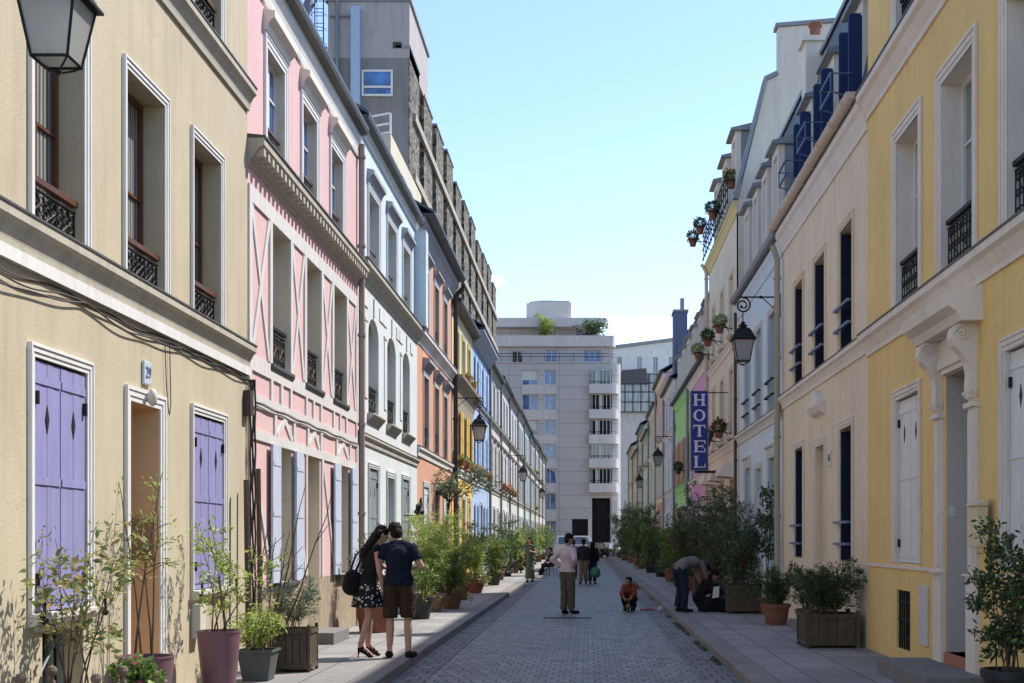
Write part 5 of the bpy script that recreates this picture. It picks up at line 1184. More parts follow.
def plant(name,label,cat,loc,pot,pr,ph,H,spread,leafm,nst=7,nleaf=2500,lsize=0.06,asp=0.45,shape='bush',seed=1,group=None,stem_r=0.012,droop=0.2,flower=None,trunk=0.0,gap=0.25,sub=7,dens=1.0,low=0):
    """pot + branching stems + leaves set along the outer branches"""
    rs = np.random.RandomState(seed); rr = random.Random(seed)
    t = thing(name,label,cat,(0,0,0),group)
    if pot:
        pot_mesh(pot,pr,ph).build('pot' if pot not in('wood','finial','box') else 'planter',POTCOL[pot],t,smooth=pot in('terracotta','tanpot','magenta','blackpot'))
        mb = MB()
        if pot in ('wood','finial','box','greypot'): mb.box(-pr*0.9,pr*0.9,-pr*0.9,pr*0.9,ph*0.86,ph*0.9)
        else: mb.lathe([(pr*0.9,ph*0.86),(pr*0.9,ph*0.9)],(0,0,0),16)
        mb.build('soil','soil',t)
    z0 = ph*0.88 if pot else 0.0
    stems = MB(); P=[]; D=[]
    Hc = H-z0
    if trunk>0:
        tr=[(0,0,z0)]; 
        for i in range(1,6): tr.append((rr.uniform(-.03,.03)*i*0.4,rr.uniform(-.03,.03)*i*0.4,z0+trunk*i/5))
        stems.tube(tr,[stem_r*2.2]*3+[stem_r*1.8]*3,7); base=tr[-1]
    else: base=(0,0,z0)
    clumps=[]
    for k in range(nst):
        az = 2*math.pi*(k+rr.random()*0.7)/nst; out = spread*(0.35+0.65*rr.random()); hh = (H-base[2])*(0.6+0.42*rr.random())
        if shape=='upright': out*=0.5
        b0 = (base[0]+(0 if trunk else rr.uniform(-pr*.4,pr*.4)),base[1]+(0 if trunk else rr.uniform(-pr*.4,pr*.4)),base[2])
        pts=[]; m=9
        for i in range(m):
            u=i/(m-1); pts.append(Vector((b0[0]+math.cos(az)*out*(u**1.3)+rr.uniform(-1,1)*0.03*spread*u,b0[1]+math.sin(az)*out*(u**1.3)+rr.uniform(-1,1)*0.03*spread*u,b0[2]+hh*(u if shape!='arch' else math.sin(u*1.9)/math.sin(1.9) if u<1 else 1))))
        stems.tube(pts,[stem_r*(1-0.75*i/(m-1)) for i in range(m)],5)
        for j in range(sub):
            u = gap+(1-gap)*rr.random(); i=min(int(u*(m-1)),m-2); p=pts[i].lerp(pts[i+1],u*(m-1)-i)
            a2=rr.random()*6.28; ln=spread*(0.25+0.35*rr.random())*(1.15-0.5*u)
            q=p+Vector((math.cos(a2)*ln,math.sin(a2)*ln,ln*rr.uniform(0.0,0.8)))
            mid=p.lerp(q,0.5)+Vector((0,0,ln*0.1)); stems.tube([p,mid,q],[stem_r*0.45,stem_r*0.32,stem_r*0.12],4)
            clumps.append((p,mid,q))
        clumps.append((pts[-4],pts[-2],pts[-1]))
    for k in range(low):
        az=rr.random()*6.28; ln=spread*rr.uniform(0.45,0.95); p=Vector((math.cos(az)*pr*0.6,math.sin(az)*pr*0.6,z0)); q=p+Vector((math.cos(az)*ln*0.8,math.sin(az)*ln*0.8,(H-z0)*rr.uniform(-0.12,0.35))); mid=p.lerp(q,0.5)+Vector((0,0,0.12)); stems.tube([p,mid,q],[stem_r*0.5,stem_r*0.4,stem_r*0.15],4); clumps.append((p,mid,q))
    stems.build('stems','bark',t,recalc=False)
    n=int(nleaf*dens); idx=rs.randint(0,len(clumps),n); w_=0.25+0.75*rs.rand(n)**0.8
    w_c=0.6+0.8*rs.rand(len(clumps))
    for i,w in zip(idx,w_):
        p,m_,q=clumps[i]; a=p.lerp(m_,w*2) if w<0.5 else m_.lerp(q,w*2-1); P.append(a); D.append((q-p).normalized())
    P=np.array([tuple(p) for p in P]); D=np.array([tuple(d) for d in D]); P+=rs.normal(0,lsize*0.55,(n,3))
    keep = P[:,2]>(z0*0.9 if not low else 0.1); P=P[keep]; D=D[keep]
    leaves_mesh('foliage',P,D,lsize,leafm,asp,t,droop,rs)
    if flower:
        fm_,nf,fs=flower; ii=rs.randint(0,len(clumps),nf); C=np.array([tuple(clumps[i][2]) for i in ii]); C=np.repeat(C,14,0)+rs.normal(0,fs*0.55,(nf*14,3))
        leaves_mesh('blossom',C,rs.normal(0,1,(nf*14,3)),fs,fm_,0.9,t,0,rs)
    t.location=loc; return t
def at(x,y,z=PAV): return (x,y,z)
# left foreground
plant('potted_shrub','tall shrub with browning yellow leaves in a wooden planter with ball finials','potted plant',at(-3.80,9.6),'finial',0.27,0.44,1.66,0.50,'lf_autumn',9,850,0.066,0.42,seed=3,stem_r=0.008,droop=0.7,gap=0.3,sub=6)
plant('potted_tree','thin bare branched shrub with pale green tufts by the cream house door','potted plant',at(-3.86,11.35),'magenta',0.24,0.52,2.35,0.60,'lf_bright',4,330,0.055,0.22,seed=12,stem_r=0.012,droop=0.0,gap=0.45,sub=6,shape='upright')
plant('potted_flowers','low pot of pink geraniums beside the shrub planter','potted plant',at(-3.52,10.2),'terracotta',0.13,0.34,0.56,0.14,'lf_mid',8,420,0.06,0.8,seed=4,stem_r=0.005,flower=('petal_pink',9,0.03))
plant('potted_tree','plum pot with a light green maple-like shrub under the second lilac shutters','potted plant',at(-3.72,13.1),'magenta',0.215,0.62,1.72,0.50,'lf_bright',6,950,0.055,0.38,seed=8,stem_r=0.009,droop=0.05,gap=0.2,sub=7)
plant('potted_plant','square dark grey pot of trailing bright leaves','potted plant',at(-3.60,14.2),'greypot',0.19,0.34,0.82,0.30,'lf_bright',9,1100,0.055,0.4,seed=9,stem_r=0.006,droop=0.5)
plant('potted_shrub','dark wooden planter of grey-green herbs beside the stone step','potted plant',at(-3.45,15.25),'wood',0.22,0.52,1.05,0.35,'lf_grey',12,2300,0.045,0.25,seed=10,stem_r=0.005,droop=0.3)
# bare stems rising next to the planter
mb = MB(); rr = random.Random(5)
for k in range(7):
    x,y=-3.75+rr.uniform(-.15,.15),14.75+rr.uniform(-.2,.3); pts=[Vector((x,y,PAV))]; d=Vector((rr.uniform(-.1,.25),rr.uniform(-.15,.15),1)).normalized()
    for i in range(7): d=(d+Vector((rr.uniform(-.14,.14),rr.uniform(-.14,.14),0.05))).normalized(); pts.append(pts[-1]+d*rr.uniform(.2,.32)*(0.75+0.08*k))
    mb.tube(pts,[0.016*(1-0.11*i) for i in range(8)],5)
    for i in (3,5): mb.tube([pts[i],pts[i]+Vector((rr.uniform(-.25,.35),rr.uniform(-.2,.2),.25))],[0.006,0.003],4)
bs = thing('bare_shrub','leafless brown branches rising before the joint of the cream and pink houses','shrub',(-3.7,14.8,PAV)); mb.build('branches','bark',bs)
mb = MB(); mb.tube([(-3.95,15.15,PAV),(-3.98,15.15,2.35)],0.035,7); mb.tube([(-3.9,15.5,PAV),(-3.93,15.5,2.5)],0.03,7); tag(mb.build('wooden_stake','wood'),'pair of weathered wooden stakes leaning at the pink house corner','stake')
plant('potted_shrub','big terracotta pot with a grey-green shrub behind the woman in the patterned skirt','potted plant',at(-3.55,21.6),'terracotta',0.33,0.62,1.75,0.40,'lf_grey',8,1400,0.06,0.3,seed=21,stem_r=0.01)
plant('potted_shrub','black tub with a small bush just behind the man in brown shorts','potted plant',at(-3.25,25.2),'blackpot',0.24,0.42,1.15,0.4,'lf_mid',9,1600,0.06,0.35,seed=22,low=9)
plant('potted_bamboo','widest and tallest bamboo-like green bush, in a tan pot','potted plant',at(-3.42,27.9),'tanpot',0.36,0.38,2.15,0.62,'lf_bright',28,9000,0.075,0.2,seed=23,low=9,stem_r=0.009,droop=0.35,shape='bush',gap=0.1)
plant('potted_bamboo','second bamboo-like bush, mid green, behind the tan pot','potted plant',at(-3.5,30.4),'terracotta',0.3,0.34,1.95,0.6,'lf_bright',20,6000,0.085,0.2,seed=24,low=9,stem_r=0.009,droop=0.3,gap=0.1)
plant('potted_shrub','dense dark green bush low between the two bamboo-like bushes','potted plant',at(-3.05,29.0),'terracotta',0.24,0.3,1.25,0.42,'lf_mid',14,3600,0.055,0.4,seed=25,low=9)
plant('potted_bamboo','yellow-green leafy bush with a red pot before the orange house','potted plant',at(-3.3,33.2),'terracotta',0.26,0.34,1.75,0.55,'lf_bright',16,3800,0.08,0.22,seed=26,low=9,droop=0.3,gap=0.1)
plant('potted_shrub','light green bush in terracotta by the yellow house','potted plant',at(-3.25,37.4),'terracotta',0.26,0.32,1.45,0.5,'lf_bright',14,3000,0.07,0.4,seed=27,low=9)
plant('potted_tree','dark leaved rounded shrub rising above the light green one','potted plant',at(-3.45,40.2),'terracotta',0.28,0.34,2.0,0.5,'lf_dark',14,3200,0.08,0.4,seed=28,low=9)
plant('potted_shrub','mid green bush in a black tub near the blue house','potted plant',at(-3.2,44.0),'blackpot',0.26,0.4,1.6,0.5,'lf_mid',14,2800,0.08,0.4,seed=29,low=9)
plant('climbing_tree','climber with dark hanging sprays across the orange house ground floor','tree',at(-3.86,35.6),'terracotta',0.25,0.4,3.25,1.15,'lf_grey',9,1500,0.12,0.3,seed=30,stem_r=0.02,droop=0.6,trunk=2.2,gap=0.3)
k=0
for y,H,sp,lm,dsc in ((49.5,1.7,0.5,'lf_grey','grey-green tub plant on the left pavement behind the woman in green'),(54.5,2.3,0.7,'lf_dark','dark bush on the left beyond the woman in green'),(60,2.1,0.7,'lf_bright','bright lime bush above the seated people'),
        (66,2.3,0.8,'lf_grey','silvery tree in a tub on the far left pavement'),(73,2.2,0.8,'lf_mid','mid green far bush on the left pavement'),(81,2.4,0.9,'lf_bright','small bright bush far down the left side'),(90,2.5,0.9,'lf_dark','dark far bush on the left side'),(101,2.7,1.0,'lf_mid','last but one far bush on the left side'),(112,2.6,1.0,'lf_mid','farthest bush of the left pavement')):
    k+=1; plant('potted_shrub',dsc,'potted plant',at(-3.45,y),'terracotta' if k%2 else 'blackpot',0.3,0.45,H,sp,lm,12,2200,0.10,0.4,seed=40+k,low=9)
# right side, near to far
plant('potted_shrub','dark leafy shrub in a wood tub at the right edge by the letterbox','potted plant',at(3.62,11.2),'blackpot',0.22,0.42,1.6,0.42,'lf_dark',13,2600,0.06,0.45,seed=61,stem_r=0.008,gap=0.15,droop=0.2)
plant('potted_shrub','broad low bush in a large dark wooden planter before the beige house','potted plant',at(3.46,18.75),'box',0.36,0.50,1.15,0.56,'lf_dark',30,9500,0.045,0.35,seed=62,stem_r=0.006,gap=0.1,droop=0.1,flower=('petal_white',8,0.025))
plant('potted_shrub','terracotta pot half hidden behind the wide wooden planter','potted plant',at(3.6,21.3),'terracotta',0.2,0.40,0.95,0.28,'lf_dark',10,1500,0.05,0.4,seed=63)
plant('potted_shrub','round dark bush in a terracotta pot with a thick rim','potted plant',at(3.40,23.5),'terracotta',0.25,0.38,1.05,0.36,'lf_dark',18,3600,0.05,0.4,seed=64,gap=0.1)
plant('climbing_rose','thin dark climber reaching up the steel blue house front','climber',at(3.72,26.9),'terracotta',0.18,0.35,2.85,0.45,'lf_dark',4,420,0.10,0.55,seed=65,shape='upright',gap=0.35)
rt = [(27.4,2.15,0.62,'lf_olive','wood',0.34,0.62,'dark olive-like bush in a tall wooden planter box left of the round terracotta one',3.25),
      (31.0,2.75,0.95,'lf_olive','box',0.36,0.5,'largest dark green bush, over the crouching figure',3.15),
      (35.5,2.95,0.85,'lf_dark','box',0.36,0.5,'tall dark bush with a pointed top beneath the hotel sign',3.25),
      (39.5,2.3,0.75,'lf_dark','terracotta',0.3,0.45,'dark bush right behind the stooping man',3.1),
      (43.5,2.4,0.75,'lf_mid','blackpot',0.3,0.45,'mid green bush in a black tub along the right pavement',3.1),
      (48.0,1.9,0.6,'lf_mid','terracotta',0.3,0.45,'lower green bush past the black tub',3.1),
      (54.0,2.0,0.7,'lf_dark','blackpot',0.35,0.5,'low bush before the gap where blue shutters show',3.1),
      (61.0,2.3,0.8,'lf_mid','blackpot',0.35,0.5,'green bush far along the right pavement',3.0),
      (69.0,3.3,1.1,'lf_dark','box',0.36,0.5,'tall dark tree before the rose house',3.0),
      (77.0,3.6,1.2,'lf_mid','terracotta',0.36,0.5,'tall green tree left of the far right lamp',3.0),
      (87.0,4.2,1.3,'lf_dark','terracotta',0.36,0.5,'highest dark tree of the far right clump',2.95),
      (98.0,3.4,1.3,'lf_dark','box',0.36,0.5,'dark far tree at the edge of the right pavement',2.9),
      (110.0,3.8,1.4,'lf_dark','box',0.36,0.5,'farthest dark tree on the right near the parked cars',2.9)]
for i,(y,H,sp,lm,pt,pr,ph,dsc,x) in enumerate(rt):
    plant('potted_tree' if H>2.5 else 'potted_shrub',dsc,'potted tree' if H>2.5 else 'potted plant',at(x,y),pt,pr,ph,H,sp,lm,22 if y<60 else 18,7500 if y<40 else 4500,0.07 if y<60 else 0.11,0.35,seed=70+i,low=12,stem_r=0.014,gap=0.08,droop=0.15)
# roof terrace greenery on the end block
plant('terrace_bush','green feathery bush on the roof terrace of the end block','potted plant',(-4.5,137.0,22.0),'terracotta',0.4,0.6,3.1,1.1,'lf_bright',12,1500,0.3,0.25,seed=90)
plant('terrace_vine','leafy pergola vine at the terrace corner of the end block','vine',(0.6,137.0,22.6),None,0.4,0.0,1.9,1.9,'lf_dark',12,1100,0.28,0.4,seed=91)
# sill flower boxes and hanging pots
def flower_box(S,y0,y1,z,leafm,petal,label,seed,group=None,w=0.02,potm='terracotta'):
    rs=np.random.RandomState(seed); x=S.X(w+0.12)
    t=thing('flower_box',label,'flower box',(x,(y0+y1)/2,z),group)
    mb=MB(); S.prof(mb,[(w+0.04,z),(w+0.2,z),(w+0.24,z+0.17),(w,z+0.17)],y0,y1); mb.build('box',potm,t)
    n=260; P=np.stack([rs.normal(0,0.07,n),rs.uniform((y0-y1)/2,(y1-y0)/2,n),0.13+np.abs(rs.normal(0,0.07,n))],1)
    leaves_mesh('foliage',P,rs.normal(0,1,(n,3)),0.09,leafm,0.6,t,0,rs)
    if petal:
        n=90; P=np.stack([rs.normal(0,0.08,n),rs.uniform((y0-y1)/2,(y1-y0)/2,n),0.17+np.abs(rs.normal(0,0.08,n))],1); leaves_mesh('blossom',P,rs.normal(0,1,(n,3)),0.07,petal,0.9,t,0,rs)
s=100
for a,b,z,lm,pm,lb_ in ((47.7,48.6,4.0,'lf_mid','petal_pink','pink flower box on the nearest sill of the blue house'),(49.9,50.8,4.0,'lf_mid','petal_pink','pink flower box on the middle sill of the blue house'),(52.0,52.9,4.0,'lf_mid','petal_red','red flower box on the far sill of the blue house'),
   (61.3,62.3,4.0,'lf_dark','petal_red','red geraniums, nearest of the boxes on the grey house with white shutters'),(63.5,64.5,4.0,'lf_dark','petal_red','red geraniums, middle box on the grey house with white shutters'),(65.7,66.7,4.0,'lf_dark','petal_red','red geraniums, far box on the grey house with white shutters'),
   (40.7,41.6,4.0,'lf_autumn',None,'dry orange flower box on the nearest yellow shuttered window'),(42.7,43.6,4.0,'lf_autumn',None,'dry orange flower box on the middle yellow shuttered window'),(44.7,45.6,4.0,'lf_autumn',None,'dry orange flower box on the far yellow shuttered window'),
   (68.3,69.3,4.0,'lf_autumn',None,'brown leaved box on the white house, nearest sill'),(70.8,71.8,4.0,'lf_autumn',None,'brown leaved box on the white house, middle sill'),
   (42.7,43.4,6.85,'lf_autumn',None,'rusty flower box on the upper sill of the yellow house, nearer'),(44.7,45.4,6.85,'lf_autumn',None,'rusty flower box on the upper sill of the yellow house, farther'),
   (100.6,102,4.0,'lf_bright',None,'bright greenery on the first floor sill of the far tan house'),(103,104.5,6.9,'lf_bright',None,'bright greenery on the upper sill of the far tan house')):
    s+=1; flower_box(L,a,b,z+0.02,lm,pm,lb_,s)
def bracket_pot(S,y,z,petal,lm,label,seed,out=0.5,pm='terracotta'):
    rs=np.random.RandomState(seed); x=S.X(out); t=thing('hanging_pot',label,'hanging pot',(x,y,z))
    mb=MB(); mb.lathe([(0.09,0),(0.13,0.20),(0.145,0.20),(0.145,0.24),(0.13,0.24),(0.12,0.22),(0,0.22)],(x,y,z),14,capt=False); mb.build('pot',pm,t,smooth=True)
    mb=MB(); mb.tube([(S.X(0),y,z+0.12),(S.X(out*0.6),y,z+0.16),(S.X(out-0.2),y,z+0.17)],0.015,5); mb.tube([(x+0.2*math.cos(a*math.pi/6),y+0.2*math.sin(a*math.pi/6),z+0.17) for a in range(13)],0.013,4); mb.tube([(S.X(0),y,z-0.15),(S.X(out-0.2),y,z+0.15)],0.012,5); mb.build('bracket','iron',t)
    n=500; v=rs.normal(0,1,(n,3)); v/=np.linalg.norm(v,axis=1)[:,None]; P=v*np.array([0.17,0.17,0.15])*(0.6+0.5*rs.rand(n))[:,None]+np.array([0,0,0.33]); leaves_mesh('foliage',P,v,0.07,lm,0.5,t,0.2,rs)
    if petal: leaves_mesh('blossom',P[:120]+v[:120]*0.04,v[:120],0.06,petal,0.9,t,0,rs)
for i,(y,z,pe,lm,lb_,o_) in enumerate(((35.5,7.3,'petal_white','lf_bright','nearest pot on an iron bracket high on the hotel front',0.35),(37.9,7.3,None,'lf_dark','middle dark leaved pot on an iron bracket high on the hotel front',0.45),(40.6,7.3,'petal_white','lf_bright','farthest pot with fresh green on a bracket high on the hotel front',0.5),
      (35.7,4.45,'petal_red','lf_dark','red flowering pot on the first floor of the hotel',0.35),(38.2,4.4,None,'lf_dark','dark plant pot on the first floor of the hotel beside the sign',0.45),
      (35.3,11.2,'petal_red','lf_mid','orange pot with greenery on the hotel top balcony',0.05),(37.0,10.8,None,'lf_dark','dark pot on the outer side of the top balcony',0.40),(39.3,10.9,None,'lf_dark','second dark pot hung outside the top balcony',0.55),(41.4,11.0,None,'lf_dark','last dark pot at the far end of the top balcony',0.6))):
    bracket_pot(RT,y,z,pe,lm,lb_,200+i,out=o_)
bracket_pot(RT,52.4,4.3,None,'lf_dark','dark plant box on the lime green house',231,out=0.3,pm='wood')
# gutter weeds
rs=np.random.RandomState(9); P=[]
y=17.0
while y<60:
    if rs.rand()<(0.6 if y<26.5 else 0.3):
        wd=rs.uniform(0.03,0.08); ln=rs.uniform(0.3,1.1); n=int(330*wd/0.1*ln)
        P.append(np.stack([KERB_R-0.03-np.abs(rs.normal(0,wd*0.6,n)),y+rs.rand(n)*ln,np.zeros(n)+0.004],1))
    y+=rs.uniform(0.35,0.9)
P=np.concatenate(P); o=leaves_mesh('weeds',P,np.tile([0,0,1.6],(len(P),1)),0.04,'lf_olive',0.25,None,0,rs); tag(o,'green weeds growing in the gutter along the right kerb','weeds',kind='stuff')

# swan-like black iron ornament on the pale blue house
mb=MB(); x=L.X(0.35); yy=29.2
mb.ball((x,yy,2.28),0.15,8,(0.8,1.5,0.55)); mb.tube([(x,yy+0.15,2.3),(x,yy+0.28,2.42),(x,yy+0.24,2.56),(x,yy+0.32,2.6)],[0.05,0.035,0.03,0.02],8); mb.tube([(x,yy-0.15,2.3),(x,yy-0.32,2.42),(x,yy-0.4,2.4)],[0.06,0.04,0.01],6); mb.tube([(L.X(0),yy,2.2),(x,yy,2.2)],0.015,6)
mb.ball((x,yy+0.02,2.42),0.10,6,(0.5,0.9,0.7)); tag(mb.build('wall_ornament','iron',None,smooth=True),'black iron bird ornament on the pale blue house','ornament')
# ------------------------------------------------------------------ people
DG=None
class Fig:
    def __init__(s): s.mb=MB()
    def cap(s,a,ra,b,rb,n=10,flat=False):
        a=Vector(a); b=Vector(b); d=b-a; m=5; s.mb.tube([a.lerp(b,i/m) for i in range(m+1)],[ra+(rb-ra)*i/m for i in range(m+1)],n)
        if not flat: s.mb.ball(a,ra,6); s.mb.ball(b,rb,6)
        return s
    def ell(s,c,r,rot=None):
        b=MB(); b.ball((0,0,0),1,8,r); 
        vs=[Vector(v) for v in b.v]
        if rot is not None: vs=[rot@v for v in vs]
        s.mb.add([v+Vector(c) for v in vs],b.f); return s
    def wide(s,a,ra,b,rb,ax,wa,wb,flat=False,n=12):
        a=Vector(a); b=Vector(b); d=(b-a); L_=d.length; u=d.normalized() if L_>1e-6 else Vector((0,0,1)); ax=Vector(ax); ax=(ax-u*ax.dot(u)).normalized(); fr=u.cross(ax)
        m=MB(); rings=[]; st=[(0.0,1.0),(0.25,1.0),(0.5,1.0),(0.75,1.0),(1.0,1.0)]
        if not flat: st=[(-ra*.8/L_,.55),(-ra*.45/L_,.85)]+st+[(1+rb*.45/L_,.85),(1+rb*.8/L_,.55)]
        vs=[]; N_=18
        for t,q in st:
            tt=min(max(t,0),1); r_=(ra+(rb-ra)*tt)*q; w_=(wa+(wb-wa)*tt)*(q**.6); c=a+d*t
            for k in range(N_):
                an=2*math.pi*k/N_; vs.append(c+ax*math.cos(an)*w_+fr*math.sin(an)*r_)
        fs=[(i*N_+k,i*N_+(k+1)%N_,(i+1)*N_+(k+1)%N_,(i+1)*N_+k) for i in range(len(st)-1) for k in range(N_)]
        fs.append(tuple(range(N_-1,-1,-1))); fs.append(tuple((len(st)-1)*N_+k for k in range(N_))); s.mb.add(vs,fs); return s
    def build(s,name,mat,parent,vox=0.012,sm=3):
        o=s.mb.build(name,mat,None,recalc=True)
        r_=o.modifiers.new('r','REMESH'); r_.mode='VOXEL'; r_.voxel_size=vox; r_.use_smooth_shade=True
        q=o.modifiers.new('s','SMOOTH'); q.factor=0.5; q.iterations=sm
        if name not in ('body','bag_body'):
            tx_=bpy.data.textures.get(name) or bpy.data.textures.new(name,'CLOUDS'); hr=name=='hair'; tx_.noise_scale=.035 if hr else .10; tx_.noise_depth=2
            dm=o.modifiers.new('d','DISPLACE'); dm.texture=tx_; dm.strength=.022 if hr else .034; dm.mid_level=.5; dm.texture_coords='LOCAL'
        bpy.context.view_layer.update(); dg=bpy.context.evaluated_depsgraph_get(); me=bpy.data.meshes.new_from_object(o.evaluated_get(dg))
        o.modifiers.clear(); old=o.data; o.data=me; bpy.data.meshes.remove(old); me.name=name
        if not me.materials: me.materials.append(M[mat] if isinstance(mat,str) else mat)
        me.polygons.foreach_set('use_smooth',[True]*len(me.polygons)); o.parent=parent; return o
def stand(h=1.75,**kw):
    J=dict(pel=(0,0,.95),wai=(0,0.005,1.10),che=(0,0.0,1.30),nec=(0,-.01,1.47),hed=(0,.02,1.63))
    for s,n in ((-1,'L'),(1,'R')):
        J['sh'+n]=(s*.168,0,1.385); J['el'+n]=(s*.225,-.03,1.14); J['wr'+n]=(s*.235,.04,.89); J['hip'+n]=(s*.085,0,.92); J['kn'+n]=(s*.095,.02,.50); J['an'+n]=(s*.10,-.03,.085); J['to'+n]=(s*.12,.15,.03)
    J.update(kw); k=h/1.75
    return {a:Vector(b)*k for a,b in J.items()}
def skin_mat(n,c): return plain(n,c,0.55)
M['skin']=skin_mat('skin',(0.48,0.27,0.19)); M['skin2']=skin_mat('skin_tan',(0.36,0.19,0.12)); M['hair']=noisy('dark_hair',(0.014,0.010,0.008),0.75,0.3,30,0.4,90,0.15)
def cloth(n,c,v=0.15): 
    if n not in M: M[n]=noisy(n,c,0.9,v,14,0.35,70,0.15)
    return n
def person(label,J,loc,rz,parts,w=1.0,skin='skin',hair='short',k=1.0,hairm='hair',vox=0.010,face=(0,1,0),curl=0.5,bare_feet=False,cat='person'):
    """parts: list of (name, material, function(Fig,J,k)) for clothing"""
    root=thing('person',label,cat,(0,0,0)); f=Fig(); g=J
    def c(a,ra,b,rb): f.cap(g[a],ra*k,g[b],rb*k)
    for n in 'LR':
        kn,an,hp=g['kn'+n],g['an'+n],g['hip'+n]
        c('hip'+n,.082*w,'kn'+n,.052); cm=kn.lerp(an,0.3); back=(kn-hp).normalized()
        f.cap(kn,.05*k,cm,.055*k); f.cap(cm,.055*k,an,.036*k)
        f.cap(an,.036*k,g['to'+n],.028*k); f.ell(an.lerp(g['to'+n],.1)+Vector((0,0,-.03*k)),(.033*k,.04*k,.03*k))
        c('sh'+n,.050*w,'el'+n,.040); c('el'+n,.040,'wr'+n,.026)
        # hand: palm, four fingers, thumb
        wr,el=g['wr'+n],g['el'+n]; d=(wr-el).normalized(); s=-1 if n=='L' else 1
        hd=g.get('hd'+n); d=(hd.normalized() if hd is not None else d)
        side=d.cross(Vector((s,0,0.01))).normalized() if abs(d.x)<0.8 else d.cross(Vector((0,0,1))).normalized(); nrm=d.cross(side).normalized()
        pc=wr+d*.05*k
        for q in (-1,0,1): f.cap(wr+side*q*.012*k,.018*k,wr+d*.085*k+side*q*.024*k,.016*k,8)
        for q,ln in ((-1.5,.062),(-.5,.075),(.5,.070),(1.5,.055)):
            b0=wr+d*.088*k+side*q*.019*k; d2=(d+nrm*0.35*s*curl).normalized(); b1=b0+d2*ln*.55*k; b2=b1+(d2+nrm*0.7*s*curl).normalized()*ln*.45*k
            f.cap(b0,.0088*k,b1,.0085*k,7); f.cap(b1,.0085*k,b2,.0075*k,7)
        b0=wr+d*.03*k-side*.028*k; b1=b0+(d*.6-side*.7).normalized()*.035*k; b2=b1+(d*.9-side*.25).normalized()*.03*k
        f.cap(b0,.012*k,b1,.010*k,7); f.cap(b1,.010*k,b2,.0085*k,7)
    lat=(g['shR']-g['shL']).normalized(); f.cap(g['hipL'],.085*k*w,g['hipR'],.085*k*w); f.wide(g['pel'],.105*k*w,g['wai'],.092*k*w,lat,.155*k*w,.128*k*w); f.wide(g['wai'],.092*k*w,g['che'],.112*k*w,lat,.128*k*w,.158*k*w)
    f.wide(g['che'],.108*k*w,g['nec']-(g['nec']-g['che'])*.30,.06*k*w,lat,.158*k*w,.10*k*w); [f.cap(g['nec'],.045*k,g['sh'+q],.046*k) for q in 'LR']; f.cap(g['shL'],.045*k,g['shR'],.045*k); f.cap(g['nec']-(g['nec']-g['che'])*.2,.058*k,g['hed'],.05*k)
    fw=Vector(face).normalized(); up=(g['hed']-g['nec']).normalized(); up=(up*0.6+Vector((0,0,1))*0.4-fw*0.0).normalized(); rt=fw.cross(up).normalized(); up=rt.cross(fw).normalized()
    Rm=Matrix((rt,fw,up)).transposed(); H=g['hed']; P=lambda x,y,z: H+(Rm@Vector((x,y,z)))*k
    f.ell(P(0,0,.02),(.074*k,.092*k,.105*k),Rm); f.ell(P(0,.028,-.045),(.054*k,.062*k,.062*k),Rm); f.ell(P(0,.065,-.085),(.028*k,.022*k,.02*k),Rm)
    f.cap(P(0,.088,.015),.009*k,P(0,.106,-.022),.014*k,7); f.ell(P(0,.084,-.058),(.025*k,.011*k,.009*k),Rm); f.ell(P(0,.083,.035),(.05*k,.014*k,.01*k),Rm)
    for s in (-1,1): f.ell(P(s*.077,-.005,-.005),(.012*k,.02*k,.032*k),Rm)
    f.build('body',skin,root,vox*k**0.5)
    e=MB()
    for s in (-1,1): e.ball(P(s*.03,.085,.012),.010*k,6)
    e.build('eyes','dark',root,smooth=True)
    h=Fig(); h.ell(P(0,-.018,.045),(.088*k,.099*k,.094*k),Rm); h.ell(P(0,-.045,-.01),(.080*k,.066*k,.098*k),Rm); h.ell(P(0,.03,.095),(.07*k,.055*k,.035*k),Rm)
    for i in range(14):
        a=i*2.4; h.ell(P(.06*math.cos(a),-.02+.06*math.sin(a),.10+.012*math.sin(i*3)),(.022*k,.022*k,.018*k))
    if hair=='long':
        nb=g['che']*0.45+g['nec']*0.55
        for q in (-.04,0,.04): h.cap(P(q*1.3,-.06,.0),.05*k,nb+(Rm@Vector((q*1.6,-.10,0)))*k,.04*k); h.cap(nb+(Rm@Vector((q*1.6,-.10,0)))*k,.04*k,g['che']+(Rm@Vector((q*1.3,-.13,-.06)))*k,.02*k)
    h.build('hair',hairm,root,.010*k,1)
    for nme,mat,fn in parts:
        q=Fig(); fn(q,g,k); q.build(nme,mat,root,vox*k**0.5,2)
    root.location=loc; root.rotation_euler=(0,0,rz); return root
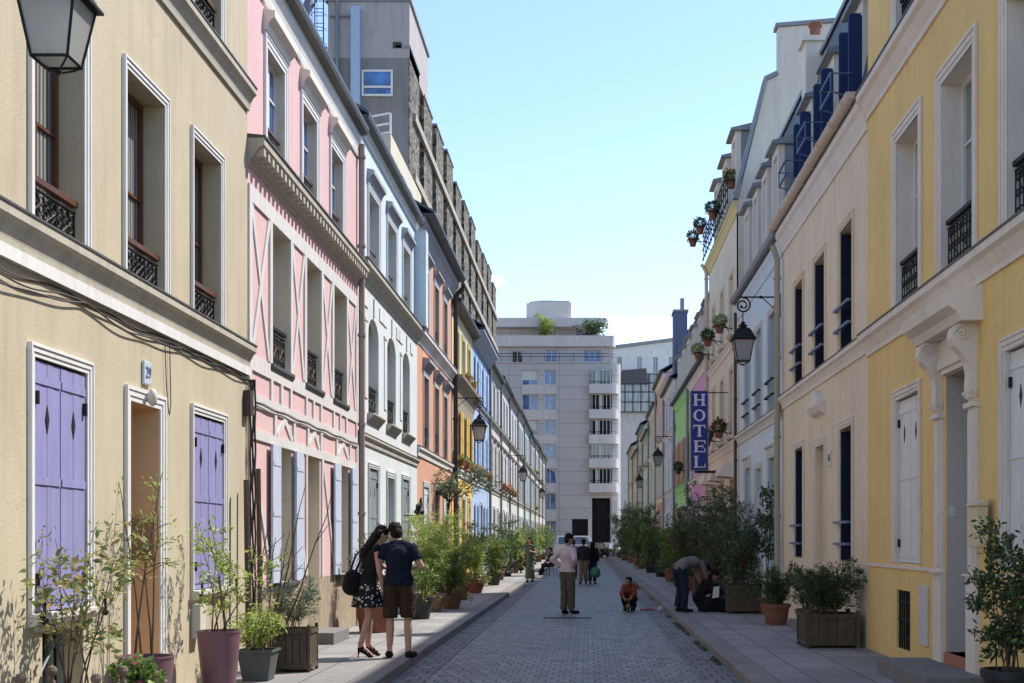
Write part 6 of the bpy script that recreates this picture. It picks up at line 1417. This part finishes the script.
def top(sl=0.55,ex=0.016,length=1.0,w=1.0):
    def fn(f,g,k):
        lat=(g['shR']-g['shL']).normalized(); e=ex; hem=g['pel']+(g['pel']-g['wai'])*(0.25*length)
        f.wide(hem,(.125+e)*k*w,g['wai'],(.098+e)*k*w,lat,(.178+e)*k*w,(.136+e)*k*w,flat=True); f.wide(g['wai'],(.098+e)*k*w,g['che'],(.114+e)*k*w,lat,(.136+e)*k*w,(.162+e)*k*w); f.wide(g['che'],(.112+e)*k*w,g['nec']-(g['nec']-g['che'])*.32,(.062+e)*k*w,lat,(.160+e)*k*w,(.105+e*.5)*k*w); f.cap(g['shL'],(.044+ex)*k,g['shR'],(.044+ex)*k); [f.cap(g['nec']-Vector((0,0,.015*k)),(.042+ex)*k,g['sh'+q],(.048+ex)*k) for q in 'LR']
        f.cap(g['nec']-(g['nec']-g['che'])*.3,.07*k,g['nec']-(g['nec']-g['che'])*.06,.062*k,flat=True)
        for n in 'LR':
            s=g['sh'+n]; e=g['el'+n]; wv=g['wr'+n]
            if sl>0:
                if sl<=1: f.cap(s,(.052+ex)*k,s,(.052+ex)*k); f.cap(s,(.053+ex)*k,s.lerp(e,sl),(.046+ex*1.6)*k,flat=True)
                else: f.cap(s,(.053+ex)*k,e,(.043+ex)*k); f.cap(e,(.043+ex)*k,e.lerp(wv,sl-1),(.032+ex)*k,flat=True)
    return fn
def trousers(ln=2.0,ex=0.016,w=1.0,low=.04):
    def fn(f,g,k):
        lat=(g['hipR']-g['hipL']).normalized(); f.cap(g['hipL'],(.084+ex*.8)*k*w,g['hipR'],(.084+ex*.8)*k*w); f.wide((g['hipL']+g['hipR'])/2,(.108+ex*.5)*k*w,g['pel'].lerp(g['wai'],.45),(.102+ex*.4)*k*w,lat,(.165+ex*.5)*k*w,(.146+ex*.4)*k*w,flat=True)
        for n in 'LR':
            h,kn,a=g['hip'+n],g['kn'+n],g['an'+n]
            if ln<=1.2:
                e=h.lerp(kn,min(ln,1)) if ln<=1 else kn.lerp(a,ln-1); f.cap(h,(.080+ex)*k*w,h,(.080+ex)*k*w); f.cap(h,(.082+ex)*k*w,e,(.066+ex*1.3)*k,flat=True)
            else: f.cap(h,(.086+ex)*k*w,kn,(.058+ex*1.3)*k); f.cap(kn,(.058+ex*1.3)*k,kn.lerp(a,ln-1),(low+ex*1.7)*k,flat=True)
    return fn
def skirt(z,flare=.2,ex=.012,w=1.0):
    def fn(f,g,k):
        c=(g['hipL']+g['hipR'])/2; b=Vector((c.x*.6+(g['knL'].x+g['knR'].x)*.2,c.y*.6+(g['knL'].y+g['knR'].y)*.2,z))
        f.cap(g['wai']-Vector((0,0,.03*k)),(.112+ex)*k*w,c,(.15+ex)*k*w); f.cap(c,(.15+ex)*k*w,b,flare*k,flat=True,n=16)
    return fn
def shoes(ex=.012):
    def fn(f,g,k):
        for n in 'LR':
            a,t=g['an'+n],g['to'+n]; f.cap(a+Vector((0,0,-.035*k)),(.036+ex)*k,t,(.03+ex*.8)*k); f.ell(a.lerp(t,.55)+Vector((0,0,-.01*k)),((.036+ex)*k,.05*k,.03*k))
            f.cap(a+Vector((0,0,-.01*k)),.042*k,a+Vector((0,0,-.03*k)),.042*k)
    return fn
# 1 man in navy T-shirt, seen from behind, head bowed over a map
J=stand(1.80,hed=(-.05,.115,1.575),nec=(-.01,.045,1.465),che=(0,.01,1.30),elL=(-.255,.02,1.16),wrL=(-.14,.25,1.13),elR=(.285,.0,1.15),wrR=(.13,.23,1.12),anL=(-.11,-.03,.085),toL=(-.15,.15,.03),anR=(.12,-.03,.085),toR=(.19,.13,.03),hipL=(-.09,0,.92),hipR=(.09,0,.92),knL=(-.11,.02,.5),knR=(.115,.02,.5))
person('man in navy T-shirt and brown shorts seen from behind, head bowed over a map','x' and J,(-2.46,16.9,PAV),R(4),[('t_shirt',cloth('navy_cotton',(.012,.015,.03)),top(.62,.017,1.0,1.03)),('shorts',cloth('brown_cotton',(.05,.032,.02)),trousers(.98,.024,1.02)),('shoes',cloth('dark_shoe',(.02,.018,.018)),shoes())],w=1.0,face=(-.25,.85,-.5),k=1.80/1.75)
mb=MB(); mb.add([(-2.66,17.16,1.33),(-2.30,17.18,1.33),(-2.30,17.34,1.47),(-2.66,17.34,1.47),(-2.66,17.16,1.324),(-2.30,17.18,1.324),(-2.30,17.34,1.464),(-2.66,17.34,1.464)],[(0,1,2,3),(4,7,6,5),(0,4,5,1),(1,5,6,2),(2,6,7,3),(3,7,4,0)]); tag(mb.build('map','white'),'folded paper map held by the couple','map')
# 2 woman with bag, heels
J=stand(1.72,pel=(0,-.02,1.0),wai=(0,0,1.14),che=(0,.04,1.33),nec=(0,.09,1.49),hed=(0,.17,1.62),shL=(-.155,.04,1.44),shR=(.155,.04,1.44),elL=(-.19,.06,1.17),wrL=(-.16,.24,1.08),elR=(.20,.06,1.14),wrR=(.17,.13,.90),hipL=(-.08,-.02,.97),hipR=(.08,-.02,.97),knL=(-.08,.03,.56),knR=(.07,-.03,.56),anL=(-.09,.02,.16),toL=(-.10,.17,.03),anR=(.08,-.16,.16),toR=(.09,-.01,.03))
skp=noisy('floral_skirt',(.03,.03,.032),.8,.1,5,.2,40,.2)
nt=skp.node_tree; b_=nt.nodes['Principled BSDF']; tc=nt.nodes.new('ShaderNodeTexCoord'); vo=nt.nodes.new('ShaderNodeTexVoronoi'); vo.inputs['Scale'].default_value=22; nt.links.new(tc.outputs['Object'],vo.inputs['Vector']); cr=nt.nodes.new('ShaderNodeValToRGB'); nt.links.new(vo.outputs['Distance'],cr.inputs['Fac']); cr.color_ramp.elements[0].position=.30; cr.color_ramp.elements[0].color=(.55,.52,.45,1); cr.color_ramp.elements[1].position=.36; cr.color_ramp.elements[1].color=(.015,.015,.018,1); nt.links.new(cr.outputs['Color'],b_.inputs['Base Color'])
M['skp']=skp
def heels(f,g,k):
    for n in 'LR':
        a,t=g['an'+n],g['to'+n]; d=(t-a); d.z=0; d.normalize(); hb=Vector((a.x,a.y,0))-d*.03*k
        f.cap(Vector((hb.x,hb.y,.012)),.009,Vector((hb.x,hb.y,.11))+d*.01,.02); f.cap(Vector((hb.x,hb.y,.115))+d*.02,.028,t-Vector((0,0,.012)),.03)
        for q in (.15,.5,.8): p=a.lerp(t,q); f.ell(p+Vector((0,0,.0)),(.043*k,.014*k,.04*k),Matrix.Rotation(math.atan2(-d.x,d.y),3,'Z'))
        f.cap(a+Vector((0,0,.03)),.043*k,a+Vector((0,0,.045)),.043*k,flat=True)
person('woman in black top, floral skirt and strappy heels leaning to the map','x' and J,(-2.86,17.0,PAV),R(-58),[('top',cloth('black_cotton',(.015,.015,.017)),top(0,.010)),('skirt','skp',skirt(.66,.235)),('sandals','dark',heels)],w=.88,hair='long',face=(.1,.8,-.5),k=.98)
# bag on her back
f=Fig(); f.ell((0,0,0),(.12,.17,.15)); f.ell((0,0,-.08),(.14,.17,.12)); bg=thing('shoulder_bag','large black bag hanging behind the woman in the floral skirt','bag',(0,0,0)); f.build('bag_body',cloth('black_leather',(.012,.012,.013)),bg,.012,4)
mb=MB(); mb.tube([(0.0,-.12,.15),(.06,-.10,.33),(.12,0.0,.42),(.10,.1,.3),(0.02,.13,.13)],.014,6); mb.build('strap','dark',bg); bg.location=(-3.07,16.95,1.12)
# 3 man in pink shirt, hands on hips
J=stand(1.78,hed=(.02,.035,1.635),elL=(-.31,-.14,1.19),wrL=(-.165,-.02,1.03),elR=(.31,-.14,1.19),wrR=(.165,-.02,1.03),knL=(-.10,.03,.5),anL=(-.10,-.02,.085),anR=(.085,.04,.085),toR=(.13,.21,.03))
J['hdL']=Vector((.5,.8,-.5)); J['hdR']=Vector((-.5,.8,-.5))
person('man in pale pink shirt and khaki trousers with hands on his hips','x' and J,(-.46,29.0,0),R(-38),[('shirt',cloth('pink_shirt',(.62,.47,.48)),top(1.85,.020,.9,1.02)),('trousers',cloth('khaki_brown',(.12,.10,.075)),trousers(1.95,.024,1.02)),('shoes',cloth('dark_shoe',0),shoes())],w=1.02,skin='skin2',face=(.5,.8,-.25),k=1.78/1.75)
# 4 stooping man
J=stand(1.72,pel=(0,-.12,.95),wai=(0,.02,1.07),che=(0,.24,1.08),nec=(0,.42,1.00),hed=(0,.53,.90),shL=(-.17,.36,1.04),shR=(.17,.36,1.04),elL=(-.17,.44,.78),wrL=(-.10,.52,.56),elR=(.17,.46,.78),wrR=(.10,.55,.56),hipL=(-.09,-.12,.90),hipR=(.09,-.12,.90),knL=(-.12,-.02,.49),knR=(.12,-.04,.49),anL=(-.15,-.08,.085),toL=(-.17,.1,.03),anR=(.14,-.1,.085),toR=(.17,.08,.03))
person('man in grey T-shirt and jeans stooping over on the right pavement','x' and J,(2.05,27.7,PAV),R(-62),[('t_shirt',cloth('grey_cotton',(.20,.18,.17)),top(.6,.017)),('jeans',cloth('dark_denim',(.018,.026,.048)),trousers(1.95,.022)),('shoes',cloth('dark_shoe',0),shoes())],face=(0,.5,-.85),k=1.72/1.75,skin='skin2')
# 5 crouching figure in black
def crouch(h): return stand(h,pel=(0,-.12,.33),wai=(0,-.08,.48),che=(0,.05,.64),nec=(0,.14,.78),hed=(0,.22,.90),shL=(-.16,.10,.73),shR=(.16,.10,.73),elL=(-.2,.28,.52),wrL=(-.1,.45,.40),elR=(.2,.28,.52),wrR=(.1,.45,.40),hipL=(-.09,-.10,.30),hipR=(.09,-.10,.30),knL=(-.14,.27,.44),knR=(.14,.27,.44),anL=(-.12,.0,.085),toL=(-.13,.17,.03),anR=(.12,.0,.085),toR=(.13,.17,.03))
person('figure in loose black clothes crouching beside the stooping man','x' and crouch(1.5),(2.52,27.85,PAV),R(-100),[('dress',cloth('black_cotton',0),top(1.7,.05,1,1.1)),('skirt',cloth('black_cotton',0),lambda f,g,k:(f.cap(g['pel'],.2*k,Vector((0,.08,.12)),.30*k),f.cap(g['knL'],.11*k,g['anL'],.10*k),f.cap(g['knR'],.11*k,g['anR'],.10*k))),('shoes',cloth('dark_shoe',0),shoes())],hair='long',face=(0,.7,-.5),k=.9)
f=Fig(); f.ell((0,0,.14),(.20,.16,.15)); t=thing('black_bag','black bag lying by the crouching figure','bag',(2.88,27.6,PAV)); o=f.build('bag_body',cloth('black_leather',0),t,.012,4); mb=MB(); mb.tube([(2.78,27.6,PAV+.25),(2.84,27.58,PAV+.40),(2.94,27.58,PAV+.40),(2.98,27.6,PAV+.25)],.01,5); mb.build('handle','dark',t)
mb=MB(); mb.hexa([(0,0,0),(.14,.01,0.02),(.14,.02,.02),(0,.015,0),(.03,-.02,.24),(.15,-.01,.26),(.15,0,.26),(.03,-.005,.24)]); o=tag(mb.build('paper_sheet','white'),'white sheet of paper beside the black bag','paper'); o.location=(2.62,27.42,.42)
# 6 small child on a ride-on toy
person('small child in an orange-red top crouching over a toy near the right kerb',crouch(1.32),(.98,30.45,0),R(168),[('top',cloth('orange_red_cotton',(.24,.055,.03)),top(1.6,.028,.9,1.1)),('trousers',cloth('dark_denim',0),trousers(1.9,.026,1.0)),('shoes',cloth('dark_shoe',0),shoes())],face=(.35,.9,-.1),k=.84,w=1.1,skin='skin2')
t=thing('wheeled_toy','small orange wheeled toy in front of the crouching child','toy',(.93,29.95,0))
mb=MB(); mb.tube([(.93,30.1,.10),(.93,29.95,.13),(.93,29.8,.10)],[.045,.05,.04],8); mb.tube([(.93,29.85,.1),(.93,29.83,.30)],.014,6); mb.build('frame',plain('orange_plastic',(.40,.09,.03),.45),t,smooth=True)
mb=MB(); mb.tube([(.85,29.83,.30),(1.01,29.83,.30)],.012,6); mb.build('handlebar','tanpot',t)
for x,y in ((.86,30.1),(1.0,30.1),(.93,29.78)): mb=MB(); mb.tube([(x-.015,y,.055),(x+.015,y,.055)],.055,14); mb.build('wheel','iron',t)
mb=MB(); mb.tube([(1.22,30.2,.03),(1.55,30.3,.04)],.022,6); mb.tube([(1.3,30.1,.03),(1.36,30.4,.03)],.015,5); tag(mb.build('toy_stick',plain('red_plastic',(.4,.08,.04),.5)),'red toy stick lying on the cobbles next to the child','toy')
mb=MB(); mb.ball((1.66,29.7,.075),.07,8); tag(mb.build('ball','petal_white',None,smooth=True),'small whitish ball in the gutter near the child','ball')
# 7 woman in green dress
person('woman in a long green dress on the left pavement','x' and stand(1.62,elL=(-.22,.03,1.15),wrL=(-.10,.18,1.2)),(-2.10,47.0,PAV),R(175),[('dress',cloth('sage_green',(.10,.135,.10)),lambda f,g,k:(top(0,.014)(f,g,k),f.cap(g['wai'],.13*k,Vector((0,0,.14)),.20*k,flat=True,n=16))),('shoes',cloth('dark_shoe',0),shoes())],hair='long',face=(0,1,-.1),k=1.62/1.75,vox=.014,w=.9)
def sit(h=1.7,**kw): return stand(h,**{**dict(pel=(0,-.05,.52),wai=(0,-.05,.68),che=(0,0,.88),nec=(0,.03,1.05),hed=(0,.06,1.21),shL=(-.17,.0,1.0),shR=(.17,.0,1.0),elL=(-.22,.08,.74),wrL=(-.1,.28,.64),elR=(.22,.08,.74),wrR=(.1,.28,.64),hipL=(-.09,-.02,.50),hipR=(.09,-.02,.50),knL=(-.12,.40,.50),knR=(.12,.40,.50),anL=(-.12,.42,.085),toL=(-.13,.6,.03),anR=(.12,.42,.085),toR=(.13,.6,.03)),**kw})
def chair(loc,rz,label):
    t=thing('cafe_chair',label,'chair',(0,0,0)); mb=MB(); mb.box(-.2,.2,-.22,.2,.42,.45); mb.build('seat','wood',t); mb=MB(); mb.box(-.2,.2,-.22,-.19,.62,.9); mb.build('backrest','wood',t)
    for x in (-.18,.18):
        for y in (-.2,.18): mb=MB(); mb.tube([(x,y,0),(x,y,.42 if y>0 else .9)],.014,6); mb.build('leg','iron',t)
    t.location=loc; t.rotation_euler=(0,0,rz)
chair((-1.72,61.2,0),R(115),'dark folding chair under the man with the stretched leg'); 
person('seated person in dark clothes with one leg stretched into the lane','x' and sit(1.7,knL=(-.12,.42,.46),anL=(-.14,.72,.10),toL=(-.15,.9,.06)),(-1.72,61.2,0),R(115),[('jacket',cloth('charcoal_cloth',(.03,.028,.03)),top(1.8,.02)),('trousers',cloth('charcoal_cloth',0),trousers(1.95,.02)),('shoes',cloth('dark_shoe',0),shoes())],vox=.016,face=(0,1,-.1),skin='skin2')
t=thing('bench','low dark bench by the plants on the left pavement','bench',(-2.75,60.5,PAV)); mb=MB(); mb.box(-3.5,-2.5,60.3,60.7,PAV+.41,PAV+.45); mb.build('seat','wood',t)
for x in (-3.4,-2.6): mb=MB(); mb.box(x-.04,x+.04,60.35,60.65,PAV,PAV+.41); mb.build('leg','wood',t)
for x,lb_,c_ in ((-2.72,'seated person in maroon top on the bench, right','maroon_cotton'),(-3.22,'seated person in black on the bench by the wall','black_cotton')):
    person(lb_,sit(1.66),(x,60.5,PAV),R(180),[('top',cloth(c_,(.08,.03,.03)),top(1.7,.02)),('trousers',cloth('charcoal_cloth',0),trousers(1.95,.02)),('shoes',cloth('dark_shoe',0),shoes())],vox=.016,face=(0,1,-.2),k=.95,skin='skin2')
# 8 pair with the green bag
person('person in dark jacket and khaki trousers walking away in the lane','x' and stand(1.68,anR=(.12,.12,.1),toR=(.14,.28,.03)),(-.18,48.7,0),R(5),[('jacket',cloth('charcoal_cloth',0),top(1.8,.025,1,1.1)),('trousers',cloth('khaki_light',(.20,.17,.13)),trousers(1.95,.025)),('shoes',cloth('dark_shoe',0),shoes())],vox=.014,face=(-.3,1,0),k=.96)
person('person in black top and jeans carrying a green bag in the lane','x' and stand(1.60,wrL=(-.2,.06,.9)),(.17,49.0,0),R(-8),[('top',cloth('black_cotton',0),top(1.7,.022,1,1.0)),('jeans',cloth('dark_denim',0),trousers(1.95,.02)),('shoes',cloth('dark_shoe',0),shoes())],vox=.014,hair='long',face=(-.2,1,0),k=.92)
t=thing('green_bag','green plastic shopping bag carried in the lane','bag',(.28,48.7,.45)); f=Fig(); f.ell((0,0,0),(.19,.10,.20)); f.ell((0,0,-.08),(.2,.11,.14)); f.build('bag_body',plain('green_plastic',(.02,.16,.10),.4),t,.014,3); mb=MB(); mb.tube([(.20,48.7,.6),(.26,48.75,.82),(.36,48.7,.6)],.01,5); mb.build('handle','dark',t)
person('person in a lavender shirt half hidden behind the man in pink','x' and stand(1.66),(-.62,56.0,0),R(10),[('shirt',cloth('lavender_cotton',(.30,.27,.33)),top(1.6,.02)),('trousers',cloth('charcoal_cloth',0),trousers(1.95,.02)),('shoes',cloth('dark_shoe',0),shoes())],vox=.016,k=.95)
person('distant person in white by the parked scooters','x' and stand(1.7),(2.35,117,0.0),R(90),[('shirt',cloth('white_cotton',(.6,.58,.58)),top(.6,.02)),('trousers',cloth('grey_cotton',0),trousers(1.95,.02)),('shoes',cloth('dark_shoe',0),shoes())],vox=.02)
# ------------------------------------------------------------------ vehicles on the cross street
def car(name,label,loc,rz,bm,Lc,Wc,Hc_,hood,van=False):
    t=thing(name,label,'van' if van else 'car',(0,0,0)); hw=Wc/2
    zb=.28; zs=Hc_*0.55; prof=[(-Lc/2,zb+.1),(-Lc/2+.08,zs*.95),(-Lc/2+.12,zs),(Lc/2-hood,zs+.02),(Lc/2-.12,zs*.86),(Lc/2,zs*.6),(Lc/2,zb),(-Lc/2+.05,zb)]
    mb=MB(); mb.prism(prof,-hw,hw,'y'); mb.build('body',bm,t,bevel=.06)
    r0=-Lc/2+.2; r1=Lc/2-hood-.05; mb=MB()
    a=[(r0,-hw+.05,zs),(r1,-hw+.05,zs),(r1,hw-.05,zs),(r0,hw-.05,zs),(r0+.15,-hw+.2,Hc_),(r1-.65,-hw+.2,Hc_),(r1-.65,hw-.2,Hc_),(r0+.15,hw-.2,Hc_)]
    mb.hexa(a); cb=mb.build('cabin',bm,t,bevel=.05)
    for s in (-1,1):
        for u0,u1 in ((.08,.46),(.52,.9)):
            mb=MB(); q=lambda u,v:(a[0][0]+(a[1][0]-a[0][0])*u*(1-v)+((a[5][0]-a[4][0])*u+(a[4][0]-a[0][0]))*v, s*(hw-.05-.15*v+.006), zs+(Hc_-zs)*v)
            mb.add([q(u0,.12),q(u1,.12),q(u1,.88),q(u0,.88)],[(0,1,2,3)]); mb.build('side_window','glass',cb,recalc=False)
    for x0,x1,z0,z1 in ((r1+.01,r1-.56,zs+.06,Hc_-.08),(r0-.005,r0+.125,zs+.08,Hc_-.1)):
        mb=MB(); mb.add([(x0,-hw+.15,z0),(x0,hw-.15,z0),(x1,hw-.27,z1),(x1,-hw+.27,z1)],[(0,1,2,3)]); o=mb.build('windscreen','glasspale',cb,recalc=False); 
    for x in (-Lc/2+.75,Lc/2-.8):
        for s in (-1,1):
            mb=MB(); mb.tube([(x,s*(hw-.2),.32),(x,s*(hw+.01),.32)],.32,18); w=mb.build('wheel','blackpot',t); mb=MB(); mb.tube([(x,s*(hw+.011),.32),(x,s*(hw+.02),.32)],.19,14); mb.build('rim','lead',w)
    for s in (-1,1):
        mb=MB(); mb.box(Lc/2-.01,Lc/2+.015,s*hw*.55,s*hw*.9,zs*.62,zs*.8); mb.build('headlight','frost',t)
        mb=MB(); mb.box(-Lc/2-.012,-Lc/2+.03,s*hw*.7,s*hw*.92,zs*.6,zs*.85); mb.build('tail_light','petal_red',t)
    mb=MB(); mb.box(Lc/2-.05,Lc/2+.05,-hw*.95,hw*.95,zb,zb+.2); mb.box(-Lc/2-.05,-Lc/2+.05,-hw*.95,hw*.95,zb,zb+.2); mb.build('bumper','darkpipe',t)
    t.location=loc; t.rotation_euler=(0,0,rz)
car('parked_van','white van parked at the far end of the lane',(-.75,128.0,0),R(0),plain('van_white',(.62,.65,.68),.3),5.4,1.9,2.05,1.2,True)
car('parked_car','dark car parked right of the white van',(1.75,124.0,0),R(-35),plain('car_black',(.015,.018,.022),.25),3.9,1.7,1.42,1.1)
def scooter(loc,rz,label,col):
    t=thing('motor_scooter',label,'scooter',(0,0,0)); mb=MB(); mb.tube([(-.6,0,.65),(-.2,0,.7),(0,0,.35),(.4,0,.3),(.55,0,.9)],[.12,.16,.1,.1,.07],8); mb.build('body',col,t,smooth=True)
    for x in (-.55,.65): mb=MB(); mb.tube([(x,-.05,.25),(x,.05,.25)],.25,16); mb.build('wheel','blackpot',t)
    mb=MB(); mb.tube([(.52,-.3,1.0),(.55,0,.95),(.52,.3,1.0)],.025,6); mb.build('handlebar','iron',t); mb=MB(); mb.ball((-.3,0,.82),.16,6,(2,.9,.4)); mb.build('saddle','blackpot',t,smooth=True)
    mb=MB(); mb.box(.55,.58,-.2,.2,.9,1.35); mb.build('windshield','frost',t)
    t.location=loc; t.rotation_euler=(0,0,rz)
scooter((2.55,121.5,PAV),R(70),'pale scooter parked at the far right corner','offwhite'); scooter((1.5,119.5,0),R(60),'dark scooter standing before the dark car','iron')

# ------------------------------------------------------------------ light, sky, camera
sun_v=Vector((1.0,0.7,1.58)).normalized(); el=math.asin(sun_v.z); az=math.atan2(sun_v.x,sun_v.y)
sd=bpy.data.lights.new('sun','SUN'); sd.energy=3.2; sd.angle=R(0.53); sd.color=(1.0,0.95,0.88); so=bpy.data.objects.new('sun',sd); COL.objects.link(so); so.rotation_euler=sun_v.to_track_quat('Z','Y').to_euler(); so.location=(20,30,60)
w=bpy.data.worlds.new('World'); sc.world=w; w.use_nodes=True; nt=w.node_tree; bg=nt.nodes['Background']; sky=nt.nodes.new('ShaderNodeTexSky'); sky.sky_type='NISHITA'; sky.sun_disc=False; sky.sun_elevation=el; sky.sun_rotation=az; sky.altitude=50; sky.air_density=1.0; sky.dust_density=0.15; sky.ozone_density=1.2
bg.inputs['Strength'].default_value=0.15
tc=nt.nodes.new('ShaderNodeTexCoord'); mp=nt.nodes.new('ShaderNodeMapping'); mp.inputs['Scale'].default_value=(1,1,2.6); nt.links.new(tc.outputs['Generated'],mp.inputs['Vector'])
nz=nt.nodes.new('ShaderNodeTexNoise'); nz.inputs['Scale'].default_value=7; nz.inputs['Detail'].default_value=7; nz.inputs['Roughness'].default_value=.6; nt.links.new(mp.outputs['Vector'],nz.inputs['Vector'])
mr=nt.nodes.new('ShaderNodeMapRange'); mr.inputs['From Min'].default_value=.55; mr.inputs['From Max'].default_value=.78; mr.inputs['To Max'].default_value=.55; nt.links.new(nz.outputs['Fac'],mr.inputs['Value'])
mx=nt.nodes.new('ShaderNodeMix'); mx.data_type='RGBA'; sxyz=nt.nodes.new('ShaderNodeSeparateXYZ'); nt.links.new(tc.outputs['Generated'],sxyz.inputs[0]); lo=nt.nodes.new('ShaderNodeMapRange'); lo.inputs['From Min'].default_value=0.12; lo.inputs['From Max'].default_value=0.20; lo.inputs['To Min'].default_value=1; lo.inputs['To Max'].default_value=0; nt.links.new(sxyz.outputs['Z'],lo.inputs['Value'])
ml=nt.nodes.new('ShaderNodeMath'); ml.operation='MULTIPLY'; nt.links.new(mr.outputs['Result'],ml.inputs[0]); nt.links.new(lo.outputs['Result'],ml.inputs[1]); 
tot=ml.outputs[0]
for (cx_,cz_,rad) in ((0.043,0.158,0.030),(-0.080,0.200,0.012)):
    v_=Vector((cx_,1,cz_)).normalized(); sbv=nt.nodes.new('ShaderNodeVectorMath'); sbv.operation='SUBTRACT'; sbv.inputs[1].default_value=v_; nt.links.new(tc.outputs['Generated'],sbv.inputs[0])
    scv=nt.nodes.new('ShaderNodeVectorMath'); scv.operation='MULTIPLY'; scv.inputs[1].default_value=(0.8,1,1.9); nt.links.new(sbv.outputs[0],scv.inputs[0]); ln_=nt.nodes.new('ShaderNodeVectorMath'); ln_.operation='LENGTH'; nt.links.new(scv.outputs[0],ln_.inputs[0])
    n6=nt.nodes.new('ShaderNodeTexNoise'); n6.inputs['Scale'].default_value=45; n6.inputs['Detail'].default_value=6; nt.links.new(tc.outputs['Generated'],n6.inputs['Vector'])
    ad6=nt.nodes.new('ShaderNodeMath'); ad6.operation='MULTIPLY_ADD'; ad6.inputs[1].default_value=-rad*2.2; ad6.inputs[2].default_value=rad*1.1; nt.links.new(n6.outputs['Fac'],ad6.inputs[0])
    a7=nt.nodes.new('ShaderNodeMath'); a7.operation='ADD'; nt.links.new(ln_.outputs['Value'],a7.inputs[0]); nt.links.new(ad6.outputs[0],a7.inputs[1])
    r7=nt.nodes.new('ShaderNodeMapRange'); r7.inputs['From Min'].default_value=rad*1.1; r7.inputs['From Max'].default_value=0.0; r7.inputs['To Min'].default_value=0; r7.inputs['To Max'].default_value=.45; nt.links.new(a7.outputs[0],r7.inputs['Value'])
    mxx=nt.nodes.new('ShaderNodeMath'); mxx.operation='MAXIMUM'; nt.links.new(tot,mxx.inputs[0]); nt.links.new(r7.outputs['Result'],mxx.inputs[1]); tot=mxx.outputs[0]
nt.links.new(tot,mx.inputs[0]); nt.links.new(sky.outputs['Color'],mx.inputs[6]); mx.inputs[7].default_value=(8.5,8.8,9.2,1); tn=nt.nodes.new('ShaderNodeMix'); tn.data_type='RGBA'; tn.blend_type='MULTIPLY'; tn.inputs[0].default_value=1; tn.inputs[7].default_value=(0.86,0.86,0.92,1); nt.links.new(mx.outputs[2],tn.inputs[6]); nt.links.new(tn.outputs[2],bg.inputs['Color'])
cd=bpy.data.cameras.new('camera'); cam=bpy.data.objects.new('camera',cd); COL.objects.link(cam); cam.location=(0,0,HC); cam.rotation_euler=(R(90),0,0)
cd.sensor_width=36; cd.lens=36*F/1024; cd.shift_x=-(VX-512)/1024; cd.shift_y=(VY-341.5)/1024; cd.clip_start=.1; cd.clip_end=4000; sc.camera=cam
vs=sc.view_settings; vs.view_transform='Standard'; vs.look='None'; vs.gamma=1; vs.use_curve_mapping=False; vs.exposure=1.04
sc.cycles.use_denoising=True
try: sc.cycles.denoiser='OPENIMAGEDENOISE'
except Exception: pass
sc.cycles.max_bounces=6; sc.cycles.diffuse_bounces=4; sc.cycles.glossy_bounces=3; sc.cycles.transmission_bounces=3; sc.cycles.caustics_reflective=False; sc.cycles.caustics_refractive=False
